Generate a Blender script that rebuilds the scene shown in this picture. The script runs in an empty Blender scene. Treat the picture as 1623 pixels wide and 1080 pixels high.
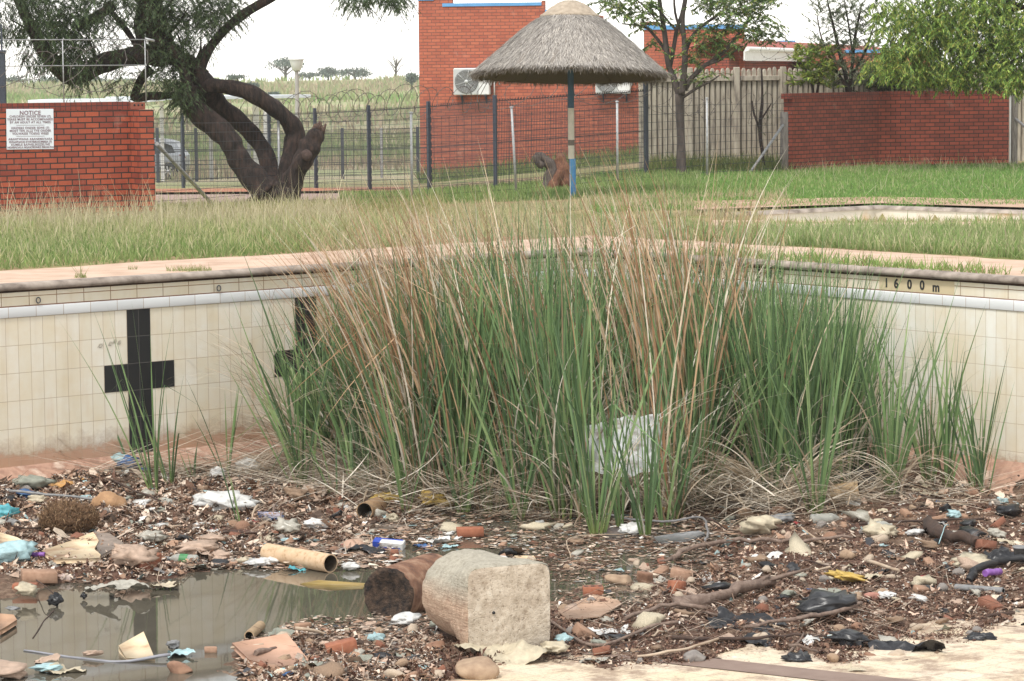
import bpy, math, random
import numpy as np
from mathutils import Vector, Matrix
C = bpy.context.scene.collection
scene = bpy.context.scene
rng = np.random.default_rng(7)
random.seed(7)

# ---------------------------------------------------------------- camera
W0, H0, FPX = 1623.0, 1080.0, 4600.0
CAMH = 1.85
PITCH = math.atan((540 - 118) / FPX)
ROLL = 0.010
cp, sp = math.cos(PITCH), math.sin(PITCH)
F_ = np.array([0, cp, -sp]); R0 = np.array([1.0, 0, 0]); U0 = np.array([0, sp, cp])
R_ = R0 * math.cos(ROLL) - U0 * math.sin(ROLL)
U_ = U0 * math.cos(ROLL) + R0 * math.sin(ROLL)
CAM = np.array([0, 0, CAMH])
cd = bpy.data.cameras.new('camera'); cam = bpy.data.objects.new('camera', cd); C.objects.link(cam)
cd.sensor_width = 36; cd.lens = FPX / W0 * 36; cd.clip_end = 12000; cd.clip_start = 0.3
M = Matrix(((R_[0], U_[0], -F_[0], 0), (R_[1], U_[1], -F_[1], 0), (R_[2], U_[2], -F_[2], CAMH), (0, 0, 0, 1)))
cam.matrix_world = M
scene.camera = cam

# ---------------------------------------------------------------- sky, sun, exposure
SUN_EL, SUN_AZ = math.radians(58), math.radians(-155)      # az measured from +Y towards +X
world = bpy.data.worlds.new("World"); scene.world = world; world.use_nodes = True
nt = world.node_tree; bg = nt.nodes['Background']
sky = nt.nodes.new('ShaderNodeTexSky'); sky.sky_type = 'NISHITA'; sky.sun_disc = False
sky.sun_elevation = SUN_EL; sky.sun_rotation = SUN_AZ; sky.air_density = 2.0; sky.dust_density = 0.2
hs = nt.nodes.new('ShaderNodeHueSaturation'); hs.inputs['Saturation'].default_value = 0.12
hs.inputs['Value'].default_value = 1.0
nt.links.new(sky.outputs[0], hs.inputs['Color']); nt.links.new(hs.outputs[0], bg.inputs[0])
bg.inputs[1].default_value = 0.15
sd = bpy.data.lights.new('sun', 'SUN'); sd.energy = 1.8; sd.angle = math.radians(10); sd.color = (1.0, 0.96, 0.90)
so = bpy.data.objects.new('sun', sd); C.objects.link(so)
sdir = Vector((math.sin(SUN_AZ) * math.cos(SUN_EL), math.cos(SUN_AZ) * math.cos(SUN_EL), math.sin(SUN_EL)))
so.rotation_euler = sdir.to_track_quat('Z', 'Y').to_euler(); so.location = (0, 0, 50)
vs = scene.view_settings; vs.view_transform = 'Standard'; vs.look = 'None'; vs.gamma = 1; vs.exposure = 0.62
scene.cycles.max_bounces = 5; scene.cycles.transparent_max_bounces = 6; scene.cycles.volume_bounces = 2
scene.cycles.use_denoising = True

# ---------------------------------------------------------------- projection helpers
def ray(px, py):
    return F_ + R_ * ((px - W0 / 2) / FPX) + U_ * ((H0 / 2 - py) / FPX)
def P(px, py, d):                       # point at depth d
    return CAM + ray(px, py) * d
def Pz(px, py, z):
    r = ray(px, py); return CAM + r * ((z - CAMH) / r[2])
def proj(p):
    v = np.asarray(p) - CAM; d = v @ F_
    return W0 / 2 + FPX * (v @ R_) / d, H0 / 2 - FPX * (v @ U_) / d
LD = np.array([0, 30, 36, 43, 50, 60, 72, 90, 118, 160, 240, 430, 520, 900, 4000.])
LZ = np.array([0, 0, -.08, -.235, -.4, -.65, -.88, -1.4, -2.25, -2.5, -1.5, 1.0, .6, -1, -6.])
MZ = np.array([0, 0, -.08, -.20, -.33, -.58, -.85, -1.35, -2.2, -2.5, -1.5, 1.0, .6, -1, -6.])
RZ = np.array([0, 0, -.02, -.08, -.15, -.24, -.30, -.4, -.6, -1.0, -1., 1.7, 1.5, 0, -6.])
def gz(x, y):
    x = np.asarray(x, float); y = np.asarray(y, float)
    u = 811 + FPX * x / np.maximum(y, 5)
    a = np.interp(y, LD, LZ); b = np.interp(y, LD, MZ); c = np.interp(y, LD, RZ)
    t1 = np.clip((u - 250) / 400, 0, 1); t2 = np.clip((u - 650) / 400, 0, 1)
    z = a * (1 - t1) + b * t1; z = z * (1 - t2) + c * t2
    return z + .5 * np.sin(x * .021 + 1) * np.clip((y - 150) / 300, 0, 1)
def PG(px, py):                          # pixel -> ground point
    r = ray(px, py); d = 20.0
    lo, hi = 20., 900.
    for k in range(60):
        m = (lo + hi) / 2; p = CAM + r * m
        if p[2] > gz(p[0], p[1]): lo = m
        else: hi = m
    return CAM + r * lo

# ---------------------------------------------------------------- materials
def newmat(name):
    m = bpy.data.materials.new(name); m.use_nodes = True
    n = m.node_tree.nodes; b = n['Principled BSDF']; return m, m.node_tree, b
def N(t, typ, **kw):
    n = t.nodes.new(typ)
    for k, v in kw.items():
        if k in n.inputs: n.inputs[k].default_value = v
        else: setattr(n, k, v)
    return n
def ramp(t, src, stops):
    r = t.nodes.new('ShaderNodeValToRGB'); e = r.color_ramp.elements
    while len(e) < len(stops): e.new(0.5)
    for i, (p, c) in enumerate(stops):
        e[i].position = p; e[i].color = (*c, 1)
    t.links.new(src, r.inputs[0]); return r.outputs[0]
def mixc(t, fac, a, b, mode='MIX'):
    m = t.nodes.new('ShaderNodeMix'); m.data_type = 'RGBA'; m.blend_type = mode
    for i, v in ((0, fac), (6, a), (7, b)):
        if isinstance(v, (int, float)): m.inputs[i].default_value = v
        elif isinstance(v, tuple): m.inputs[i].default_value = (*v, 1)
        else: t.links.new(v, m.inputs[i])
    return m.outputs[2]
def math_(t, op, a, b=None, c=None, clamp=False):
    m = t.nodes.new('ShaderNodeMath'); m.operation = op; m.use_clamp = clamp
    for i, v in enumerate((a, b, c)):
        if v is None: continue
        if isinstance(v, (int, float)): m.inputs[i].default_value = v
        else: t.links.new(v, m.inputs[i])
    return m.outputs[0]
def coord(t, kind='Object', scale=(1, 1, 1), loc=(0, 0, 0)):
    tc = t.nodes.new('ShaderNodeTexCoord'); mp = t.nodes.new('ShaderNodeMapping')
    mp.inputs['Scale'].default_value = scale; mp.inputs['Location'].default_value = loc
    t.links.new(tc.outputs[kind], mp.inputs[0]); return mp.outputs[0]
def noise(t, v, scale, detail=4, rough=.55):
    n = N(t, 'ShaderNodeTexNoise'); n.inputs['Scale'].default_value = scale
    n.inputs['Detail'].default_value = detail; n.inputs['Roughness'].default_value = rough
    if v is not None: t.links.new(v, n.inputs['Vector'])
    return n.outputs[0]
def bump(t, b, h, strength=.4, dist=.01):
    n = t.nodes.new('ShaderNodeBump'); n.inputs['Strength'].default_value = strength; n.inputs['Distance'].default_value = dist
    t.links.new(h, n.inputs['Height']); t.links.new(n.outputs[0], b.inputs['Normal'])
def simple(name, c1, c2=None, scale=8, rough=.8, bs=.3, bd=.01, metal=0, stops=None, spec=.5, aniso=(1, 1, 1), detail=5):
    m, t, b = newmat(name)
    c2 = c2 or tuple(v * .7 for v in c1)
    v = coord(t, 'Object', aniso); nz = noise(t, v, scale, detail)
    col = ramp(t, nz, stops or [(.3, c2), (.7, c1)])
    t.links.new(col, b.inputs['Base Color']); b.inputs['Roughness'].default_value = rough
    b.inputs['Metallic'].default_value = metal; b.inputs['Specular IOR Level'].default_value = spec
    if bs: bump(t, b, noise(t, v, scale * 3, 4), bs, bd)
    return m
def vcmat(name, rough=.75, nscale=30, var=.35, trans=0, bs=0, spec=.3, bd=.004):
    m, t, b = newmat(name)
    a = t.nodes.new('ShaderNodeAttribute'); a.attribute_name = 'Col'
    v = coord(t, 'Object'); nz = noise(t, v, nscale, 3)
    f = ramp(t, nz, [(.3, (1 - var,) * 3), (.7, (1 + var * .3,) * 3)])
    col = mixc(t, 1.0, a.outputs[0], f, 'MULTIPLY')
    t.links.new(col, b.inputs['Base Color']); b.inputs['Roughness'].default_value = rough
    b.inputs['Specular IOR Level'].default_value = spec
    if bs: bump(t, b, nz, bs, bd)
    if trans:
        tr = t.nodes.new('ShaderNodeBsdfTranslucent'); t.links.new(col, tr.inputs[0])
        ms = t.nodes.new('ShaderNodeMixShader'); ms.inputs[0].default_value = trans
        t.links.new(b.outputs[0], ms.inputs[1]); t.links.new(tr.outputs[0], ms.inputs[2])
        t.links.new(ms.outputs[0], t.nodes['Material Output'].inputs[0])
    return m
def brickmat(name, ca, cb, mortar, msize=.007, bw=.232, rh=.085, header=None, stain=.25, off=.5, rough=.75):
    m, t, b = newmat(name)
    uv = coord(t, 'UV')
    nv = noise(t, uv, 14, 2)
    br = N(t, 'ShaderNodeTexBrick'); br.offset = off
    br.inputs['Scale'].default_value = 1; br.inputs['Brick Width'].default_value = bw; br.inputs['Row Height'].default_value = rh
    br.inputs['Mortar Size'].default_value = msize; br.inputs['Mortar Smooth'].default_value = .15; br.inputs['Bias'].default_value = -.1
    br.inputs['Color1'].default_value = (*ca, 1); br.inputs['Color2'].default_value = (*cb, 1); br.inputs['Mortar'].default_value = (*mortar, 1)
    t.links.new(uv, br.inputs['Vector'])
    nz = noise(t, uv, 3.2, 6, .65)
    f = ramp(t, nz, [(.25, (1 - stain,) * 3), (.6, (1.0,) * 3), (.8, (1 + stain * .35,) * 3)])
    col = mixc(t, 1.0, br.outputs['Color'], f, 'MULTIPLY')
    n2 = noise(t, uv, 60, 3); f2 = ramp(t, n2, [(.3, (.85,) * 3), (.7, (1.08,) * 3)])
    col = mixc(t, 1.0, col, f2, 'MULTIPLY')
    n3 = noise(t, uv, 1.3, 8, .7); f3 = ramp(t, n3, [(.60, (0,) * 3), (.75, (.35,) * 3)])
    col = mixc(t, f3, col, (.55, .38, .30))
    t.links.new(col, b.inputs['Base Color']); b.inputs['Roughness'].default_value = rough
    inv = math_(t, 'SUBTRACT', 1.0, br.outputs['Fac']); bump(t, b, inv, .8, .008)
    return m

# ---------------------------------------------------------------- mesh helpers
def tag(o, label=None, cat=None, group=None, kind=None):
    if label: o['label'] = label
    if cat: o['category'] = cat
    if group: o['group'] = group
    if kind: o['kind'] = kind
    return o
def empty(name, loc, label=None, cat=None, group=None):
    o = bpy.data.objects.new(name, None); C.objects.link(o); o.location = tuple(map(float, loc)); o.empty_display_size = .1
    return tag(o, label, cat, group)
def make_obj(name, V, Fc, mats, parent=None, loc=None, cols=None, mi=None, smooth=False, uv=None):
    """V (n,3) world coords; Fc list of faces or list of arrays; object origin placed at loc or parent's location"""
    V = np.asarray(V, dtype=np.float64)
    org = np.zeros(3)
    if parent is not None: org = np.array(world_loc(parent))
    elif loc is not None: org = np.asarray(loc, float)
    me = bpy.data.meshes.new(name)
    Vl = (V - org).astype(np.float32)
    if isinstance(Fc, list) and len(Fc) and isinstance(Fc[0], np.ndarray):
        loops = np.concatenate([f.ravel() for f in Fc]); tot = np.concatenate([np.full(len(f), f.shape[1]) for f in Fc])
    else:
        loops = np.array([i for f in Fc for i in f]); tot = np.array([len(f) for f in Fc])
    start = np.concatenate([[0], np.cumsum(tot)[:-1]])
    me.vertices.add(len(Vl)); me.vertices.foreach_set('co', Vl.ravel())
    me.loops.add(len(loops)); me.loops.foreach_set('vertex_index', loops.astype(np.int32))
    me.polygons.add(len(tot)); me.polygons.foreach_set('loop_start', start.astype(np.int32)); me.polygons.foreach_set('loop_total', tot.astype(np.int32))
    if mi is not None: me.polygons.foreach_set('material_index', np.asarray(mi, np.int32))
    if smooth is not False:
        me.polygons.foreach_set('use_smooth', np.full(len(tot), True) if smooth is True else np.asarray(smooth, bool))
    me.update(calc_edges=True)
    if cols is not None:
        ca = me.color_attributes.new('Col', 'FLOAT_COLOR', 'POINT')
        c4 = np.ones((len(V), 4), np.float32); c4[:, :3] = cols; ca.data.foreach_set('color', c4.ravel())
    if uv is not None:
        l = me.uv_layers.new(name='UVMap'); l.data.foreach_set('uv', np.asarray(uv, np.float32)[loops].ravel() if len(uv) == len(V) else np.asarray(uv, np.float32).ravel())
    for m in (mats if isinstance(mats, (list, tuple)) else [mats]): me.materials.append(m)
    o = bpy.data.objects.new(name, me); C.objects.link(o)
    if parent is not None: o.parent = parent
    else: o.location = tuple(org)
    return o
def world_loc(o):
    p = Vector(o.location)
    while o.parent is not None:
        o = o.parent; p = p + Vector(o.location)
    return p
class MB:
    def __init__(s): s.V = []; s.F = []; s.M = []; s.Cc = []; s.S = []; s.n = 0
    def add(s, V, F, m=0, col=(1, 1, 1), smooth=False):
        V = np.asarray(V, float).reshape(-1, 3)
        s.V.append(V); s.F += [tuple(int(i) + s.n for i in f) for f in F]; s.M += [m] * len(F); s.S += [smooth] * len(F)
        c = np.asarray(col, float); s.Cc.append(np.broadcast_to(c, (len(V), 3)) if c.ndim == 1 else c)
        s.n += len(V); return s
    def box(s, c, half, ax=None, m=0, col=(1, 1, 1), bev=0):
        c = np.asarray(c, float); ax = np.eye(3) if ax is None else np.asarray(ax, float)
        hx, hy, hz = half
        if bev and bev < min(half):
            V = []; 
            for sx in (-1, 1):
                for sy in (-1, 1):
                    for sz in (-1, 1):
                        V += [(sx * (hx - bev), sy * (hy - bev), sz * hz), (sx * (hx - bev), sy * hy, sz * (hz - bev)), (sx * hx, sy * (hy - bev), sz * (hz - bev))]
            import bmesh
            bm = bmesh.new(); [bm.verts.new(v) for v in V]; r = bmesh.ops.convex_hull(bm, input=bm.verts); bm.verts.index_update()
            Vv = np.array([v.co[:] for v in bm.verts]); Ff = [[v.index for v in f.verts] for f in bm.faces]; bm.free()
            return s.add(Vv @ ax + c, Ff, m, col)
        V = np.array([(x, y, z) for x in (-hx, hx) for y in (-hy, hy) for z in (-hz, hz)])
        F = [(0, 1, 3, 2), (4, 6, 7, 5), (0, 4, 5, 1), (2, 3, 7, 6), (0, 2, 6, 4), (1, 5, 7, 3)]
        return s.add(V @ ax + c, F, m, col)
    def bar(s, a, b, r, n=8, r2=None, m=0, col=(1, 1, 1), cap=True, smooth=True):
        return s.tube([a, b], [r, r if r2 is None else r2], n, m, col, cap, smooth)
    def tube(s, pts, rad, n=8, m=0, col=(1, 1, 1), cap=True, smooth=True, wob=0, seed=0):
        pts = np.asarray(pts, float); rad = np.broadcast_to(np.asarray(rad, float), (len(pts),))
        tan = np.gradient(pts, axis=0); tan /= np.linalg.norm(tan, axis=1)[:, None] + 1e-12
        up = np.array([0, 0, 1.]) if abs(tan[0][2]) < .9 else np.array([1., 0, 0])
        V = []; side = np.cross(tan[0], up); side /= np.linalg.norm(side)
        rr = np.random.default_rng(seed)
        ph = rr.uniform(0, 6.28, 6)
        for i, (p, t, r) in enumerate(zip(pts, tan, rad)):
            side = side - t * (side @ t); side /= np.linalg.norm(side) + 1e-12; q = np.cross(t, side)
            a = np.arange(n) * 2 * math.pi / n
            w = 1 + wob * (np.sin(2 * a + ph[0] + i * .35) * .5 + np.sin(3 * a + ph[1] - i * .5) * .4 + np.sin(5 * a + ph[2] + i * .2) * .35) + wob * .5 * math.sin(i * 1.1 + ph[3])
            V += list(p + r * w[:, None] * (np.cos(a)[:, None] * side + np.sin(a)[:, None] * q))
        F = [(i * n + j, i * n + (j + 1) % n, (i + 1) * n + (j + 1) % n, (i + 1) * n + j) for i in range(len(pts) - 1) for j in range(n)]
        s.add(V, F, m, col, smooth)
        if cap:
            k = s.n - len(V); s.F += [tuple(k + j for j in range(n))[::-1], tuple(k + (len(pts) - 1) * n + j for j in range(n))]; s.M += [m, m]; s.S += [False, False]
        return s
    def lathe(s, c, prof, n=24, m=0, col=(1, 1, 1), ax=None, smooth=True, wob=0):
        """prof: (r,z) list; ax rows = local x,y,z axes"""
        ax = np.eye(3) if ax is None else np.asarray(ax, float); V = []
        for k, (r, z) in enumerate(prof):
            for j in range(n):
                a = j * 2 * math.pi / n; w = 1 + wob * math.sin(j * 2.3 + k) * math.cos(j * 5.1)
                V.append((r * w * math.cos(a), r * w * math.sin(a), z))
        V = np.array(V) @ ax + np.asarray(c, float)
        F = [(i * n + j, i * n + (j + 1) % n, (i + 1) * n + (j + 1) % n, (i + 1) * n + j) for i in range(len(prof) - 1) for j in range(n)]
        return s.add(V, F, m, col, smooth)
    def build(s, name, mats, parent=None, loc=None):
        V = np.concatenate(s.V); return make_obj(name, V, s.F, mats, parent, loc, np.concatenate(s.Cc), s.M, s.S)
def smooth_path(pts, k=4):
    """Catmull-Rom through pts (n, m)"""
    pts = np.asarray(pts, float); out = []
    Pp = np.vstack([2 * pts[0] - pts[1], pts, 2 * pts[-1] - pts[-2]])
    for i in range(1, len(Pp) - 2):
        for j in range(k):
            t = j / k; a, b, c, d = Pp[i - 1], Pp[i], Pp[i + 1], Pp[i + 2]
            out.append(.5 * ((2 * b) + (c - a) * t + (2 * a - 5 * b + 4 * c - d) * t * t + (3 * b - a - 3 * c + d) * t ** 3))
    out.append(pts[-1]); return np.array(out)
def blades(base, L, az, lean, curv, w, cb, ct, S=8, kink=None, droop=None, yaw=None, taper=.25, power=1.4, rg=rng):
    """vectorised leaf blades. returns V,F(list of arrays),cols"""
    n = len(base); t = np.linspace(0, 1, S + 1)
    L = np.broadcast_to(L, n); lean = np.broadcast_to(lean, n); curv = np.broadcast_to(curv, n); w = np.broadcast_to(w, n)
    ang = lean[:, None] + curv[:, None] * t[None] ** power
    if kink is not None:
        kt, ka = kink; ang = ang + np.where(t[None] > kt[:, None], ka[:, None], 0)
    ang = np.clip(ang, -3, 3.0)
    seg = (L / S)[:, None]
    dx = np.sin(ang) * seg; dz = np.cos(ang) * seg
    hx = np.concatenate([np.zeros((n, 1)), np.cumsum(dx[:, :-1], 1)], 1); hz = np.concatenate([np.zeros((n, 1)), np.cumsum(dz[:, :-1], 1)], 1)
    ca, sa = np.cos(az), np.sin(az)
    cx = base[:, 0:1] + hx * ca[:, None]; cy = base[:, 1:2] + hx * sa[:, None]; cz = base[:, 2:3] + hz
    yw = rg.uniform(0, math.pi, n) if yaw is None else yaw
    yy = yw[:, None] + t[None] * rg.uniform(-.8, .8, n)[:, None]
    prof = np.where(t < .55, 1 - .1 * t, (1 - t) / .45 * .945 ) * np.where(t < .15, .75 + t / .6, 1)
    hw = (w / 2)[:, None] * np.maximum(prof, .04)[None]
    sx = np.cos(yy) * hw; sy = np.sin(yy) * hw
    V = np.empty((n, S + 1, 2, 3)); V[:, :, 0, 0] = cx - sx; V[:, :, 1, 0] = cx + sx; V[:, :, 0, 1] = cy - sy; V[:, :, 1, 1] = cy + sy; V[:, :, :, 2] = cz[:, :, None]
    idx = np.arange(n)[:, None] * (2 * (S + 1)) + np.arange(S)[None] * 2
    Fc = np.stack([idx, idx + 1, idx + 3, idx + 2], -1).reshape(-1, 4)
    cb = np.asarray(cb); ct = np.asarray(ct)
    if cb.ndim == 1: cb = np.broadcast_to(cb, (n, 3))
    if ct.ndim == 1: ct = np.broadcast_to(ct, (n, 3))
    tt = np.clip(t / taper, 0, 1)[None, :, None]
    col = cb[:, None] * (1 - tt) + ct[:, None] * tt
    cols = np.repeat(col[:, :, None, :], 2, axis=2).reshape(-1, 3)
    return V.reshape(-1, 3), Fc, cols
def jit(c, n, v=.15, rg=rng):
    c = np.asarray(c, float); return np.clip(c[None] * (1 + rg.normal(0, v, (n, 1))) * (1 + rg.normal(0, v * .35, (n, 3))), 0.005, .95)
def pick(pal, n, v=.12, rg=rng, p=None):
    pal = np.asarray(pal, float); k = rg.choice(len(pal), n, p=p); return np.clip(pal[k] * (1 + rg.normal(0, v, (n, 1))), .005, .95)
def merge(parts):
    Vs, Fs, Cs, n = [], [], [], 0
    for V, Fc, c in parts:
        Vs.append(V); Fs.append(Fc + n); Cs.append(c); n += len(V)
    return np.concatenate(Vs), Fs, np.concatenate(Cs)
def group_faces(Fs): 
    return Fs
def vnoise(x, y, sc, seed=0):
    """cheap value noise, vectorised"""
    x = np.asarray(x, float) * sc; y = np.asarray(y, float) * sc
    xi = np.floor(x).astype(int); yi = np.floor(y).astype(int); fx = x - xi; fy = y - yi
    fx = fx * fx * (3 - 2 * fx); fy = fy * fy * (3 - 2 * fy)
    def h(a, b):
        v = (a * 374761393 + b * 668265263 + seed * 974711) & 0xFFFFFFFF
        v = ((v ^ (v >> 13)) * 1274126177) & 0xFFFFFFFF
        return ((v ^ (v >> 16)) & 0xFFFF) / 65535.0
    return (h(xi, yi) * (1 - fx) + h(xi + 1, yi) * fx) * (1 - fy) + (h(xi, yi + 1) * (1 - fx) + h(xi + 1, yi + 1) * fx) * fy
def fbm(x, y, sc, seed=0, o=4):
    s = 0; a = .5
    for k in range(o): s = s + a * vnoise(x, y, sc * 2 ** k, seed + k * 17); a *= .5
    return s / (1 - .5 ** o)
def wallmesh(name, p0, p1, z0, z1, mat, parent, u0=0., nrm=0., thick=0.0, flip=1):
    """vertical wall face p0->p1 (xy), z0..z1, optionally a solid of thickness (away from camera side by +perp)"""
    p0 = np.asarray(p0, float)[:2]; p1 = np.asarray(p1, float)[:2]; d = p1 - p0; L = np.linalg.norm(d); d /= L
    pr = np.array([-d[1], d[0]]) * flip
    if isinstance(z0, (int, float)): z0 = (z0, z0)
    if isinstance(z1, (int, float)): z1 = (z1, z1)
    V = []; UV = []; Fc = []
    def q(pts, uvs):
        k = len(V); V.extend(pts); UV.extend(uvs); Fc.append((k, k + 1, k + 2, k + 3))
    a = p0 + pr * nrm; b = p1 + pr * nrm
    A = lambda p, z: (p[0], p[1], z)
    q([A(a, z0[0]), A(b, z0[1]), A(b, z1[1]), A(a, z1[0])], [(u0, z0[0]), (u0 + L, z0[1]), (u0 + L, z1[1]), (u0, z1[0])])
    if thick:
        c = a + pr * thick; e = b + pr * thick
        q([A(e, z0[1]), A(c, z0[0]), A(c, z1[0]), A(e, z1[1])], [(u0 + L, z0[1]), (u0, z0[0]), (u0, z1[0]), (u0 + L, z1[1])])
        q([A(b, z0[1]), A(e, z0[1]), A(e, z1[1]), A(b, z1[1])], [(0, z0[1]), (thick, z0[1]), (thick, z1[1]), (0, z1[1])])
        q([A(c, z0[0]), A(a, z0[0]), A(a, z1[0]), A(c, z1[0])], [(0, z0[0]), (thick, z0[0]), (thick, z1[0]), (0, z1[0])])
        q([A(a, z1[0]), A(b, z1[1]), A(e, z1[1]), A(c, z1[0])], [(u0, 0), (u0 + L, 0), (u0 + L, .08), (u0, .08)])
    return make_obj(name, V, Fc, mat, parent, uv=np.array(UV))
def text_obj(name, s, size, center, right, up, mat, parent, spacing=1.0, align='CENTER', depth=.002, bold=0.0):
    cu = bpy.data.curves.new('t', 'FONT'); cu.body = s; cu.size = size; cu.align_x = align; cu.align_y = 'CENTER'; cu.space_character = spacing
    cu.extrude = depth; cu.offset = bold
    o = bpy.data.objects.new('t', cu); C.objects.link(o); bpy.context.view_layer.update()
    dg = bpy.context.evaluated_depsgraph_get(); me = bpy.data.meshes.new_from_object(o.evaluated_get(dg))
    bpy.data.objects.remove(o)
    V = np.array([v.co[:] for v in me.vertices]); Fc = [tuple(p.vertices) for p in me.polygons]
    right = np.asarray(right, float); up = np.asarray(up, float); nr = np.cross(right, up)
    Wd = np.asarray(center, float) + V[:, :1] * right + V[:, 1:2] * up + V[:, 2:3] * nr
    return make_obj(name, Wd, Fc, mat, parent)

# ================================================================ POOL LAYOUT
ZW = -1.943
A0, A1 = Pz(20, 460.8, -.05), Pz(500, 430, -.05)
B0, B1 = Pz(1190, 421.4, -.05), Pz(1600, 449, -.05)
def isect(a, b, c, d):
    a, b, c, d = [np.asarray(v)[:2] for v in (a, b, c, d)]
    r = b - a; s = d - c; t = ((c - a)[0] * s[1] - (c - a)[1] * s[0]) / (r[0] * s[1] - r[1] * s[0]); return a + r * t
CN = isect(A0, A1, B0, B1)
dl = (CN - A0[:2]); dl /= np.linalg.norm(dl); dr = (B1[:2] - CN); dr /= np.linalg.norm(dr)
LP = A0[:2] - dl * 8; RP = B1[:2] + dr * 8
pl = np.array([-dl[1], dl[0]]); prr = np.array([-dr[1], dr[0]])       # outward (away from camera) normals
def inside_pool(x, y, m=0.):
    x = np.asarray(x); y = np.asarray(y)
    a = (x - CN[0]) * pl[0] + (y - CN[1]) * pl[1]; b = (x - CN[0]) * prr[0] + (y - CN[1]) * prr[1]
    return (a < m) & (b < m)
def wall_dist(x, y):
    a = (x - CN[0]) * pl[0] + (y - CN[1]) * pl[1]; b = (x - CN[0]) * prr[0] + (y - CN[1]) * prr[1]
    return np.maximum(a, b), a, b
def hit_wall(px, py, q, nv):
    r = ray(px, py); t = ((q[0] - CAM[0]) * nv[0] + (q[1] - CAM[1]) * nv[1]) / (r[0] * nv[0] + r[1] * nv[1]); return CAM + r * t

# --- debris bed height, control points in photo coordinates
HC = np.array([
 (60,990,-2.05),(200,1000,-2.06),(330,955,-2.05),(450,950,-2.04),(520,940,-2.02),(120,1050,-2.05),(20,1065,-2.04),(560,960,-2.01),(210,960,-2.06),(120,955,-2.04),
 (400,970,-2.02),(300,1010,-2.03),(560,925,-2.02),(430,925,-2.01),(350,925,-2.01),(-150,1000,-2.05),(-150,900,-1.9),(-150,780,-1.8),
 (40,905,-1.90),(130,890,-1.89),(200,890,-1.90),(280,885,-1.92),(350,885,-1.93),(430,895,-1.96),(500,890,-1.965),
 (100,825,-1.83),(250,815,-1.85),(60,775,-1.80),(400,790,-1.85),(300,745,-1.83),(0,760,-1.76),(150,745,-1.77),(450,730,-1.84),(400,850,-1.91),(520,840,-1.92),(500,790,-1.87),
 (560,865,-1.96),(640,875,-2.0),(720,865,-2.0),(760,880,-2.02),(850,870,-1.99),(900,855,-1.98),(950,850,-1.985),(950,885,-1.995),(1020,885,-2.0),(1050,855,-1.99),(640,905,-2.01),(700,840,-1.975),(600,900,-1.985),(900,905,-1.975),(800,850,-1.965),
 (620,800,-1.92),(700,760,-1.88),(900,780,-1.93),(1100,790,-1.92),(900,720,-1.85),(1150,840,-1.945),(1100,880,-1.945),(1080,720,-1.86),
 (1250,830,-1.89),(1400,800,-1.86),(1550,790,-1.85),(1250,900,-1.905),(1450,900,-1.885),(1600,900,-1.87),(1100,930,-1.92),(1100,1000,-1.90),(1300,1000,-1.912),(1500,1000,-1.91),(1400,730,-1.80),(1550,730,-1.79),(1750,900,-1.86),(1750,780,-1.8),
 (940,940,-1.95),(950,1000,-1.91),(980,1040,-1.92),(700,1050,-1.925),(600,1020,-1.935),(420,1055,-1.925),(320,1065,-1.95),(500,1010,-1.955),(600,985,-1.965),(640,1060,-1.92),(480,1075,-1.92),
 (1200,1070,-1.975),(1500,1058,-1.97),(900,1080,-1.97),(1620,1040,-1.965),(1700,1000,-1.95),(760,1090,-1.96),(600,1090,-1.93),(300,1100,-2.0),(0,1150,-2.0),(900,1150,-2.02),(1600,1150,-2.02),(900,1250,-2.02),(300,1250,-2.0),(1500,1250,-2.02),
 (-60,768,-1.73),(20,762,-1.72),(90,752,-1.72),(170,742,-1.71),(240,733,-1.71),(320,724,-1.71),(1480,742,-1.71),(1550,748,-1.71),(1620,755,-1.71),(1680,762,-1.71)])
def Hpix(px, py):
    px = np.asarray(px, float); py = np.asarray(py, float); sh = px.shape; px = px.ravel(); py = py.ravel()
    num = np.zeros(len(px)); den = np.zeros(len(px)) + 1e-9
    for cx, cy, h in HC:
        w = np.exp(-((px - cx) / 42) ** 2 - ((py - cy) / 22) ** 2) + 1e-5 * np.exp(-((px - cx) / 200) ** 2 - ((py - cy) / 100) ** 2) + 1e-9
        num += w * h; den += w
    return (num / den).reshape(sh)
def projv(x, y, z):
    vx = x - CAM[0]; vy = y; vz = z - CAM[2]
    d = vx * F_[0] + vy * F_[1] + vz * F_[2]
    return W0 / 2 + FPX * (vx * R_[0] + vy * R_[1] + vz * R_[2]) / d, H0 / 2 - FPX * (vx * U_[0] + vy * U_[1] + vz * U_[2]) / d
def Hs(x, y, fine=True):
    x = np.asarray(x, float); y = np.asarray(y, float)
    u, v = projv(x, y, np.full_like(x, -1.93)); h = Hpix(u, v)
    if fine:
        wet = np.clip((h + 2.0) / .04, .15, 1)
        h = h + wet * ((fbm(x, y, 2.3, 3) - .5) * .07 + (fbm(x, y, 11, 9) - .5) * .055)
    if fine:      # the pale floor tiles show through gaps in the mulch at the lower right
        k = np.clip((u - 1120) / 80, 0, 1) * np.clip((v - 905) / 60, 0, 1); k = np.maximum(k, np.clip((v - 1060) / 8, 0, 1) * np.clip((u - 760) / 60, 0, 1)); f_ = fbm(x, y, 1.6, 61)
        h = h - .16 * k * np.clip((.335 + .5 * np.clip((v - 1058) / 12, 0, 1) - f_) / .05, 0, 1)
    return h
def G(px, py):
    z = -1.93
    for k in range(4):
        p = Pz(px, py, z); z = float(Hs(np.array([p[0]]), np.array([p[1]]))[0])
    return Pz(px, py, z)
def sc_at(p): return FPX / ((np.asarray(p) - CAM) @ F_)      # px per metre at a point

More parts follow.
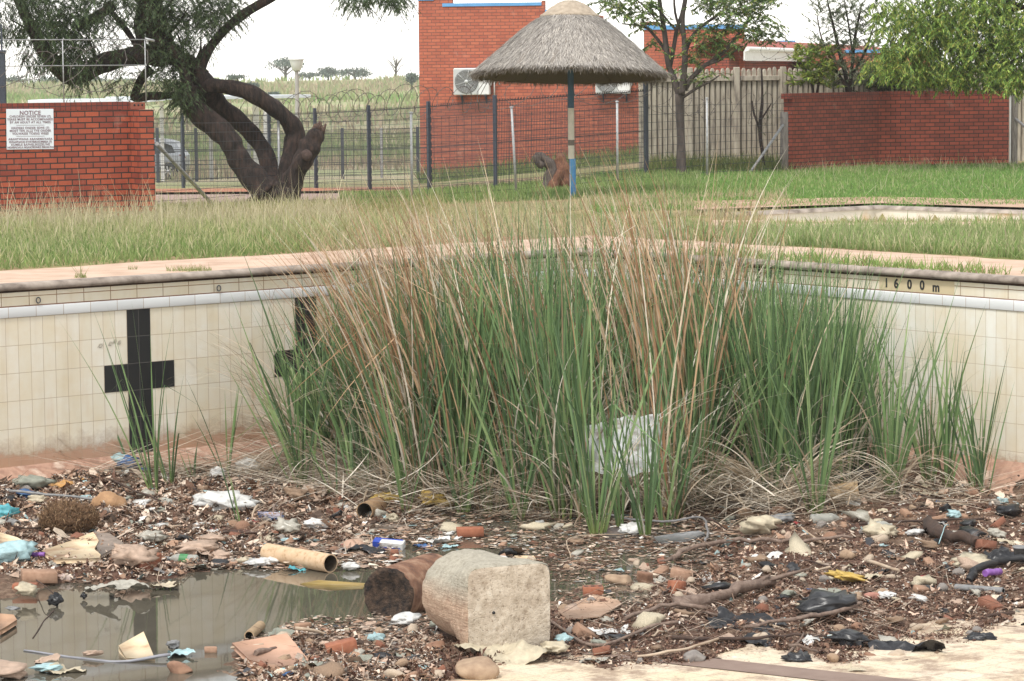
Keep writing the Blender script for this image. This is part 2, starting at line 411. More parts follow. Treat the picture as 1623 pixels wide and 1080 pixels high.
# ================================================================ MATERIALS
brown_p = (.30, .17, .10)
m_brickL = brickmat('brick_left', (.42, .090, .042), (.24, .046, .028), (.040, .026, .022), .0095, stain=.2)
m_brickR = brickmat('brick_right', (.32, .068, .038), (.20, .042, .027), (.045, .022, .018), .0095, stain=.25)
m_brickB = brickmat('brick_building', (.50, .14, .075), (.38, .095, .055), (.20, .08, .06), .008, stain=.2)
m_header = brickmat('brick_header', (.27, .052, .03), (.17, .034, .024), (.06, .03, .025), .006, bw=.085, rh=.12, off=0)
m_mesh_w = simple('fence_wire', (.035, .04, .05), (.02, .022, .03), 20, .5, 0)
m_post = simple('fence_post_dark', (.045, .055, .075), (.03, .035, .05), 30, .5, .1)
m_galv = simple('galvanised', (.42, .43, .44), (.28, .27, .26), 25, .45, .1, metal=.3)
m_white = simple('white_paint', (.75, .75, .74), (.62, .61, .58), 6, .5, .05)
m_concrete = simple('concrete', (.42, .38, .32), (.26, .23, .19), 9, .9, .5, .01)
m_blue = simple('blue_paint', (.13, .36, .66), (.10, .29, .55), 5, .5, .1)
m_black = simple('black', (.018, .018, .02), (.010, .010, .012), 8, .6, .1)
def tilemat(name, ca, cb, mortar, bw, rh, ms=.0035, loc=(0, 0, 0), stain=True, rough=.22, grime=None):
    m, t, b = newmat(name)
    uv = coord(t, 'UV', (1, 1, 1), loc)
    br = N(t, 'ShaderNodeTexBrick'); br.offset = 0
    br.inputs['Scale'].default_value = 1; br.inputs['Brick Width'].default_value = bw; br.inputs['Row Height'].default_value = rh
    br.inputs['Mortar Size'].default_value = ms; br.inputs['Mortar Smooth'].default_value = .1
    br.inputs['Color1'].default_value = (*ca, 1); br.inputs['Color2'].default_value = (*cb, 1); br.inputs['Mortar'].default_value = (*mortar, 1)
    t.links.new(uv, br.inputs['Vector'])
    col = br.outputs['Color']
    if stain:
        raw = coord(t, 'UV')
        n1 = noise(t, raw, 1.6, 6, .65); f1 = ramp(t, n1, [(.38, (0,) * 3), (.72, (.65,) * 3)])
        col = mixc(t, f1, col, (.68, .54, .33), 'MIX')
        st = coord(t, 'UV', (7, .6, 1)); n2 = noise(t, st, 1.0, 5, .6); f2 = ramp(t, n2, [(.5, (0,) * 3), (.8, (.25,) * 3)])
        col = mixc(t, f2, col, (.45, .33, .18))
        rs = coord(t, 'UV', (3.1, .35, 1)); nr = noise(t, rs, 1.6, 3, .5); fr = ramp(t, nr, [(.64, (0,) * 3), (.78, (.30,) * 3)])
        col = mixc(t, fr, col, (.50, .26, .10))
    if grime is not None:
        raw = coord(t, 'UV'); sep = t.nodes.new('ShaderNodeSeparateXYZ'); t.links.new(raw, sep.inputs[0])
        ng = noise(t, raw, 4.5, 7, .75)
        h = math_(t, 'MULTIPLY_ADD', ng, .5, sep.outputs[1])          # v + .5*noise
        fg = ramp(t, math_(t, 'MULTIPLY_ADD', h, -3.0, -3.42 + grime), [(.0, (0,) * 3), (.45, (.65,) * 3)])
        col = mixc(t, fg, col, (.33, .22, .15))
        fg2 = ramp(t, math_(t, 'MULTIPLY_ADD', h, -5.0, -6.3 + grime), [(.0, (0,) * 3), (.35, (.55,) * 3)])
        col = mixc(t, fg2, col, (.50, .25, .15))
    # keep grout on top of the stains
    gm = mixc(t, ramp(t, noise(t, coord(t, 'UV'), 2.5, 4), [(.4, (.25,) * 3), (.6, (.9,) * 3)]), (0., 0., 0.), ramp(t, br.outputs['Fac'], [(.4, (0,) * 3), (.6, (.9,) * 3)]))
    col = mixc(t, gm, col, mortar)
    t.links.new(col, b.inputs['Base Color']); b.inputs['Roughness'].default_value = rough
    b.inputs['Specular IOR Level'].default_value = .35
    bump(t, b, math_(t, 'SUBTRACT', 1.0, br.outputs['Fac']), .5, .003)
    return m

# ================================================================ GROUND
ratio = np.concatenate([np.linspace(-1.3, -.27, 34)[:-1], np.linspace(-.27, .27, 150), np.linspace(.27, 1.3, 34)[1:]])
deps = np.concatenate([np.arange(21, 46, .17), np.geomspace(46, 950, 150)])
gx = ratio[None] * deps[:, None]; gy = np.broadcast_to(deps[:, None], gx.shape)
gzz = gz(gx, gy) + (fbm(gx, gy, .8, 5) - .5) * .05 * np.clip((gy - 29) / 5, 0, 1) - .012
gzz = gzz + (fbm(gx, gy, .02, 8) - .5) * 1.2 * np.clip((gy - 110) / 250, 0, 1)
V = np.stack([gx, gy, gzz], -1).reshape(-1, 3)
nr_, nc_ = gx.shape
ii = (np.arange(nr_ - 1)[:, None] * nc_ + np.arange(nc_ - 1)[None]).ravel()
Q = np.stack([ii, ii + 1, ii + nc_ + 1, ii + nc_], -1)
ins = inside_pool(V[:, 0], V[:, 1], .02)
Q = Q[~ins[Q].any(1)]
m, t, b = newmat('ground')
v = coord(t, 'Object'); big = noise(t, coord(t, 'Object', (.25, .25, .25)), 1.0, 5, .6); fine = noise(t, v, 9, 5, .7)
soil = ramp(t, fine, [(.3, (.20, .12, .07)), (.7, (.40, .27, .17))])
green = ramp(t, fine, [(.3, (.09, .12, .03)), (.7, (.20, .23, .07))])
straw = ramp(t, fine, [(.3, (.24, .19, .09)), (.7, (.42, .35, .19))])
far1 = noise(t, coord(t, 'Object', (.012, .035, .1)), 1.0, 6, .6)
field = ramp(t, far1, [(.30, (.22, .28, .13)), (.45, (.34, .35, .19)), (.55, (.42, .35, .24)), (.63, (.24, .30, .14)), (.75, (.42, .33, .23))])
mixg = mixc(t, ramp(t, big, [(.40, (0,) * 3), (.55, (1,) * 3)]), soil, green)
mixg = mixc(t, ramp(t, noise(t, v, .7, 5, .6), [(.45, (0,) * 3), (.65, (.8,) * 3)]), mixg, straw)
sep = t.nodes.new('ShaderNodeSeparateXYZ'); t.links.new(v, sep.inputs[0])
ff = math_(t, 'MULTIPLY_ADD', sep.outputs[1], 1 / 30., -62 / 30., clamp=True)
col = mixc(t, ff, mixg, field)
t.links.new(col, b.inputs['Base Color']); b.inputs['Roughness'].default_value = .95; b.inputs['Specular IOR Level'].default_value = .1
bump(t, b, fine, .6, .03)
m_ground = m
tag(make_obj('ground', V, [Q], m_ground, smooth=True), kind='structure')

m_path = simple('pink_paving', (.60, .36, .25), (.42, .23, .15), 2.2, .9, .35, .006, aniso=(1, 1, 1), stops=[(.25, (.36, .22, .15)), (.45, (.52, .36, .26)), (.6, (.60, .43, .32)), (.8, (.52, .41, .32))])
def strip(name, p0, p1, nv, n0, n1, mat, z=0.0, kind='structure', n=60, edge=.0, seed=0, sub=6):
    """flat strip alongside a wall line from offset n0 to n1 with an uneven outer edge"""
    V = []; t_ = np.linspace(0, 1, n)
    for k, tt in enumerate(t_):
        c = p0 + (p1 - p0) * tt
        e = n1 + edge * (vnoise(tt * 40, .5, 1, seed) - .5)
        for j in range(sub + 1):
            q = c + nv * (n0 + (e - n0) * j / sub); V.append((q[0], q[1], z + .006 * (vnoise(q[0], q[1], 3, 2) - .5)))
    Fc = [(a * (sub + 1) + j, (a + 1) * (sub + 1) + j, (a + 1) * (sub + 1) + j + 1, a * (sub + 1) + j + 1) for a in range(n - 1) for j in range(sub)]
    o = make_obj(name, V, Fc, mat, smooth=True); tag(o, kind=kind); return o
# mitred end at the corner
LPn, RPn = LP, RP
bis = (pl + prr); bis /= np.linalg.norm(bis)
def mitre(n): return n / (pl @ bis)
V = []; Fc = []
nseg = 50
def walk(n):            # polyline alongside both walls at outward offset n
    c = CN + bis * mitre(n); return [LP + pl * n] + [LP + pl * n + (c - LP - pl * n) * k / nseg for k in range(1, nseg)] + [c] + [c + (RP + prr * n - c) * k / nseg for k in range(1, nseg)] + [RP + prr * n]
offs = [.0, .35, .8, 1.3, 1.95]
rows = [walk(o_) for o_ in offs]
for j, r_ in enumerate(rows):
    for k, q in enumerate(r_):
        e = q + (bis * .25 * (vnoise(k * .9, 3, 1, 4) - .5) if j == len(rows) - 1 else 0)
        V.append((e[0], e[1], .004 + .010 * (fbm(e[0], e[1], 1.5, 6) - .5) - (.012 if j == len(rows) - 1 else 0)))
L_ = len(rows[0])
Fc = [(j * L_ + k, j * L_ + k + 1, (j + 1) * L_ + k + 1, (j + 1) * L_ + k) for j in range(len(rows) - 1) for k in range(L_ - 1)]
tag(make_obj('path', V, Fc, m_path, smooth=True), kind='structure')

# ================================================================ SWIMMING POOL
pool = empty('swimming_pool', (CN[0], CN[1], 0), 'derelict empty swimming pool with stained cream tiled walls, black lane crosses and concrete coping', 'swimming pool')
uL = lambda p: float((p[:2] - LP) @ dl); uR = lambda p: float((p[:2] - CN) @ dr)
c1 = hit_wall(200.5, 500, LP, pl); c2 = hit_wall(237.5, 498, LP, pl); c3 = hit_wall(472.5, 480, LP, pl); c4 = hit_wall(503.5, 476, LP, pl)
cw = (uL(c2) - uL(c1)) / 2; cwb = (uL(c4) - uL(c3)) / 2
ROW = .2525; ZT = -.2975
zoff = ZT - math.floor(ZT / ROW) * ROW
m_tileL = tilemat('pool_tile', (.80, .77, .69), (.74, .69, .57), (.44, .34, .25), cw, ROW, .0022, (-(uL(c1) % cw), -zoff, 0), grime=0)
m_tileR = tilemat('pool_tile_right', (.80, .78, .71), (.75, .71, .61), (.48, .38, .28), .125, ROW, .0022, (-.03, -zoff, 0), grime=-.5)
m_band = tilemat('marker_tile', (.78, .74, .64), (.74, .68, .55), (.28, .17, .10), .29, .151, .004, (-.05, .2, 0))
m_bull = tilemat('bullnose_tile', (.70, .71, .71), (.63, .64, .64), (.42, .34, .28), .29, .4, .003, (-.12, .35, 0), stain=False, rough=.15)
m_blackt = tilemat('black_tile', (.022, .022, .024), (.03, .03, .032), (.09, .085, .08), cw, ROW, .003, (-(uL(c1) % cw), -zoff, 0), stain=False, rough=.3)
def prof_ext(p0, p1, nv, prof, m0=None, m1=None):
    """extrude profile [(n,z)...] along p0->p1, n measured inward (towards pool) so negative nv; mitred to bisector at corner"""
    V = []; out = []
    for (n_, z) in prof:
        out.append((n_, z))
    return out
def sweep_walls(name, prof, mat, parent, nsegs=40, wob=0):
    k = len(prof); V = []; UV = []
    def off(n_): return [LP - pl * n_ + (CN - bis * mitre(n_) - LP + pl * n_) * j / nsegs for j in range(nsegs + 1)] + [CN - bis * mitre(n_) + (RP - prr * n_ - CN + bis * mitre(n_)) * j / nsegs for j in range(1, nsegs + 1)]
    cum = [0]
    for (a, b) in zip(prof[:-1], prof[1:]): cum.append(cum[-1] + math.hypot(b[0] - a[0], b[1] - a[1]))
    lines = [off(n_) for n_, z in prof]; L_ = len(lines[0])
    ul = np.linalg.norm(CN - LP)
    for i, (n_, z) in enumerate(prof):
        for j, q in enumerate(lines[i]):
            w = wob * (vnoise(j * .8, i * .2, 1, 3) - .5)
            V.append((q[0], q[1], z + w)); s = ul * j / nsegs if j <= nsegs else ul + np.linalg.norm(RP - CN) * (j - nsegs) / nsegs
            UV.append((s, -cum[i]))
    Fc = [(i * L_ + j, (i + 1) * L_ + j, (i + 1) * L_ + j + 1, i * L_ + j + 1) for i in range(k - 1) for j in range(L_ - 1)]
    return make_obj(name, V, Fc, mat, parent, uv=np.array(UV), smooth=True)
m_coping = simple('coping_concrete', (.40, .33, .27), (.17, .13, .11), 5, .9, .5, .008, stops=[(.3, (.13, .10, .08)), (.5, (.30, .25, .21)), (.7, (.44, .37, .31))])
sweep_walls('coping', [(-.10, .012), (-.03, .016), (.02, .012), (.045, -.004), (.052, -.025), (.045, -.045), (.015, -.052), (0.0, -.052)], m_coping, pool, 60, .006)
Z2 = -1.65
wl = make_obj('tiled_wall', *(lambda a, b: ([(a[0], a[1], ZT), (b[0], b[1], ZT), (b[0], b[1], Z2), (a[0], a[1], Z2)], [(0, 1, 2, 3)]))(LP, CN), m_tileL, pool, uv=np.array([(0, ZT), (uL(CN), ZT), (uL(CN), Z2), (0, Z2)]))
wr = make_obj('tiled_wall', *(lambda a, b: ([(a[0], a[1], ZT), (b[0], b[1], ZT), (b[0], b[1], Z2), (a[0], a[1], Z2)], [(0, 1, 2, 3)]))(CN, RP), m_tileR, pool, uv=np.array([(0, ZT), (uR(RP), ZT), (uR(RP), Z2), (0, Z2)]))
wl['label'] = 'left stained cream tiled wall'; wr['label'] = 'right stained cream tiled wall'
m_joint = simple('dark_joint', (.07, .035, .022), (.03, .018, .013), 9, .95, .3)
sweep_walls('coping_joint', [(.004, -.051), (.004, -.070)], m_joint, pool, 40, .004)
sweep_walls('marker_band', [(0, -.060), (0, -.198)], m_band, pool)
sweep_walls('band_joint', [(.0025, -.191), (.0025, -.204)], simple('red_joint', (.30, .17, .11), (.16, .08, .05), 9, .95, .3), pool, 40, .003)
sweep_walls('white_tile_band', [(0, -.200), (.008, -.203), (.012, -.212), (.013, -.290), (.010, -.2965), (0, -.298)], m_bull, pool)
m_skirt = simple('skirt_tile', (.58, .42, .32), (.30, .16, .11), 5, .7, .3, .004, stops=[(.35, (.30, .17, .12)), (.48, (.46, .28, .20)), (.56, (.36, .20, .14)), (.70, (.62, .48, .38))], detail=8)
sweep_walls('base_skirt', [(0, -1.65), (.06, -1.70), (.20, -1.78), (.40, -1.84), (.9, -1.90)], m_skirt, pool)
def cross(pa, pb, uc0, uc1):
    w = (uc1 - uc0) / 2
    mb = []
    V = []; Fc = []; UV = []
    def rect(u0, u1, z1, z0):
        k = len(V)
        for (u, z) in ((u0, z0), (u1, z0), (u1, z1), (u0, z1)):
            q = LP + dl * u - pl * .004; V.append((q[0], q[1], z)); UV.append((u, z))
        Fc.append((k, k + 1, k + 2, k + 3))
    rect(uc0, uc1, ZT - .001, ZT - 2 * ROW); rect(uc0 - 2 * w, uc1 + 2 * w, ZT - 2 * ROW, ZT - 3 * ROW); rect(uc0, uc1, ZT - 3 * ROW, Z2 + .0)
    return make_obj('lane_cross', V, Fc, m_blackt, pool, uv=np.array(UV))
cross(None, None, uL(c1), uL(c2)); u3 = uL(c1) + round((uL(c3) - uL(c1)) / cw) * cw; cross(None, None, u3, u3 + 2 * cw)
cross(None, None, 2 * uL(c1) - u3, 2 * uL(c1) - u3 + 2 * cw)
# depth marking
m_letter = simple('marking_black', (.02, .02, .022), (.035, .032, .03), 40, .6, 0)
right3 = np.array([dr[0], dr[1], 0]); up3 = np.array([0, 0, 1.]); nin = -np.array([prr[0], prr[1], 0])
def on_right(px, z): 
    q = hit_wall(px, 450, CN, prr); q = q[:3].copy(); q[2] = z; return q + nin * .004
for ch, px in (('1', 1405.5), ('.', 1411), ('6', 1421), ('0', 1442), ('0', 1462), ('m', 1484)):
    text_obj('depth_letter', ch, .118 if ch != '.' else .19, on_right(px, -.128 if ch not in 'm' else -.136) + (up3 * -.045 if ch == '.' else 0), right3, up3, m_letter, pool, bold=.0035)
for ch, px in (('D', 1108), ('E', 1124), ('E', 1141), ('P', 1167), ('E', 1203), ('N', 1219), ('D', 1237)):
    text_obj('depth_letter', ch, .118, on_right(px, -.125), right3, up3, m_letter, pool, bold=.003)
# slab behind the depth figures (one long tile)
qa = on_right(1394, 0); qb = on_right(1513, 0)
m_slab = simple('marker_slab', (.62, .52, .34), (.55, .44, .27), 4, .6, .15, .002)
make_obj('marker_slab', [(*(qa - nin * .0015)[:2], -.056), (*(qb - nin * .0015)[:2], -.056), (*(qb - nin * .0015)[:2], -.192), (*(qa - nin * .0015)[:2], -.192)], [(0, 1, 2, 3)], m_slab, pool)
# scribble on the tiles
mb = MB()
for sx, sy, w_ in ((157, 548, 5), (173, 545, 4), (180, 541, 3), (187, 543, 3)):
    pts = []
    for k in range(14):
        a = k * .9; pts.append(hit_wall(sx + w_ * math.sin(a) * .8 + k * .25, sy + 3.5 * math.cos(a * 1.3), LP, pl) - np.array([pl[0], pl[1], 0]) * .003)
    mb.tube(pts, .0012, 4)
mb.build('scribble', simple('pencil', (.25, .22, .18), (.3, .26, .2), 10, .8, 0), pool)
# overflow rings under the coping
for px, py in ((59, 476), (345, 457)):
    c = hit_wall(px, py, LP, pl) - np.array([pl[0], pl[1], 0]) * .02; mb = MB()
    pts = [c + np.array([dl[0], dl[1], 0]) * .022 * math.cos(a) + up3 * .026 * math.sin(a) for a in np.linspace(0, 6.28, 14)]
    mb.tube(pts, .005, 6, cap=False); mb.build('lane_rope_ring', m_post, pool)
# floor
def floor_z(x, y): return -1.922 + (17.9 - y) * .03 + .016 * np.clip(x, -4, 4)
m_floor = tilemat('floor_tile', (.74, .63, .49), (.66, .55, .42), (.46, .36, .26), .25, .25, .004, (0, 0, 0), rough=.6)
t = m_floor.node_tree; b = t.nodes['Principled BSDF']; src = b.inputs['Base Color'].links[0].from_socket; vv_ = coord(t, 'Object')
dirt = mixc(t, ramp(t, noise(t, vv_, 3.5, 9, .75), [(.47, (0,) * 3), (.60, (.75,) * 3)]), src, (.24, .15, .105)); dirt = mixc(t, ramp(t, noise(t, vv_, 45, 5, .7), [(.55, (0,) * 3), (.66, (.6,) * 3)]), dirt, (.20, .12, .085))
t.links.new(dirt, b.inputs['Base Color'])
fx = np.linspace(-14, 14, 57); fy = np.linspace(1.2, 34, 60)
X, Y = np.meshgrid(fx, fy); Zf = np.maximum(floor_z(X, Y), -2.4) ; Zf = np.minimum(Zf, -1.2)
V = np.stack([X, Y, Zf], -1).reshape(-1, 3); n1, n2 = X.shape; ii = (np.arange(n1 - 1)[:, None] * n2 + np.arange(n2 - 1)[None]).ravel()
Q = np.stack([ii, ii + 1, ii + n2 + 1, ii + n2], -1); Q = Q[inside_pool(V[:, 0], V[:, 1], .0)[Q].all(1)]
make_obj('floor', V, [Q], m_floor, pool, uv=V[:, :2] @ np.array([[math.cos(.65), -math.sin(.65)], [math.sin(.65), math.cos(.65)]]))
# dark lane line on the floor in the foreground
la, lb = Pz(800, 1020, -1.945), Pz(1330, 1100, -1.945); dd_ = (lb - la)[:2]; dd_ /= np.linalg.norm(dd_); la = la[:2] - dd_ * .4; lb = lb[:2] + dd_ * 3; pv = np.array([-dd_[1], dd_[0]])
V = []; 
for k in range(21):
    q = la + (lb - la) * k / 20
    for s_ in (-.0, .30):
        e = q + pv * s_; V.append((e[0], e[1], float(floor_z(e[0], e[1])) + .005))
make_obj('lane_line', V, [(2 * k, 2 * k + 2, 2 * k + 3, 2 * k + 1) for k in range(20)], simple('lane_line', (.20, .13, .10), (.27, .19, .15), 6, .6, .1), pool)

# ================================================================ WATER
m, t, b = newmat('pond_water')
v = coord(t, 'Object'); nz = noise(t, v, 1.5, 5, .6)
t.links.new(ramp(t, nz, [(.3, (.070, .062, .046)), (.7, (.115, .102, .078))]), b.inputs['Base Color'])
b.inputs['Roughness'].default_value = .035; b.inputs['IOR'].default_value = 1.36; b.inputs['Specular IOR Level'].default_value = .8
bump(t, b, noise(t, coord(t, 'Object', (1, .5, 1)), 5, 2), .025, .01)
wx = np.array([(-9.5, 8), (9, 8), (9, 25), (CN[0] + 1, 27), (-1, 26.5), (-9.5, 22)])
o = make_obj('water', [(x, y, ZW) for x, y in wx], [(0, 1, 2, 3, 4, 5)], m); tag(o, kind='structure')

# ================================================================ DEBRIS BED
pxs = np.arange(-420, 2060, 4.0); pys = np.concatenate([np.arange(640, 1110, 3.0), np.arange(1110, 1600, 12)])
PX, PY = np.meshgrid(pxs, pys)
rv = F_[None, None] + R_[None, None] * ((PX - W0 / 2) / FPX)[..., None] + U_[None, None] * ((H0 / 2 - PY) / FPX)[..., None]
tt = (-1.93 - CAMH) / rv[..., 2]; X = rv[..., 0] * tt; Y = rv[..., 1] * tt
Z = Hs(X, Y)
Z = np.where(PY > 1110, np.minimum(Z, -2.1), Z)
V = np.stack([X, Y, Z], -1).reshape(-1, 3); n1, n2 = X.shape; ii = (np.arange(n1 - 1)[:, None] * n2 + np.arange(n2 - 1)[None]).ravel()
Q = np.stack([ii, ii + n2, ii + n2 + 1, ii + 1], -1); Q = Q[inside_pool(V[:, 0], V[:, 1], .25)[Q].all(1)]
m, t, b = newmat('debris_soil')
v = coord(t, 'Object'); n1_ = noise(t, v, 22, 6, .75); n2_ = noise(t, v, 2.2, 4, .6)
dk = ramp(t, n1_, [(.3, (.035, .018, .013)), (.5, (.10, .050, .035)), (.68, (.21, .115, .08)), (.8, (.36, .25, .17))])
lt = ramp(t, n1_, [(.3, (.05, .03, .02)), (.5, (.17, .11, .075)), (.7, (.36, .26, .18))])
t.links.new(mixc(t, ramp(t, n2_, [(.42, (0,) * 3), (.6, (1,) * 3)]), dk, lt), b.inputs['Base Color'])
b.inputs['Roughness'].default_value = .9; b.inputs['Specular IOR Level'].default_value = .25; bump(t, b, n1_, 1.0, .02)
tag(make_obj('earth', V, [Q], m, smooth=True), kind='structure')

# ================================================================ BRICK WALLS
def gzp(p): return float(gz(p[0], p[1]))
def frame_of(a, b):
    d = (b - a)[:2]; d = d / np.linalg.norm(d); return d, np.array([-d[1], d[0]])
# left wall, recedes to the right, with a pier at its end
wa = P(208, 300, 44.0); th = math.radians(33); wd = np.array([math.cos(th), math.sin(th)]); wn = np.array([-wd[1], wd[0]])
W1 = wa[:2]; W0_ = W1 - wd * 7.0; ZTOP = 1.496; ZB = -.42
lw = empty('brick_wall', (W1[0], W1[1], -.24), 'red brick garden wall carrying the white notice board, with a pier at its end', 'wall')
wallmesh('wall', W0_, W1, ZB, ZTOP - .118, m_brickL, lw, thick=.22)
wallmesh('soldier_course', W0_ , W1, ZTOP - .116, ZTOP, m_header, lw, nrm=-.003, thick=.226)
pa = W1 + wn * -.34; 
Vp = [pa, pa + wd * .24, W1 + wd * .24 + wn * .22, W1 + wn * .22 + wd * .002]
def prism(name, poly, z0, z1, mat, parent, top=True):
    V = []; Fc = []; UV = []
    n = len(poly); s = 0
    for i in range(n):
        a = poly[i]; c = poly[(i + 1) % n]; L = np.linalg.norm(c - a); k = len(V)
        V += [(a[0], a[1], z0), (c[0], c[1], z0), (c[0], c[1], z1), (a[0], a[1], z1)]; UV += [(s, z0), (s + L, z0), (s + L, z1), (s, z1)]; Fc.append((k, k + 1, k + 2, k + 3)); s += L
    if top:
        k = len(V); V += [(a[0], a[1], z1) for a in poly]; UV += [(a[0], a[1] * .3) for a in poly]; Fc.append(tuple(range(k, k + n)))
    return make_obj(name, V, Fc, mat, parent, uv=np.array(UV))
prism('pier', Vp, ZB, ZTOP - .122, m_brickL, lw)
# hollow brick ends seen on top of the pier
mbh = MB(); axw = np.array([[wd[0], wd[1], 0], [wn[0], wn[1], 0], [0, 0, 1.]])
pc = np.append(W1 + wd * .12 + wn * .05, ZTOP - .065); mbh.box(pc, (.117, .11, .054), axw, 0, bev=.004)
for k in (-1, 0, 1): mbh.lathe(pc + axw[0] * .065 * k - axw[1] * .112 + np.array([0, 0, .012]), [(.0, .003), (.016, .003), (.016, 0)], 10, 1, ax=np.array([axw[0], axw[2], -axw[1]]))
mbh.build('end_brick', [simple('brick_end', (.30, .10, .06), (.2, .06, .04), 20), m_black], lw)
# notice board
def on_lwall(px, py): return hit_wall(px, py, W1, wn)
s0, s1 = on_lwall(10, 205), on_lwall(84.5, 205); zt, zb = on_lwall(47, 173)[2], on_lwall(47, 237)[2]
sc_ = (s0 + s1) / 2; sc_[2] = (zt + zb) / 2; wdi = np.array([wd[0], wd[1], 0]); wni = -np.array([wn[0], wn[1], 0])
rr_ = wdi * math.cos(.012) - up3 * math.sin(.012); uu_ = up3 * math.cos(.012) + wdi * math.sin(.012)
sign = empty('notice_sign', sc_, 'white notice board with three blocks of small lettering, fixed to the left brick wall', 'sign')
Wd_, Hd_ = np.linalg.norm((s1 - s0)[:2]) / 2, (zt - zb) / 2
MB().box(sc_ + wni * .008, (Wd_, .006, Hd_), np.array([rr_, -wni, uu_]), bev=.002).build('board', simple('sign_white', (.78, .82, .86), (.74, .79, .84), 3, .35, 0), sign)
m_st = simple('sign_text', (.20, .13, .16), (.30, .22, .25), 20, .6, 0)
lines = [('NOTICE', .80, .085, 0.0022), ('CHILDREN UNDER SEVEN (7)', .63, .046, .0006), ('YEARS MUST BE ACCOMPANIED', .485, .046, .0006), ('BY AN ADULT AT ALL TIMES', .34, .046, .0006),
         (None, .20, 0, 0), ('KINDERS ONDER SEWE (7)', .06, .046, .0006), ('MOET TEN ALLE TYE ONDER', -.08, .046, .0006), ('VOLWASSE TOESIG WEES', -.22, .046, .0006), (None, -.345, 0, 0),
         ('ABANTWANA ABANEMNYAKA', -.49, .046, .0006), ('ENGAPHANSI KWEYISIKHOMBISA (7)', -.63, .046, .0006), ('KUMELE BAPHELEKEZELWE', -.765, .046, .0006), ('NGABADALA NGASOSONKE ISIKHATHI', -.90, .046, .0006)]
for tx, vv, sz, bd in lines:
    c = sc_ + uu_ * vv * Hd_ + wni * .0165
    if tx is None: MB().box(c, (Wd_ * .6, .001, .0022), np.array([rr_, -wni, uu_])).build('rule_line', m_st, sign)
    else: text_obj('lettering', tx, sz * (1.0 if len(tx) < 27 else .9), c, rr_, uu_, m_st, sign, spacing=1.12 if len(tx) < 28 else 1.0, bold=bd)

# right wall: two straight lengths meeting at a corner
ra, rb, rc = P(1256, 200, 61.6)[:2], P(1393, 200, 64.5)[:2], P(1599, 200, 65.2)[:2]
d1, n1_ = frame_of(ra, rb); d2, n2_ = frame_of(rb, rc)
rw = empty('brick_wall', (rb[0], rb[1], -.3), 'low dark red brick wall with a bend, standing on the green lawn at the right', 'wall')
wallmesh('wall', ra, rb, -.5, 1.27, m_brickR, rw, thick=.22); wallmesh('wall', rb, rc, -.5, 1.27, m_brickR, rw, u0=.07, thick=.22)
wallmesh('soldier_course', ra - d1 * .10, rb, 1.272, 1.385, m_header, rw, nrm=-.004, thick=.228); wallmesh('soldier_course', rb, rc, 1.272, 1.385, m_header, rw, nrm=-.004, thick=.228)

# ================================================================ BRICK BUILDINGS
D1 = 77.6
bl = P(667, 285, D1); br_ = P(1046, 285, D1 - .8)
dB, nB = frame_of(bl, br_)
bb = empty('brick_building', (bl[0], bl[1], -.95), 'orange red brick building with blue parapet caps and two air conditioners on its wall', 'building')
def bx_at(px): return hit_wall(px, 200, bl[:2], nB)[:2]
zpix = lambda px, py: hit_wall(px, py, bl[:2], nB)[2]
zt1 = zpix(780, 10); zt0 = zpix(680, 1); zt2 = zpix(705, -28); zt3 = zpix(940, 20)
x0, x1, x1b, x2, x2b, x3, x4 = bx_at(665.5), bx_at(690), bx_at(719), bx_at(860), bx_at(865), bx_at(930), bx_at(1029)
def bwall(a, b, z1, mat=m_brickB, th=.24, z0=-1.4, nrm=0): return wallmesh('wall', a, b, z0, z1, mat, bb, u0=float((a - x0) @ dB), thick=th, nrm=nrm)
wallmesh('wall', x0, x3, -1.4, zt3, m_brickB, bb, thick=5.0); wallmesh('wall', x3 + dB * .002, x4, -1.4, zpix(980, 98), m_brickB, bb, u0=float((x3 - x0) @ dB), thick=3.0)
wallmesh('parapet', x0, x1, zt3 + .002, zt0, m_brickB, bb, thick=.24); wallmesh('parapet', x1, x1b, zt3 + .002, zt2, m_brickB, bb, u0=float((x1 - x0) @ dB), thick=.24)
wallmesh('parapet', x1b, x2, zt3 + .002, zt1, m_brickB, bb, u0=float((x1b - x0) @ dB), thick=.24); wallmesh('parapet', x2, x2b, zt3 + .002, zt1 + .13, m_brickB, bb, u0=float((x2 - x0) @ dB), thick=.24)
def capbar(a, b, z, h=.085, parent=bb, nrm=-.03, th=.30): return wallmesh('parapet_cap', a, b, z, z + h, m_blue, parent, nrm=nrm, thick=th)
capbar(x0 - dB * .03, x1, zt0 + .002); capbar(x1 + dB * .23, x2, zt1 + .002); capbar(x1 - dB * .02, x1b + dB * .02, zt2 + .002); capbar(x2b + dB * .01, x3, zt3 + .002)
# downpipe / conduits
def on_b(px, py, off=.05): 
    q = hit_wall(px, py, bl[:2], nB); return q - np.array([nB[0], nB[1], 0]) * off
mb = MB(); mb.bar(on_b(784, 128), on_b(784, 152), .02, 8); mb.build('conduit', m_white, bb)
mb = MB(); mb.bar(on_b(1014, 122), on_b(1013.5, 276), .025, 8); mb.build('downpipe', simple('pipe_pink', (.55, .38, .34), (.45, .3, .26), 8), bb)
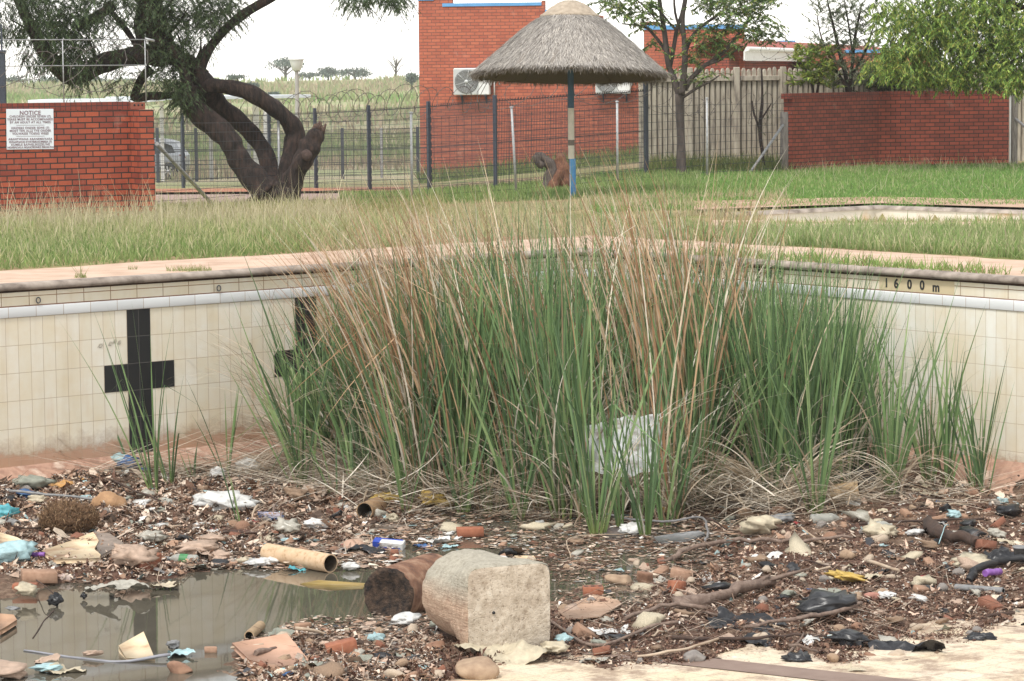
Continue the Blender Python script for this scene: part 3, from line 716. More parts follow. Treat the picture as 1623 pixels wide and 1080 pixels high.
# air conditioners
def aircon(px0, px1, py0, py1, label):
    a = on_b(px0, (py0 + py1) / 2, .18); b2 = on_b(px1, (py0 + py1) / 2, .18); c = (a + b2) / 2; w = np.linalg.norm(b2 - a) / 2
    z1, z0 = zpix(px0, py0), zpix(px0, py1); h = (z1 - z0) / 2; c[2] = (z1 + z0) / 2
    ax = np.array([[dB[0], dB[1], 0], [nB[0], nB[1], 0], [0, 0, 1.]])
    e = empty('air_conditioner', c + np.array([0, 0, -h]), label, 'air conditioner', 'air conditioner units on the brick building')
    MB().box(c, (w, .15, h), ax, bev=.02).build('casing', m_white, e)
    fc = c + ax[0] * (-w + h * .98) - ax[1] * .152; R_f = h * .86
    fa = np.array([ax[0], ax[2], -ax[1]])
    mb = MB(); mb.box(c + ax[0] * (-w + h * .98) - ax[1] * .151, (h * .93, .002, h * .92), ax); mb.build('fan_panel', simple('ac_panel', (.50, .51, .50), (.42, .43, .42), 5, .5, 0), e)
    mb = MB(); mb.lathe(fc, [(R_f * 1.02, .0), (R_f * 1.02, .012), (R_f * .98, .014), (R_f * .96, .004), (0, .003)], 32, 0, ax=fa)
    mb.build('fan_recess', simple('ac_dark', (.10, .10, .10), (.06, .06, .06), 5, .6, 0), e)
    mb = MB()
    for r in np.linspace(.18, .95, 9) * R_f:
        mb.tube([fc - ax[1] * .02 + r * (math.cos(t_) * ax[0] + math.sin(t_) * ax[2]) for t_ in np.linspace(0, 2 * math.pi, 25)], .005, 4, cap=False)
    for k in range(6):
        t_ = k * math.pi / 3 + .3; mb.bar(fc - ax[1] * .022, fc - ax[1] * .022 + R_f * (math.cos(t_) * ax[0] + math.sin(t_) * ax[2]), .006, 4)
    mb.lathe(fc - ax[1] * .02, [(R_f * .16, 0), (R_f * .16, .012), (0, .014)], 14, 0, ax=fa)
    mb.build('grille', simple('ac_grille', (.55, .56, .55), (.48, .48, .47), 5, .5, 0), e)
    for s_ in (-.6, .75):
        mb = MB(); q = c + ax[0] * w * s_ - np.array([0, 0, h + .015]); mb.box(q, (.02, .17, .014), ax); mb.box(q + ax[1] * .15 - np.array([0, 0, .11]), (.02, .012, .11), ax)
        mb.bar(q - ax[1] * .13, q + ax[1] * .14 - np.array([0, 0, .2]), .012, 6); mb.build('bracket', m_post, e)
    pts = smooth_path([c + ax[0] * w + np.array([0, 0, -h * .4]), c + ax[0] * (w + .08) + np.array([0, 0, h * .1]), c + ax[0] * (w + .2) + ax[1] * .1 + np.array([0, 0, h * .25]), c + ax[0] * (w + .24) + ax[1] * .16 + np.array([0, 0, -.1])], 4)
    MB().tube(pts, .018, 7).build('hose', simple('hose_grey', (.5, .5, .48), (.3, .3, .3), 9), e)
    return e
aircon(721.5, 778, 108.5, 151, 'white air conditioner left of the thatched umbrella, on the brick building')
aircon(945.5, 1000, 112, 149, 'white air conditioner half hidden under the right eave of the thatched umbrella')

# rear wing
D2 = 90.; wa2, wb2 = P(1022, 200, D2)[:2], P(1180.5, 200, D2)[:2]; dW, nW = frame_of(wa2, wb2)
wz = lambda py: P(1100, py, D2)[2]
wing = empty('brick_building', (wa2[0], wa2[1], -.6), 'rear red brick block with a blue capped flat top, seen through the thin branching tree', 'building')
wallmesh('wall', wa2, wb2, -1.2, wz(47), m_brickB, wing, thick=.4)
wallmesh('parapet_cap', wa2 - dW * .0, wb2 + dW * .03, wz(47) + .002, wz(40), m_blue, wing, nrm=-.04, thick=.3)
wallmesh('chimney', wa2 - dW * .1, wa2 + dW * .42, wz(40) + .005, wz(34), m_brickB, wing, nrm=.4, thick=.3)
# tiled roof house behind the panel fence
m_rt = simple('roof_tile_red', (.42, .12, .09), (.24, .07, .055), 3, .8, .4, .02, aniso=(6, 1, 1))
h0, h1 = P(1181, 84, 88), P(1420, 97, 124)
h0[2] = h1[2] = h0[2]
hd, hn = frame_of(h0, h1); house = empty('tiled_house', (h0[0], h0[1], -.8), 'long house with white fascia and red tiled roof behind the grey panel fence', 'building')
zf = h0[2]
wallmesh('wall', h0[:2] + hn * .5, h1[:2] + hn * .5, -1.5, zf - .16, m_brickR, house, thick=1.0)
wallmesh('fascia', h0[:2], h1[:2], zf - .24, zf + .05, m_white, house, thick=.05); 
mbx = MB(); ln = np.linalg.norm((h1 - h0)[:2]); hd3 = np.array([hd[0], hd[1], 0]); hn3 = np.array([hn[0], hn[1], 0])
mbx.bar(h0 + up3 * .12 - hn3 * .07, h0 + up3 * .12 - hn3 * .07 + hd3 * ln, .07, 8); mbx.build('gutter', m_white, house)
V = []; Fc = []; k_ = int(ln / .11)
for i in range(k_ + 1):
    w_ = .035 * abs(math.sin(i * math.pi / 2.0)) + .0
    for j, (o_, z_) in enumerate(((-.05, .17), (.9, .42), (1.8, .17))): V.append(tuple(h0 + hd3 * i * .11 + hn3 * o_ + up3 * (z_ + w_)))
Fc = [(i * 3 + j, i * 3 + j + 1, i * 3 + j + 4, i * 3 + j + 3) for i in range(k_) for j in range(2)]
make_obj('roof', V, Fc, m_rt, house)
ca_ = P(1235, 80, 112); cb_ = P(1271, 80, 112)
chm = wallmesh('chimney', ca_[:2], cb_[:2], zf + .1, P(1235, 68, 112)[2], m_brickR, house, thick=.8); wallmesh('chimney_cap', ca_[:2], cb_[:2] - np.array([.25, 0]), P(1235, 68, 112)[2] + .002, P(1235, 64.5, 112)[2], m_blue, house, nrm=-.03, thick=.86)
D3 = 99.; qa_, qb_ = P(1290, 100, D3)[:2], P(1475, 100, D3)[:2]
blk = empty('brick_building', (qa_[0], qa_[1], -.8), 'red brick block glimpsed between the shrubs and above the panel fence', 'building')
wallmesh('wall', qa_, qb_, -1.3, P(1380, 84, D3)[2], m_brickB, blk, thick=6); wallmesh('parapet_cap', P(1340, 100, D3)[:2], qb_, P(1380, 84, D3)[2] + .002, P(1380, 79, D3)[2], m_blue, blk, nrm=-.04, thick=.3)
wallmesh('parapet', qa_, P(1338, 100, D3)[:2], P(1380, 84, D3)[2] + .002, P(1380, 73, D3)[2], m_brickR, blk, thick=.24)

# ================================================================ PRECAST PANEL FENCE
m_panel = simple('precast_concrete', (.46, .41, .33), (.30, .26, .21), 4, .95, .5, .006, aniso=(3, 3, .6), stops=[(.3, (.20, .17, .14)), (.5, (.40, .35, .28)), (.75, (.52, .47, .38))])
fa_, fb_ = P(1016, 200, 64.0), P(1720, 200, 68.0); fd, fn = frame_of(fa_, fb_); fl = np.linalg.norm((fb_ - fa_)[:2])
pf = empty('panel_fence', (fa_[0], fa_[1], -.3), 'weathered grey precast concrete fence of upright palings behind the lawn', 'fence')
ax = np.array([[fd[0], fd[1], 0], [fn[0], fn[1], 0], [0, 0, 1.]])
mb = MB(); pitch = .128; fz0 = -.55; n_p = int(fl / pitch)
for i in range(n_p):
    c = fa_[:2] + fd * (i + .5) * pitch; top = 1.93 + .02 * math.sin(i * 2.1) + random.uniform(-.015, .015); w_ = .038
    prof = [(-w_, fz0), (w_, fz0), (w_, top - .06), (w_ * .55, top - .01), (0, top), (-w_ * .55, top - .01), (-w_, top - .06)]
    dpt = .03; tw = random.uniform(-.01, .01)
    V = [(c[0] + fd[0] * u - fn[0] * (dpt + tw), c[1] + fd[1] * u - fn[1] * (dpt + tw), z) for u, z in prof] + [(c[0] + fd[0] * u * 1.25 + fn[0] * .02, c[1] + fd[1] * u * 1.25 + fn[1] * .02, z) for u, z in prof]
    k = 7; mb.add(V, [tuple(range(k))] + [(j, j + k, (j + 1) % k + k, (j + 1) % k) for j in range(k)])
mb.build('paling', m_panel, pf)
mb = MB(); mb.box(np.append(fa_[:2] + fd * fl / 2 + fn * .06, .6), (fl / 2, .02, 1.1), ax); mb.build('backing_panel', simple('precast_gap_shade', (.16, .135, .11), (.09, .078, .065), 4, .95, .3), pf)  # backing coloured darker to put shade into the gaps between palings
for z in (1.70,):
    for k in range(int(fl / 1.15)):
        mb = MB(); a = fa_[:2] + fd * (k * 1.15 + .09); mb.box(np.append(a + fd * .48 - fn * .055, z + .01 * math.sin(k)), (.475, .03, .055), ax, bev=.008); mb.build('rail', m_panel, pf)
for k in range(int(fl / 1.15) + 1):
    mb = MB(); a = fa_[:2] + fd * k * 1.15 - fn * .05; mb.box(np.append(a, .70), (.065, .045, 1.26), ax, bev=.012); mb.build('post', m_panel, pf)

# ================================================================ WELDED MESH FENCE WITH DARK POSTS
fpts = [(1024, 60.0), (905, 58.3), (785, 57.4), (680, 59.5), (585, 62.), (500, 65.5), (427, 69), (290, 72.5), (215, 75), (140, 78), (60, 81), (-20, 84)]
FP = []
for px, d in fpts:
    p = P(px, 250, d); FP.append(np.array([p[0], p[1], gzp(p)]))
mf = empty('mesh_fence', FP[0], 'dark welded mesh security fence with spiked top running in front of the brick building', 'fence')
for i, p in enumerate(FP):
    mb = MB(); d_, n_ = frame_of(FP[max(i - 1, 0)], FP[min(i + 1, len(FP) - 1)]); ax = np.array([[d_[0], d_[1], 0], [n_[0], n_[1], 0], [0, 0, 1.]])
    hh = 1.86 if i else 2.0
    mb.box(p + np.array([0, 0, hh / 2 - .1]), (.036 if i else .050, .034, hh / 2 + .1), ax, bev=.006)
    for z in np.arange(.12, hh - .05, .17): mb.box(p + np.array([0, 0, z]) - ax[1] * .045, (.02, .006, .06), ax, 1)
    mb.build('post', [m_post, simple('bolt_dark', (.02, .022, .03)) if i == 0 else bpy.data.materials['bolt_dark']], mf)
def mesh_panel(a, b, h, sp, r, hz, spikes=True, rh=None):
    V = []; Fc = []
    d = (b - a)[:2]; L = np.linalg.norm(d); d = d / L; n = int(L / sp); nv = np.array([-d[1], d[0]])
    rh = rh or r
    def quad(p, q, side):
        k = len(V); V.extend([p - side, p + side, q + side, q - side]); Fc.append((k, k + 1, k + 2, k + 3))
    for i in range(n + 1):
        c = a + (b - a) * i / n; s = np.array([d[0], d[1], 0]) * r
        top = h + (.045 if spikes and True else 0)
        quad(c + up3 * .03, c + up3 * top, s)
    for z in hz:
        quad(a + up3 * z, b + up3 * z, up3 * rh)
    if spikes:
        m_ = int(L / .07)
        for i in range(m_):
            c = a + (b - a) * (i + .5) / m_ + up3 * h; k = len(V); s = np.array([d[0], d[1], 0]) * .014
            V.extend([c - s, c + s, c + up3 * .06 + s * .8 - np.array([nv[0], nv[1], 0]) * .02]); Fc.append((k, k + 1, k + 2))
    return V, Fc
for a, b in zip(FP[:-1], FP[1:]):
    a, b = b, a
    hz = list(np.arange(.06, 1.75, .105)); hz2 = []
    V, Fc = mesh_panel(a, b, 1.74, .036, .0056, hz, True, .0036)
    V2, F2 = mesh_panel(a, b, 1.74, 5, .003, [1.74, .92], False, .008); k = len(V); V += V2; Fc += [tuple(i + k for i in f) for f in F2]
    make_obj('mesh_panel', V, Fc, m_mesh_w, mf)
# far boundary fence
FQ = []
for px, d in ((180, 92), (250, 93), (311, 95), (395, 97), (470, 99), (543, 101), (605, 103), (662, 105)):
    p = P(px, 250, d); FQ.append(np.array([p[0], p[1], gzp(p)]))
ff = empty('mesh_fence', FQ[0], 'distant lower mesh fence along the edge of the field behind the big tree', 'fence')
for i, p in enumerate(FQ):
    mb = MB(); mb.box(p + up3 * .8, (.05, .05, .95), bev=.01); mb.build('post', m_post if i % 3 else m_galv, ff)
for a, b in zip(FQ[:-1], FQ[1:]):
    V, Fc = mesh_panel(a, b, 1.6, .09, .006, [.1, .55, 1.05, 1.55], False, .012); make_obj('mesh_panel', V, Fc, m_mesh_w, ff)

# ================================================================ GALVANISED WIRE FENCE IN FRONT
gp = [(246, 44.6), (443, 49.8), (653, 51.5), (819, 52.5), (979, 55), (1121, 58), (1243, 61.2)]
GP = []
for px, d in gp:
    p = P(px, 300, d); GP.append(np.array([p[0], p[1], gzp(p)]))
wf = empty('wire_fence', GP[1], 'thin wire mesh fence on galvanised pipe posts, starting at the left brick wall', 'fence')
for i in range(1, 6):
    ln_ = {3: (-.08, -.04)}.get(i, (0, 0)); p = GP[i]
    mb = MB(); mb.bar(p - up3 * .2, p + up3 * 1.56 + np.array([ln_[0], ln_[1], 0]), .024, 10); mb.lathe(p + up3 * 1.56 + np.array([ln_[0], ln_[1], 0]), [(.036, -.01), (.036, .008), (0, .016)], 12); mb.build('post', m_galv, wf)
for i in range(6):
    a, b = GP[i], GP[i + 1]
    V, Fc = mesh_panel(a, b, 1.45, .15, .0034, list(np.arange(.08, 1.46, .15)), False, .0038); make_obj('wire_mesh', V, Fc, m_mesh_w, wf)
m_wood = simple('weathered_wood', (.30, .27, .24), (.13, .11, .10), 6, .9, .6, .01, aniso=(4, 4, .7))
g = GP[6]; mb = MB(); mb.tube([g - up3 * .2, g + up3 * .5, g + up3 * 1.25], [.085, .08, .075], 8, wob=.1); mb.build('end_post', m_wood, wf)
q = PG(1188, 275); mb = MB(); mb.bar(q, g + up3 * .98 - np.array([.03, .1, 0]), .028, 8); mb.build('brace', m_galv, wf)
q = PG(343, 331); e_ = hit_wall(249, 229, W1 + wd * .26, wn); mb = MB(); mb.bar(q, P(248.5, 228, 44.6), .032, 10); mb.build('brace', m_galv, wf)
# gate post right of the right hand wall
gp2 = empty('fence_post', (*P(1608, 255, 64.6)[:2], -.25), 'grey weathered post with a pipe brace at the right end of the dark brick wall', 'post')
bz = np.array(gp2.location); mb = MB(); mb.box(bz + up3 * .75, (.06, .06, .82), bev=.015); mb.build('post', m_wood, gp2)
mb = MB(); mb.bar(bz + up3 * 1.02, P(1640, 215, 63.5), .03, 8); mb.build('brace', m_galv, gp2)
mb = MB(); mb.box(bz - np.array([.10, .0, -.72]), (.018, .03, .80), bev=.004); mb.build('white_strip', m_white, gp2)

# ================================================================ RAZOR WIRE
def coil(path, r, pitch, wire, n_per=14, seed=0, squash=.85):
    rr = np.random.default_rng(seed); path = np.asarray(path, float)
    seg = np.linalg.norm(np.diff(path, axis=0), axis=1); cum = np.concatenate([[0], np.cumsum(seg)]); L = cum[-1]
    n = int(L / pitch * n_per); s = np.linspace(0, L, n); c = np.stack([np.interp(s, cum, path[:, k]) for k in range(3)], 1)
    a = np.arange(n) / n_per * 2 * math.pi + .6 * np.sin(np.arange(n) * .11)
    rad = r * (1 + .28 * np.sin(np.arange(n) * .083 + seed) + .12 * np.sin(np.arange(n) * .31))
    t = np.gradient(c, axis=0); t /= np.linalg.norm(t, axis=1)[:, None]; side = np.cross(t, up3)
    pts = c + side * (rad * np.cos(a))[:, None] + np.array([0, 0, 1.]) * (rad * squash * np.sin(a))[:, None] + t * (rad * .9 * np.sin(a + 1))[:, None]
    mb = MB(); mb.tube(pts, wire, 4, cap=False)
    V = []; 
    for i in range(0, n, 2):                                  # barbs
        p = pts[i]; q = pts[min(i + 1, n - 1)] - p; q = q / (np.linalg.norm(q) + 1e-6); w = np.cross(q, [0.3, .9, .2]); w /= np.linalg.norm(w)
        k = mb.n; mb.add([p - w * .026, p + w * .026, p + q * .02], [(0, 1, 2)])
    return mb
m_razor = simple('razor_wire', (.16, .14, .13), (.09, .07, .06), 30, .5, 0, metal=.3)
rz = [p + up3 * 1.88 for p in FP[::-1]][3:]
tag(coil(rz, .33, .62, .0065, seed=2).build('razor_wire', m_razor, loc=tuple(FP[5] + up3 * 1.8)), 'rusty razor wire coil drooping along the top of the dark mesh fence', 'razor wire')
tag(coil([FP[0] + up3 * 1.7, fa_ + np.array([1.5, -.4, 1.0 - fa_[2]]), np.array([ra[0], ra[1] - .3, 1.15])], .30, .7, .005, seed=5).build('razor_wire', m_razor, loc=tuple(FP[0] + up3 * 1.7)), 'sparse razor wire loops hanging in front of the grey panel fence', 'razor wire')
tag(coil([np.array([*P(1190, 70, 67)[:2], 2.35]), np.array([*P(1300, 60, 68)[:2], 2.4])], .28, .45, .004, seed=8).build('razor_wire', m_razor, loc=tuple(P(1190, 80, 67))), 'thin razor wire loops above the panel fence in front of the white fascia', 'razor wire')
tag(coil([np.append(W0_ + wn * .1, 2.0), np.append(W1 + wn * .1, 2.0)], .36, .42, .005, seed=9).build('razor_wire', m_razor, loc=(W1[0], W1[1], ZTOP)), 'razor wire coil inside the pipe frame on top of the left brick wall', 'razor wire')
# pipe frame on the wall
fr = empty('pipe_frame', (W1[0], W1[1], ZTOP), 'galvanised pipe frame with two rails standing on top of the left brick wall', 'frame')
def onw(px, py): return hit_wall(px, py, W1 + wn * .1, wn)
for py0 in (62, 103):
    a = onw(231, py0 + (1 if py0 < 80 else .5)); b2 = a - np.array([wd[0], wd[1], 0]) * 5.5; MB().bar(a, b2, .008, 8).build('rail', m_galv, fr)
for px in (99, 229.5): 
    a = onw(px, 62); b2 = a.copy(); b2[2] = ZTOP - .02; MB().bar(a, b2, .009, 8).build('upright', m_galv, fr)
a = onw(231, 62); MB().bar(a, a + np.array([wd[0] * .14, wd[1] * .14, -.03]), .02, 8).build('elbow', m_galv, fr)
a = onw(3, 84); a2 = a.copy(); a2[2] = ZTOP - .02
fpst = empty('fence_post', a2, 'dark post standing on the left brick wall at the photo edge', 'post')
mb = MB(); mb.box((a + a2) / 2, (.045, .045, (a - a2)[2] / 2), bev=.005); mb.build('shaft', m_post, fpst); mb = MB(); mb.box(a + up3 * .02, (.055, .055, .02), bev=.008); mb.box(a + up3 * .22, (.012, .012, .2)); mb.build('cap', m_post, fpst)

# ================================================================ THATCHED UMBRELLA
ub = PG(908, 313); us = sc_at(ub)
um = empty('thatched_umbrella', ub, 'thatched grass sunshade with a pale cement cap on a blue and cream painted pole', 'umbrella')
H_ = lambda py: ub[2] + (313 - py) / us
mb = MB(); r_ = .052
for k, (y0, y1, mm) in enumerate(((316, 252, 0), (252, 172, 1), (172, 100, 2))): mb.lathe((ub[0] - .02 * (k > 0), ub[1], 0), [(r_, H_(y0)), (r_, H_(y1))], 16, mm)
mb.lathe((ub[0] - .02, ub[1], 0), [(r_ + .002, H_(231)), (r_ + .002, H_(222))], 16, 3)
mb.build('pole', [simple('pole_blue', (.08, .27, .52), (.06, .2, .4), 9, .6, .2), simple('pole_cream', (.60, .56, .46), (.48, .44, .36), 9, .6, .2), simple('pole_teal', (.035, .085, .13), (.02, .06, .10), 9, .6, .2), simple('pole_worn', (.12, .10, .08), (.2, .16, .13), 40, .9, .2)], um)
tilt = Matrix.Rotation(math.radians(-4.5), 3, 'X') @ Matrix.Rotation(math.radians(1.0), 3, 'Y'); tl = np.array(tilt)
zc = H_(118); cxu = ub[0] - .035
def tp(V): return (np.asarray(V) @ tl.T) + np.array([cxu, ub[1], zc])
profp = [(.0, 1.16), (.46, .93), (.60, .85), (.80, .70), (1.05, .48), (1.30, .26), (1.50, .09), (1.585, -.01), (1.57, -.05), (1.45, -.03), (1.2, .12), (.8, .45), (.3, .8)]
prof_r = np.array([p[0] for p in profp[:8]]); prof_z = np.array([p[1] for p in profp[:8]])
m_thatch = vcmat('thatch', .95, 120, .35, 0, .5)
mb = MB(); V = []; nn = 64
for k, (r, z) in enumerate(profp):
    for j in range(nn):
        a = j * 2 * math.pi / nn; w = 1 + .012 * math.sin(j * 1.7 + k) + .008 * math.sin(j * 3.3); V.append((r * w * math.cos(a), r * w * math.sin(a), z + .012 * math.sin(j * 2.9 + k)))
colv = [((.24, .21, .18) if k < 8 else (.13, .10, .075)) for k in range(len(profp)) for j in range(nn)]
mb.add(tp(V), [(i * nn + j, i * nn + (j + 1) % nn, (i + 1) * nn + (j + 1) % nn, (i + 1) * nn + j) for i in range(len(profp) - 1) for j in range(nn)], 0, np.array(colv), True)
n = 26000; s = np.sqrt(rng.uniform(.07, 1.0, n)); rI = s * 1.57; th_ = rng.uniform(0, 2 * math.pi, n)
zI = np.interp(rI, prof_r, prof_z); slope = np.arctan2(np.interp(rI, prof_r, prof_z) - np.interp(rI + .08, prof_r, prof_z), .08)
base = np.stack([rI * np.cos(th_), rI * np.sin(th_), zI + rng.uniform(.0, .02, n)], 1)
lean = np.pi / 2 + slope - rng.uniform(-.03, .16, n)
Vb, Fb, Cb = blades(base, rng.uniform(.08, .24, n), th_ + rng.normal(0, .28, n), lean, rng.normal(.05, .12, n), rng.uniform(.005, .012, n), pick([(.40, .37, .34), (.31, .285, .26), (.48, .44, .39), (.21, .19, .175)], n, .15), pick([(.46, .42, .38), (.35, .32, .29), (.56, .51, .45)], n, .15), S=3, yaw=th_ + np.pi / 2)
n2 = 5200; t2 = rng.uniform(0, 2 * math.pi, n2); base2 = np.stack([1.56 * np.cos(t2), 1.56 * np.sin(t2), rng.uniform(-.04, .02, n2)], 1)
V2, F2, C2 = blades(base2, rng.uniform(.03, .13, n2), t2 + rng.normal(0, .5, n2), rng.uniform(2.0, 2.9, n2), rng.normal(.1, .2, n2), rng.uniform(.005, .012, n2), pick([(.22, .19, .16), (.30, .26, .21), (.14, .12, .1)], n2), pick([(.30, .26, .22), (.2, .17, .14)], n2), S=3)
Vm, Fm, Cm = merge([(Vb, Fb, Cb), (V2, F2, C2)])
V0 = np.concatenate(mb.V); F0 = np.array(mb.F)
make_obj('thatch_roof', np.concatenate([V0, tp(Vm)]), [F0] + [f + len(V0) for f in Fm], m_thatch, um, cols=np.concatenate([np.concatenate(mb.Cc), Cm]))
mb = MB(); prc = [(0, 1.205), (.10, 1.20), (.22, 1.155), (.34, 1.08), (.44, .985), (.49, .955), (.50, .925), (.47, .91), (.3, 1.0)]
V = [(r * (1 + .02 * math.sin(j * 1.3 + k)) * math.cos(j * 2 * math.pi / 40), r * (1 + .02 * math.sin(j * 1.3 + k)) * math.sin(j * 2 * math.pi / 40), z + .008 * math.sin(j * 1.9 + k)) for k, (r, z) in enumerate(prc) for j in range(40)]
mb.add(tp(V), [(i * 40 + j, i * 40 + (j + 1) % 40, (i + 1) * 40 + (j + 1) % 40, (i + 1) * 40 + j) for i in range(len(prc) - 1) for j in range(40)], 0, (1, 1, 1), True)
mb.build('cement_cap', simple('cement_cap', (.46, .38, .29), (.30, .24, .18), 12, .95, .5, .012), um)
mb = MB()
for k in range(12):
    a = k * math.pi / 6; mb.add(*((lambda b0: (np.concatenate(b0.V), b0.F))(MB().bar(tp([(0.05 * math.cos(a), .05 * math.sin(a), .93)])[0], tp([(1.42 * math.cos(a), 1.42 * math.sin(a), -.02)])[0], .022, 6))), 0, (1, 1, 1), True)
mb.build('rafters', simple('rafter', (.12, .08, .05), (.07, .05, .03), 9), um)

# ================================================================ CARPORT, CAR, LAMP POST
cpo = empty('carport', P(300, 270, 100), 'white steel carport with a flat thin roof behind the left brick wall and tree', 'carport')
for a, b2 in (((60, 159, 104), (250, 160, 104)), ((240, 156, 94), (418, 161, 98))):
    p, q = P(*a), P(*b2); q[2] = p[2] if a[0] > 200 else q[2]; d_, n_ = frame_of(p, q); ax = np.array([[d_[0], d_[1], 0], [n_[0], n_[1], 0], [0, 0, 1.]]); c = (p + q) / 2
    MB().box(c + n_[0] * 0, (np.linalg.norm((q - p)[:2]) / 2, 2.2, .055), ax, bev=.01).build('roof', simple('carport_white', (.70, .74, .78), (.6, .65, .7), 3, .5, 0), cpo)
for px, d in ((405, 96), (256, 95), (420, 100), (333, 99)):
    p = P(px, 162, d); z0 = gzp(p); MB().box((p[0], p[1], (p[2] + z0) / 2), (.06 if px != 405 else .10, .06, (p[2] - z0) / 2), bev=.01).build('post', m_white, cpo)
# parked car (rear part shows beside the wall)
dC = 118.; pc = P(276, 283, dC); pc[2] = gzp(pc)
car = empty('parked_car', pc, 'silver grey hatchback behind the fences, its rear showing beside the left brick wall', 'car')
rear = P(298.5, 270, dC)[0]
def cx(u): return rear - u                                   # u metres forward from the tail (car faces left)
side = [(0.0, .55), (.02, .95), (.12, 1.10), (.42, 1.50), (.75, 1.60), (1.6, 1.66), (2.3, 1.60), (2.95, 1.22), (3.1, 1.1), (4.1, .98), (4.35, .75), (4.38, .35), (3.95, .26)]
def arch(c, r=.40): return [(c + r * math.cos(a), .30 + r * math.sin(a)) for a in np.linspace(0, math.pi, 9)]
outline = side + arch(3.55)[0:9] + [(2.9, .24), (1.3, .24)] + arch(.72) + [(.16, .28)]
mb = MB(); hw = .86; V = []
for s_ in (-1, 1):
    for u, z in outline:
        V.append((cx(u), pc[1] + s_ * (hw - .12 * max(0, z - .95) / .7), pc[2] + z))
k = len(outline); mb.add(V, [tuple(range(k)), tuple(range(2 * k - 1, k - 1, -1))] + [(j, (j + 1) % k, (j + 1) % k + k, j + k) for j in range(k)])
mcar, tcar, bcar = newmat('car_paint'); bcar.inputs['Base Color'].default_value = (.36, .38, .41, 1); bcar.inputs['Metallic'].default_value = .5; bcar.inputs['Roughness'].default_value = .3
mb.build('body', mcar, car)
yf = pc[1] - hw - .002
def cpoly(name, pts, mat, off=.0):
    V = [(cx(u), pc[1] - (hw - .12 * max(0, z - .95) / .7) - .006 - off, pc[2] + z) for u, z in pts]; V2 = [(x, y + .03, z) for x, y, z in V]; k = len(V)
    return make_obj(name, V + V2, [tuple(range(k))] + [(j, (j + 1) % k, (j + 1) % k + k, j + k) for j in range(k)], mat, car)
m_glass = simple('car_glass', (.03, .035, .04), (.02, .02, .025), 3, .08, 0)
cpoly('side_window', [(.42, 1.08), (.55, 1.36), (.8, 1.46), (1.25, 1.50), (1.25, 1.04), (.8, 1.05)], m_glass); cpoly('side_window', [(1.32, 1.04), (1.32, 1.51), (2.2, 1.48), (2.8, 1.15), (2.8, 1.04)], m_glass)
cpoly('tail_light', [(.0, .86), (.03, 1.02), (.30, 1.0), (.12, .90)], simple('tail_red', (.25, .02, .02), (.18, .015, .015), 5, .2, 0))
cpoly('bumper', [(.0, .34), (-.03, .56), (.20, .58), (.26, .36)], simple('bumper_grey', (.30, .31, .33), (.25, .26, .28), 5, .5, 0))
cpoly('sill', [(1.15, .24), (1.15, .33), (3.1, .33), (3.1, .24)], m_black)
for u in (.72, 3.55):
    for s_ in (-1, 1):
        w = MB(); ax = np.array([[1, 0, 0], [0, 0, 1.], [0, -1, 0]]); c = (cx(u), pc[1] + s_ * (hw - .10), pc[2] + .33)
        if s_ > 0: ax = np.array([[1, 0, 0], [0, 0, -1.], [0, 1, 0]])
        w.lathe(c, [(.22, .10), (.24, .115), (.31, .11), (.335, .08), (.335, -.1), (0, -.1)], 24, 0, ax=ax); wh = w.build('wheel', m_black, car)
        r = MB(); r.lathe(c, [(.225, .10), (.225, .05), (.20, .045), (0, .04)], 20, 1, ax=ax)
        axn = np.asarray(ax)
        for q in range(7):
            a = q * 2 * math.pi / 7; dv = math.cos(a) * axn[0] + math.sin(a) * axn[1]; pv_ = np.cross(axn[2], dv); cc_ = np.array(c) + axn[2] * .09
            r.add([cc_ + dv * .03 - pv_ * .025, cc_ + dv * .21 - pv_ * .04, cc_ + dv * .22 + pv_ * .03, cc_ + dv * .03 + pv_ * .025], [(0, 1, 2, 3)], 0)
        r.lathe(c, [(.05, .085), (.045, .105), (0, .108)], 12, 0, ax=ax)
        r.build('rim', [simple('alloy', (.55, .56, .57), (.5, .5, .52), 5, .3, 0, metal=.6), m_black], wh)
# lamp post
dl_ = 85.; lp_b = P(473, 280, dl_); lp_b[2] = gzp(lp_b)
lamp = empty('lamp_post', lp_b, 'concrete lamp post with a white tapering lantern, standing between the big tree and the field', 'lamp post')
zz = lambda py: P(472, py, dl_)[2]
MB().lathe((lp_b[0], lp_b[1], 0), [(.085, lp_b[2] - .2), (.075, lp_b[2] + 1), (.055, zz(113)), (.055, zz(112))], 14).build('pole', simple('lamp_concrete', (.42, .40, .38), (.32, .30, .28), 9, .9, .2), lamp)
m, t, b = newmat('lamp_diffuser'); b.inputs['Base Color'].default_value = (.80, .80, .78, 1); b.inputs['Roughness'].default_value = .4; b.inputs['Transmission Weight'].default_value = .15
MB().lathe((lp_b[0], lp_b[1], 0), [(.10, zz(112)), (.13, zz(111)), (.205, zz(97)), (.205, zz(95.5))], 20).build('diffuser', m, lamp)
MB().lathe((lp_b[0], lp_b[1], 0), [(.20, zz(95.6)), (.245, zz(95)), (.245, zz(94.3)), (.06, zz(91.5)), (0, zz(91))], 20).build('hood', m_white, lamp)
MB().lathe((lp_b[0], lp_b[1], 0), [(.06, zz(114)), (.10, zz(112.6)), (.10, zz(111.8))], 16).build('collar', m_galv, lamp)

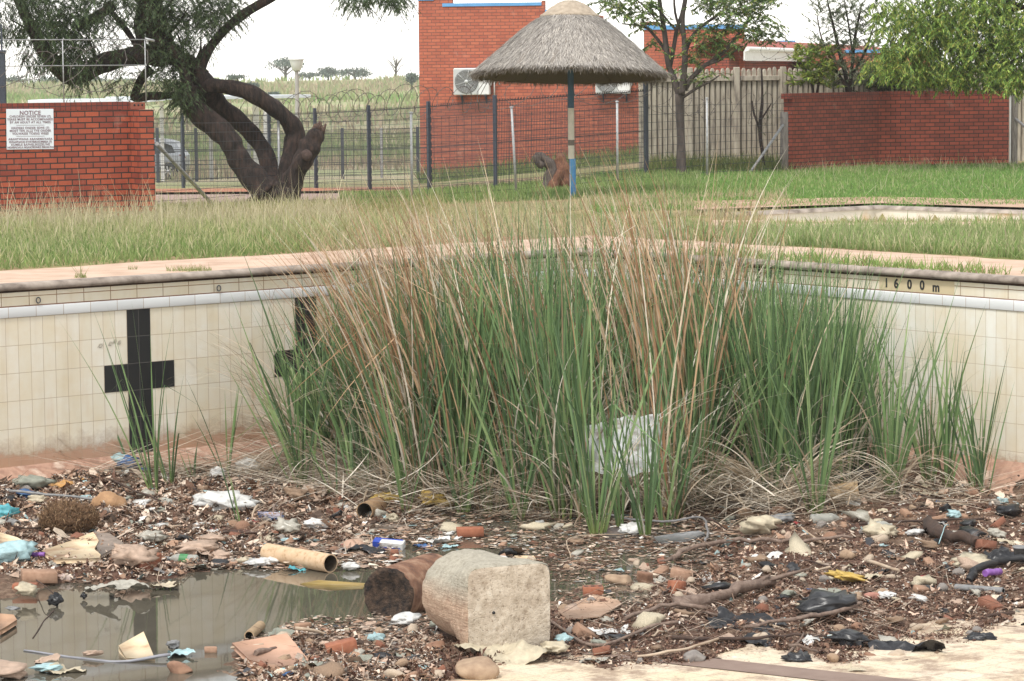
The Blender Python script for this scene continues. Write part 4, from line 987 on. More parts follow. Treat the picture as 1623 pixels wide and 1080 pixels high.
# ================================================================ DRIVEWAY, KERB, PADDLING POOL
def drape(name, corners, n, m_, mat, eps, kind='structure', pix=True):
    c = [PG(*q)[:2] for q in corners] if pix else [np.array(q) for q in corners]; V = []
    for i in range(n + 1):
        for j in range(m_ + 1):
            s_, t_ = i / n, j / m_; q = (c[0] * (1 - s_) + c[1] * s_) * (1 - t_) + (c[3] * (1 - s_) + c[2] * s_) * t_
            V.append((q[0], q[1], float(gz(q[0], q[1])) + eps))
    Fc = [(i * (m_ + 1) + j, (i + 1) * (m_ + 1) + j, (i + 1) * (m_ + 1) + j + 1, i * (m_ + 1) + j + 1) for i in range(n) for j in range(m_)]
    return tag(make_obj(name, V, Fc, mat, smooth=True), kind=kind)
m_drive = simple('drive_paving', (.36, .25, .21), (.27, .18, .15), 3, .9, .3)
drape('road', [(180, 329), (640, 322), (640, 308), (180, 311)], 30, 8, m_drive, .035)
drape('kerb', [(180, 309), (640, 306), (640, 301), (180, 303.5)], 30, 2, simple('brick_kerb', (.42, .17, .09), (.3, .11, .06), 7, .9, .4), .06)
m_pp = simple('weak_cream_paint', (.62, .54, .42), (.50, .40, .28), 2.5, .8, .2, stops=[(.3, (.55, .50, .42)), (.55, (.68, .62, .52)), (.72, (.58, .40, .22)), (.85, (.62, .55, .45))])
pp = empty('paddling_pool', (*Pz(1392, 327.5, 0)[:2], 0), 'shallow cream walled paddling pool with dark coping on the lawn at the right', 'paddling pool')
k0, k1, k2 = Pz(1150, 338, 0)[:2], Pz(1392, 326.5, 0)[:2], Pz(1680, 336, 0)[:2]
def ppd(x, y): return None
kp = smooth_path(np.array([np.append(k0, 0), np.append((k0 + k1) / 2, 0), np.append(k1 * .9 + k0 * .1, 0), np.append(k1, 0), np.append(k1 * .9 + k2 * .1, 0), np.append((k1 + k2) / 2, 0), np.append(k2, 0)]), 5)
V = []; Fc = []
for i, q in enumerate(kp): V += [(q[0], q[1], -.04), (q[0], q[1], -.45)]
make_obj('wall', V, [(2 * i, 2 * i + 1, 2 * i + 3, 2 * i + 2) for i in range(len(kp) - 1)], m_pp, pp)
V = []; nP = 9
for q in kp:
    V.append((q[0], q[1] + .75, -.075)); V.append((q[0], q[1] + .22, -.05))
    for k in range(nP - 2): a = math.pi * (1 - k / (nP - 3)); V.append((q[0], q[1] + .10 - .13 * math.cos(a) + .0, -.045 + .05 * math.sin(a)))
make_obj('coping', V, [(i * nP + j, i * nP + j + 1, (i + 1) * nP + j + 1, (i + 1) * nP + j) for i in range(len(kp) - 1) for j in range(nP - 1)], m_coping, pp, smooth=True)
near = []
for q in kp: t_ = (35.6 - q[1]); near.append(np.array([q[0], min(q[1] - .5, 35.4 + .2 * math.sin(q[0] * .5)), 0]))
V = []; 
for q, w_ in zip(kp, near): V += [(q[0], q[1], -.24), (w_[0], w_[1], -.24)]
make_obj('floor', V, [(2 * i, 2 * i + 1, 2 * i + 3, 2 * i + 2) for i in range(len(kp) - 1)], m_pp, pp)
# raised turf apron rings the basin so that only its far wall shows
def in_basin(x, y):
    yy = np.interp(x, kp[:, 0], kp[:, 1]); return (y < yy + .05) & (y > 35.4) & (x > kp[2, 0]) & (x < kp[-1, 0] + 4)

m_soil = simple('bare_soil', (.40, .25, .17), (.27, .15, .10), 1.2, .95, .4, .01, stops=[(.3, (.28, .16, .10)), (.5, (.42, .27, .18)), (.7, (.52, .37, .26))])
drape('path', [(1130, 366), (1720, 371), (1720, 356), (1130, 353)], 40, 6, m_path, .03)
drape('bare_soil', [(1100, 336), (1395, 325.6), (1392, 315), (1100, 322)], 24, 5, m_soil, .03); drape('bare_soil', [(1396, 325.6), (1700, 335), (1700, 322), (1392, 315)], 24, 5, m_soil, .03)
# ================================================================ GRASS
me_g = bpy.data.objects['ground'].data
# open the basin in the ground sheet
co = np.zeros(len(me_g.vertices) * 3, np.float32); me_g.vertices.foreach_get('co', co); co = co.reshape(-1, 3)
ib = in_basin(co[:, 0], co[:, 1]); co[ib, 2] = -.3; me_g.vertices.foreach_set('co', co.ravel()); me_g.update()
m_grass = vcmat('grass_blades', .8, 3, .15, .45)
G_GREEN = [(.22, .32, .10), (.28, .37, .13), (.17, .26, .08), (.34, .40, .17)]
G_STRAW = [(.60, .53, .34), (.68, .61, .42), (.48, .41, .26), (.54, .50, .32)]
def scatter(n, u0, u1, d0, d1, mask=None, seed=0):
    rg = np.random.default_rng(seed); d = np.sqrt(rg.uniform(d0 * d0, d1 * d1, n)); u = rg.uniform(u0, u1, n)
    x = (u - 811) / FPX * d; y = d; z = gz(x, y) - .02
    dw, _, _ = wall_dist(x, y); ok = (dw > .02) & ~in_basin(x, y)
    # keep clear of brick walls
    if mask is not None: ok &= mask(x, y, u, d, dw, rg)
    return np.stack([x, y, z], 1)[ok], dw[ok]
def grass(name, sets, label=None):
    parts = []
    for (p, h, hv, w, pal_b, pal_t, pw, lean) in sets:
        n = len(p)
        if n == 0: continue
        parts.append(blades(p, np.clip(rng.normal(h, hv, n), .02, 1.5), rng.uniform(0, 6.28, n), np.abs(rng.normal(0, lean, n)), np.abs(rng.normal(.5, .4, n)), rng.uniform(.6, 1.3, n) * w, pick(pal_b, n), pick(pal_t, n, .15, p=pw), S=3, taper=.6))
    V, Fs, Cs = merge(parts); return tag(make_obj(name, V, Fs, m_grass, cols=Cs), kind='stuff')
sets = []
# lawn strip on the left between deck and brick wall: dense, long
fl_ = lambda x, y, u, d, dw, rg: (dw > 1.85 + .25 * vnoise(x, y, 1.2, 3)) & (fbm(x, y, .9, 12) > .30)
p, dw = scatter(70000, -700, 640, 27.5, 41, fl_, 1)
bk = np.clip((p[:, 1] - 31) / 8, 0, 1)
sel = rng.uniform(0, 1, len(p)) < (.25 + .6 * bk)
sets.append((p[~sel], .10, .04, .013, G_GREEN, G_GREEN, None, .35)); sets.append((p[sel], .14, .06, .011, G_GREEN, [(.36, .40, .17), (.54, .52, .28), (.62, .55, .36), (.46, .45, .23)], None, .45))
p, dw = scatter(9000, -700, 560, 38, 43.3, lambda x, y, u, d, dw, rg: y < 43.6 + .65 * (x - W1[0]), 2); sets.append((p, .26, .12, .010, G_STRAW, G_STRAW, None, .5))
p, dw = scatter(700, -300, 560, 34, 43, lambda x, y, u, d, dw, rg: y < 43.6 + .65 * (x - W1[0]), 3); sets.append((p, .55, .15, .007, G_STRAW, G_STRAW, None, .25))
p, dw = scatter(14000, 230, 700, 41, 50, lambda x, y, u, d, dw, rg: fbm(x, y, .8, 2) > .4, 4); sets.append((p, .14, .06, .014, G_STRAW, [(.45, .40, .22), (.35, .35, .14), (.24, .28, .09)], None, .5))
# middle: dry ground and patchy turf
p, dw = scatter(30000, 500, 1250, 29, 46, lambda x, y, u, d, dw, rg: (dw > 1.8) & (fbm(x, y, .6, 22) > .47), 5)
sets.append((p, .12, .05, .013, G_STRAW, [(.62, .52, .33), (.54, .45, .28), (.36, .38, .18), (.44, .42, .22)], None, .5))
p, dw = scatter(45000, 540, 1110, 46, 60, lambda x, y, u, d, dw, rg: (fbm(x, y, .5, 23) > .33) & (y > 47.5), 6)
sets.append((p, .10, .04, .016, G_GREEN, G_GREEN, None, .4))
# right hand lawn
p, dw = scatter(120000, 940, 2000, 40.5, 64.5, lambda x, y, u, d, dw, rg: (y > np.interp(x, kp[:, 0], kp[:, 1]) + 1.1 + .6 * vnoise(x, y, .8, 5)), 7)
sets.append((p, .065, .025, .018, [(.17, .28, .08), (.20, .31, .10)], [(.17, .32, .085), (.22, .37, .10), (.28, .41, .13), (.42, .46, .22)], [.38, .34, .2, .08], .4))
p, dw = scatter(2500, 1100, 1900, 44, 64, None, 8); sets.append((p[::2], .22, .08, .007, G_STRAW, [(.62, .58, .40), (.45, .5, .25)], None, .6))
p, dw = scatter(2600, 1240, 1620, 59, 64, lambda x, y, u, d, dw, rg: y < np.interp(x, [ra[0], rb[0], rc[0]], [ra[1], rb[1], rc[1]]) - .05, 9); sets.append((p[::2], .16, .08, .010, G_GREEN, [(.5, .44, .3), (.28, .38, .14)], None, .5))
# strip between the two pools
p, dw = scatter(42000, 1050, 2000, 28.5, 34.6, lambda x, y, u, d, dw, rg: (dw > 1.9 + .3 * vnoise(x, y, 1.1, 7)) & ((y < 33.7) | (u < 1120) | (rg.uniform(0, 1, len(x)) < .06)), 10)
sets.append((p, .14, .05, .013, G_GREEN, [(.25, .36, .12), (.34, .42, .17), (.50, .50, .27), (.62, .56, .36)], [.3, .35, .2, .15], .4))
# verge right next to the right coping, and tufts in the joints on the left
p, dw = scatter(34000, 1080, 2000, 24, 29.5, lambda x, y, u, d, dw, rg: (dw > .06) & (dw < .25 + .55 * fbm(x, y, .7, 31)) & (fbm(x, y, 1.1, 32) > .36), 11)
sets.append((p, .11, .04, .012, G_GREEN, [(.24, .36, .10), (.32, .42, .14), (.42, .26, .18)], [.5, .38, .12], .6))
for (px, py, nn_, r_) in ((300, 430, 260, .22), (128, 441, 60, .06), (128, 441, 12, .03), (210, 428, 30, .05)):
    c = Pz(px, py, 0); a = rng.uniform(0, 6.28, nn_); r = np.sqrt(rng.uniform(0, 1, nn_)) * r_; p = np.stack([c[0] + r * np.cos(a), c[1] + r * np.sin(a) * .5, np.zeros(nn_)], 1); sets.append((p, .05 if nn_ > 20 else .22, .02, .006, G_GREEN, [(.25, .30, .10), (.45, .38, .22)], None, .7))
# rim of the paddling pool: dry weeds
p, dw = scatter(5200, 1150, 1700, 35.2, 41.5, lambda x, y, u, d, dw, rg: (np.abs(y - (np.interp(x, kp[:, 0], kp[:, 1]) - .25)) < .25) & (u > 1200), 12)
p2 = p.copy(); p2[:, 2] = -.23; sets.append((p2, .24, .10, .006, G_STRAW, [(.45, .36, .25), (.34, .30, .16), (.55, .45, .32)], None, .35))
p, dw = scatter(3500, 1150, 1750, 35.05, 35.45, None, 13); sets.append((p, .09, .04, .011, G_GREEN, [(.24, .30, .11), (.45, .38, .22)], None, .6))
# weeds along the panel fence and building foot
p, dw = scatter(5200, 1030, 1250, 61, 64.5, None, 14); sets.append((p, .24, .12, .016, G_GREEN, [(.12, .17, .06), (.25, .25, .10)], None, .5))
p, dw = scatter(3200, 665, 1030, 72, 77.3, None, 15); sets.append((p, .30, .12, .025, G_GREEN, [(.16, .22, .08), (.28, .30, .12)], None, .5))
grass('grass', sets)
# rough field beyond
sets = []
for (n_, d0, d1, h, w, pal) in ((26000, 60, 110, .22, .03, [(.26, .34, .15), (.33, .39, .18), (.46, .42, .26)]), (22000, 110, 200, .55, .07, [(.42, .37, .24), (.30, .33, .18), (.48, .37, .27), (.34, .28, .2)]), (24000, 200, 445, 1.0, .22, [(.32, .38, .20), (.52, .46, .31), (.40, .42, .23), (.42, .34, .24)])):
    rg = np.random.default_rng(int(d0)); d = np.sqrt(rg.uniform(d0 ** 2, d1 ** 2, n_)); u = rg.uniform(-350, 700, n_); x = (u - 811) / FPX * d
    k = fbm(x, d, .03, 41) > .45; x, d = x[k], d[k]; g_ = gz(x, d) + (fbm(x, d, .02, 8) - .5) * 1.2 * np.clip((d - 110) / 250, 0, 1)
    bandc = fbm(x * .4, d, .025, 44)
    colr = pick(pal, len(x)); colr = np.where((bandc > .5)[:, None], colr, colr * np.array([.75, .95, .7]))
    sets.append(blades(np.stack([x, d, g_ - .05], 1), rg.uniform(.5, 1.2, len(x)) * h, rg.uniform(0, 6.28, len(x)), rg.uniform(0, .5, len(x)), rg.uniform(0, .6, len(x)), rg.uniform(.5, 1.4, len(x)) * w, colr, colr, S=2))
V, Fs, Cs = merge(sets); tag(make_obj('field_grass', V, Fs, m_grass, cols=Cs), kind='stuff')

# ================================================================ TREES
m_leaf = vcmat('leaves', .55, 2.5, .25, .30, spec=.35)
def leaf_cloud(centers, n_per, spread, size, aspect, pal, lean=(0, 3.1), seed=0, hang=None, var=.2):
    rg = np.random.default_rng(seed); centers = np.asarray(centers); k = len(centers); n = k * n_per
    c = np.repeat(centers, n_per, 0) + rg.normal(0, 1, (n, 3)) * np.asarray(spread)
    L = rg.uniform(.6, 1.3, n) * size
    tone = np.repeat(rg.normal(1, .16, k), n_per)[:, None]
    col = np.clip(pick(pal, n, var, rg) * tone, .005, .9)
    return blades(c, L, rg.uniform(0, 6.28, n), rg.uniform(lean[0], lean[1], n), rg.uniform(-.4, .6, n), L * aspect, col, col, S=2, rg=rg)
def twig_leaves(starts, dirs, length, nl, size, aspect, pal, seed=0, droop=.8, open_=.9, var=.18, gap=0, vert=False):
    """leaves set along arching twigs; starts (k,3), dirs (k,3) unit"""
    rg = np.random.default_rng(seed); k = len(starts); length = np.broadcast_to(length, k)
    t = (np.arange(nl) + .5) / nl; t = t[None] + rg.uniform(-.4, .4, (k, nl)) / nl
    P_ = starts[:, None] + dirs[:, None] * (t * length[:, None])[..., None]; P_[..., 2] -= droop * (t ** 1.8) * length[:, None]
    D = dirs[:, None] * np.ones((k, nl, 1)); D = D.copy(); D[..., 2] -= droop * 1.8 * t ** .8
    D /= np.linalg.norm(D, axis=2)[..., None]
    az = np.arctan2(D[..., 1], D[..., 0]) + open_ * np.where(np.arange(nl) % 2, 1, -1)[None] + rg.normal(0, .35, (k, nl)); lean = np.arccos(np.clip(D[..., 2], -1, 1)) + rg.normal(0, .3, (k, nl))
    n = k * nl; L = rg.uniform(.6, 1.25, n) * size; tone = np.repeat(rg.normal(1, .18, k), nl)[:, None]; col = np.clip(pick(pal, n, var, rg) * tone, .005, .9)
    return blades(P_.reshape(-1, 3), L, az.ravel(), lean.ravel(), rg.uniform(0, .5, n), L * aspect, col, col, S=2, rg=rg), P_
def ell_pts(n, cx, cy, rx, ry, d, dd, rg, hollow=0):
    a = rg.uniform(0, 6.28, n); r = np.sqrt(rg.uniform(hollow, 1, n)); dz = rg.normal(0, dd, n)
    return np.array([P(cx + rx * r_ * math.cos(a_), cy + ry * r_ * math.sin(a_), d + z_) for a_, r_, z_ in zip(a, r, dz)])
m_bark = simple('bark_dark', (.105, .062, .048), (.028, .018, .015), 10, .95, 1.0, .03, aniso=(1.5, 1.5, .35), stops=[(.3, (.008, .006, .005)), (.5, (.028, .018, .015)), (.75, (.080, .047, .036))])
m_barkg = simple('bark_grey', (.10, .078, .068), (.04, .032, .028), 10, .95, .8, .01, aniso=(1.5, 1.5, .4))
def limb(mb, pts, d, seed=0, n=10, k=5, wob=.10, sc=None):
    """pts (px,py,r_px[,d offset])"""
    sc = sc or FPX / d
    A = np.array([np.append(P(q[0], q[1], d + (q[3] if len(q) > 3 else 0)), q[2] / sc) for q in pts]); A = smooth_path(A, k)
    mb.tube(A[:, :3], A[:, 3], n, wob=wob, seed=seed); return A
dT = 49.6
big = empty('twisted_tree', PG(438, 325), 'huge dark tree with several bent trunks rising from one base beside the wire fence', 'tree')
mb = MB(); mo = {}
limb(mb, [(436, 340, 46), (436, 318, 41), (434, 303, 39), (432, 290, 30)], dT, 1, 20, 5, .12)
limb(mb, [(425, 305, 24), (407, 288, 21), (385, 262, 18), (371, 240, 18), (362, 222, 18), (345, 203, 18), (318, 183, 18), (301, 160, 17), (297, 138, 15)], dT - .2, 2, 14)
limb(mb, [(440, 310, 22, .2), (430, 280, 16, .3), (420, 243, 13, .4), (402, 215, 14, .5), (378, 192, 15, .5), (350, 170, 15, .4), (330, 146, 18, .2), (315, 122, 18), (303, 104, 17)], dT, 3, 14)
limb(mb, [(452, 310, 20, .1), (455, 275, 17, .2), (463, 240, 16, .3), (468, 212, 16, .3), (455, 190, 14, .2), (430, 168, 13), (400, 149, 13, -.1), (370, 140, 12, -.1), (340, 136, 12, -.1), (312, 140, 12)], dT, 4, 14)
st = limb(mb, [(452, 315, 20, -.1), (462, 290, 18, -.1), (476, 262, 15, -.2), (488, 240, 16, -.2), (497, 222, 15, -.2), (505, 206, 11, -.2)], dT, 5, 14, wob=.2)
limb(mb, [(303, 104, 14), (298, 97, 11), (293, 93, 7)], dT, 6, 10)
limb(mb, [(315, 125, 18), (300, 105, 16), (280, 92, 16), (262, 78, 17), (250, 50, 19), (240, 15, 20), (235, -40, 18), (240, -110, 14)], dT, 7, 14)
limb(mb, [(312, 122, 9), (322, 98, 8), (333, 76, 7.5), (352, 52, 7.5), (382, 26, 7.5), (420, 2, 7), (470, -25, 6), (540, -60, 4)], dT, 8, 10)
limb(mb, [(262, 92, 16), (235, 88, 17), (200, 90, 15), (165, 100, 15), (135, 115, 14), (112, 122, 14), (92, 108, 13), (74, 85, 12), (55, 55, 10), (38, 20, 8), (20, -20, 6)], dT, 9, 12)
limb(mb, [(180, 8, 9), (160, 22, 8), (138, 36, 8), (120, 44, 6)], dT, 10, 9); limb(mb, [(218, 75, 5), (205, 55, 5), (190, 35, 4.5), (176, 18, 4), (165, 5, 4)], dT, 11, 8)
limb(mb, [(228, 80, 7), (221, 50, 8), (224, 20, 9), (236, -10, 8)], dT, 12, 8)
limb(mb, [(240, 108, 8), (224, 125, 7), (214, 150, 7), (216, 156, 6), (240, 152, 7), (262, 152, 6), (285, 150, 5)], dT + .5, 13, 8)
limb(mb, [(270, 75, 7), (283, 90, 7), (295, 125, 9), (302, 145, 8)], dT - .3, 14, 8)
for px, py, qx, qy in ((290, 95, 280, 50), (312, 95, 318, 62), (306, 100, 325, 70), (262, 60, 300, 10), (250, 30, 290, -30), (60, 60, 15, 30), (150, 105, 140, 60)): limb(mb, [(px, py, 2.5), ((px + qx) / 2 + 3, (py + qy) / 2, 2), (qx, qy, 1)], dT, 15, 5, 3)
mb.build('trunk', m_bark, big)
e_ = st[-1]; mb = MB(); ring = []
for k in range(14): a = k * 2.399; ln = .05 + .09 * random.random(); r_ = .10 * math.sqrt(random.random()); b_ = e_[:3] + np.array([r_ * math.cos(a), -.02, r_ * .5 * math.sin(a)]) - np.array([.02, 0, .04]); mb.tube([b_, b_ + np.array([.35, 0, .9]) * ln * 1.3], [.035, .014], 5, wob=.2, seed=k)
mb.build('broken_end', simple('torn_wood', (.16, .10, .075), (.05, .03, .025), 25, .95, .8), big)
mb = MB(); c_ = P(486, 246, dT - .42); mb.lathe(c_, [(0, .03), (.05, .03), (.08, .015), (.10, -.02)], 12, ax=np.array([[1, 0, 0], [0, .2, 1.], [0, -1, .2]]), wob=.1); mb.build('scar', simple('scar', (.085, .052, .042), (.035, .022, .018), 20, .9, .8), big)
PAL1 = [(.045, .075, .030), (.06, .10, .038), (.085, .125, .05), (.035, .055, .025), (.12, .16, .07)]
rg = np.random.default_rng(77)
regs = [(30, 20, 75, 42, 120), (100, 15, 70, 40, 130), (190, 5, 90, 38, 120), (280, 5, 90, 40, 150), (350, 10, 45, 30, 60), (70, 70, 45, 42, 70), (110, 55, 40, 45, 80), (120, 108, 28, 30, 30), (130, 85, 25, 30, 30), (262, 50, 45, 50, 120), (275, 110, 30, 45, 100), (292, 148, 22, 26, 60), (205, 130, 40, 26, 26), (180, 75, 30, 30, 22), (340, 30, 40, 30, 40), (310, 60, 25, 30, 20), (590, -8, 60, 12, 34), (565, 4, 22, 10, 12), (628, 0, 20, 14, 18),
        (480, -60, 120, 30, 60), (150, -90, 250, 70, 260), (-80, 20, 80, 90, 140), (-90, -60, 100, 60, 80), (350, -70, 120, 50, 90)]
parts = []; mbt = MB(); tot = 0
for i, (cx_, cy_, rx, ry, n_) in enumerate(regs):
    n_ = int(n_ * 3.6); c = ell_pts(n_, cx_, cy_, rx, ry, dT, .55, rg); az = rg.uniform(0, 6.28, n_); up_ = rg.uniform(-.6, .5, n_); D = np.stack([np.cos(az), np.sin(az), up_], 1); D /= np.linalg.norm(D, axis=1)[:, None]
    (bl_, Pt) = twig_leaves(c, D, rg.uniform(.12, .30, n_), 30, .062, .17, PAL1, 100 + i, droop=rg.uniform(.2, 1.1), open_=.8)
    parts.append(bl_)
    for k in range(0, n_, 3): mbt.tube(Pt[k][::8], .004, 3, cap=False)
V, Fs, Cs = merge(parts); make_obj('crown', V, Fs, m_leaf, big, cols=Cs); mbt.build('twigs', m_bark, big)

# slim branching tree in front of the panel fence
dM = 59.; mid = empty('slender_tree', PG(1079, 277), 'slender grey forking tree with sparse feathery leaves, right of the thatched umbrella', 'tree')
mb = MB()
limb(mb, [(1082, 285, 9.5), (1080, 265, 7.8), (1079, 220, 6.6), (1077, 175, 6.6), (1078, 150, 7.2)], dM, 1, 12, 5, .08)
L1 = [[(1077, 152, 6), (1068, 125, 5), (1060, 105, 4.5), (1056, 75, 4.5), (1052, 45, 4), (1045, 0, 3.5), (1042, -40, 2)], [(1061, 108, 4), (1068, 75, 3.5), (1073, 45, 3.2), (1081, 22, 3), (1086, -5, 2.6), (1092, -50, 1.5)],
      [(1080, 150, 6), (1083, 125, 5), (1086, 90, 4.5), (1084, 60, 4), (1082, 30, 3.5), (1088, -10, 3), (1090, -60, 2)], [(1084, 142, 5), (1098, 122, 4), (1116, 105, 3.6), (1135, 93, 3), (1152, 78, 2.8), (1170, 55, 2.3), (1186, 35, 1.6), (1196, 20, 1)],
      [(1086, 85, 3), (1096, 60, 2.8), (1112, 42, 2.4), (1138, 24, 2), (1160, 5, 1.5), (1180, -20, 1)], [(1118, 104, 2.4), (1140, 96, 2), (1160, 84, 1.6), (1178, 73, 1)], [(1082, 155, 2.5), (1105, 140, 2), (1125, 130, 1.6), (1140, 120, 1)], [(1055, 80, 3), (1040, 60, 2.5), (1025, 45, 2), (1005, 40, 1.5), (985, 38, 1)],
      [(1072, 48, 2), (1060, 35, 1.8), (1048, 20, 1.5), (1030, 5, 1)], [(1052, 50, 2), (1035, 25, 1.5), (1015, 5, 1.2), (990, -15, 1)], [(1083, 60, 2.2), (1070, 20, 2), (1068, -30, 1.2)]]
for k, l in enumerate(L1): limb(mb, l, dM + .12 * math.sin(k * 2), 20 + k, 8, 4, .08)
mb.build('trunk', m_barkg, mid)
PAL2 = [(.11, .20, .06), (.16, .26, .075), (.22, .31, .09), (.32, .33, .10), (.07, .12, .04)]
parts = []; mbt = MB()
for i, (cx_, cy_, rx, ry, n_) in enumerate([(1000, 12, 45, 18, 55), (965, 5, 25, 10, 20), (1030, 30, 30, 18, 30), (1110, 55, 28, 22, 38), (1100, 90, 18, 16, 22), (1150, 60, 30, 25, 45), (1180, 30, 40, 26, 70), (1215, 50, 25, 18, 36), (1165, 5, 50, 20, 70), (1120, 8, 30, 20, 30), (1200, 0, 40, 14, 40), (1130, 120, 18, 12, 9), (1042, 70, 12, 14, 8), (1090, 130, 12, 10, 7), (1100, -60, 130, 40, 160), (1060, 110, 10, 14, 4)]):
    n_ = int(n_ * 1.1); c = ell_pts(n_, cx_, cy_, rx, ry, dM, .45, rg); az = rg.uniform(0, 6.28, n_); D = np.stack([np.cos(az), np.sin(az), rg.uniform(-.3, .5, n_)], 1)
    bl_, Pt = twig_leaves(c, D, rg.uniform(.22, .42, n_), 30, .085, .38, PAL2, 300 + i, droop=.35, open_=1.1); parts.append(bl_)
    for k in range(n_): mbt.tube(Pt[k][::5], .004, 3, cap=False)
V, Fs, Cs = merge(parts); make_obj('crown', V, Fs, m_leaf, mid, cols=Cs); mbt.build('twigs', m_barkg, mid)

# big bright tree at the right, trunk outside the frame
dR = 61.; rt = empty('leafy_tree', (P(1760, 255, dR)[0], dR, -.25), 'large bright green tree with drooping leaflets hanging over the right end of the brick wall', 'tree')
mb = MB(); limb(mb, [(1760, 275, 20), (1757, 180, 17), (1750, 90, 16), (1735, 20, 12), (1700, -50, 8)], dR, 1, 12)
for k, l in enumerate([[(1752, 110, 9), (1700, 50, 7), (1640, 20, 5), (1590, 0, 3.6), (1540, -12, 2)], [(1750, 130, 8), (1690, 95, 5), (1620, 68, 4), (1570, 50, 3), (1520, 40, 2)], [(1700, 60, 4), (1650, 75, 3), (1610, 95, 2.4), (1580, 110, 1.5)], [(1620, 12, 4), (1560, 28, 3), (1500, 45, 2), (1450, 62, 1.3)], [(1740, 60, 6), (1660, -20, 4), (1560, -60, 3), (1460, -70, 2)], [(1590, 50, 2.5), (1560, 80, 2), (1530, 95, 1.2)]]): limb(mb, l, dR + .3 * math.sin(k * 3), 40 + k, 8, 4)
mb.build('trunk', m_bark, rt)
PAL3 = [(.20, .33, .07), (.28, .42, .08), (.15, .26, .06), (.38, .48, .10), (.46, .46, .12), (.08, .14, .04)]
parts = []; mbt = MB()
for i, (cx_, cy_, rx, ry, n_) in enumerate([(1560, 40, 80, 45, 380), (1620, 70, 50, 55, 200), (1500, 60, 55, 45, 220), (1440, 85, 45, 35, 170), (1425, 45, 40, 40, 90), (1400, 105, 25, 20, 40), (1460, 20, 50, 28, 120), (1480, 115, 50, 20, 130), (1560, 110, 55, 28, 190), (1615, 125, 30, 20, 60), (1560, -20, 120, 30, 220), (1700, 30, 70, 110, 300), (1600, -80, 160, 50, 260), (1400, 10, 22, 20, 22)]):
    n_ = int(n_ * 1.5); c = ell_pts(n_, cx_, cy_, rx, ry, dR, .8, rg); az = rg.uniform(0, 6.28, n_); D = np.stack([np.cos(az), np.sin(az), rg.uniform(-.4, .4, n_)], 1)
    bl_, Pt = twig_leaves(c, D, rg.uniform(.16, .30, n_), 30, .085, .30, PAL3, 400 + i, droop=.8, open_=.9); parts.append(bl_)
    for k in range(0, n_, 3): mbt.tube(Pt[k][::6], .004, 3, cap=False)
V, Fs, Cs = merge(parts); make_obj('crown', V, Fs, m_leaf, rt, cols=Cs); mbt.build('twigs', m_bark, rt)

def shrub(name, base, regions, d, pal, label, cat, size, asp, nl, seed, stems, bark, dd=.4, droop=.2, tl=(.2, .4)):
    e = empty(name, base, label, cat); mb = MB()
    for k, l in enumerate(stems): limb(mb, l, d + .15 * math.sin(k * 2.3), seed + k, 6, 4)
    mb.build('stems', bark, e); parts = []; rg = np.random.default_rng(seed)
    for i, (cx_, cy_, rx, ry, n_) in enumerate(regions):
        c = ell_pts(n_, cx_, cy_, rx, ry, d, dd, rg); az = rg.uniform(0, 6.28, n_); D = np.stack([np.cos(az), np.sin(az), rg.uniform(.1, 1.2, n_)], 1); D /= np.linalg.norm(D, axis=1)[:, None]
        parts.append(twig_leaves(c, D, rg.uniform(*tl, n_), nl, size, asp, pal, seed + 50 + i, droop=droop, open_=.7)[0])
    V, Fs, Cs = merge(parts); make_obj('foliage', V, Fs, m_leaf, e, cols=Cs); return e
dS = 63.9
bs = lambda px: (P(px, 200, dS)[0], dS, -.3)
shrub('olive_tree', bs(1345), [(1345, 40, 28, 30, 60), (1320, 20, 25, 22, 40), (1300, 50, 18, 35, 32), (1365, 15, 25, 20, 45), (1350, 90, 40, 28, 100), (1375, 60, 25, 25, 50), (1320, 80, 30, 22, 50), (1340, 125, 60, 18, 80), (1300, 8, 14, 14, 14), (1340, -20, 50, 20, 60)], dS, [(.14, .18, .10), (.20, .24, .14), (.09, .12, .06), (.25, .28, .17)], 'wispy grey green tree growing up behind the dark brick wall and panel fence', 'tree', .085, .20, 34, 60,
      [[(1345, 190, 5), (1342, 130, 4), (1330, 80, 3), (1318, 30, 2), (1310, -5, 1)], [(1345, 170, 4), (1350, 110, 3), (1355, 60, 2.5), (1365, 10, 1.5)], [(1342, 140, 3), (1320, 100, 2), (1302, 60, 1.5), (1295, 25, 1)], [(1350, 120, 2.5), (1372, 80, 2), (1385, 40, 1)], [(1352, 90, 2), (1345, 40, 1.5), (1338, 0, 1)]], m_bark)
shrub('yellow_green_bush', bs(1290), [(1290, 105, 30, 22, 60), (1270, 90, 16, 12, 16), (1310, 125, 28, 18, 40), (1275, 125, 22, 16, 22), (1300, 85, 20, 12, 18)], dS - .2, [(.20, .30, .05), (.30, .38, .07), (.14, .22, .04), (.40, .40, .10)], 'bright yellow green bush rising over the left end of the dark brick wall', 'bush', .10, .42, 26, 70,
      [[(1290, 190, 3), (1288, 140, 2.5), (1275, 105, 1.5)], [(1292, 160, 2.5), (1300, 120, 2), (1305, 90, 1)]], m_bark)
shrub('dark_bush', bs(1410), [(1400, 125, 45, 22, 120), (1450, 130, 40, 18, 80), (1505, 135, 40, 14, 60), (1380, 140, 30, 10, 30)], 65.9, [(.05, .075, .03), (.07, .10, .04), (.10, .13, .05)], 'dark tangled bush between the panel fence and the bright leafy tree', 'bush', .10, .4, 26, 80,
      [[(1400, 190, 3), (1395, 150, 2.5), (1380, 120, 1.5)], [(1420, 190, 3), (1440, 150, 2), (1460, 120, 1)]], m_bark)
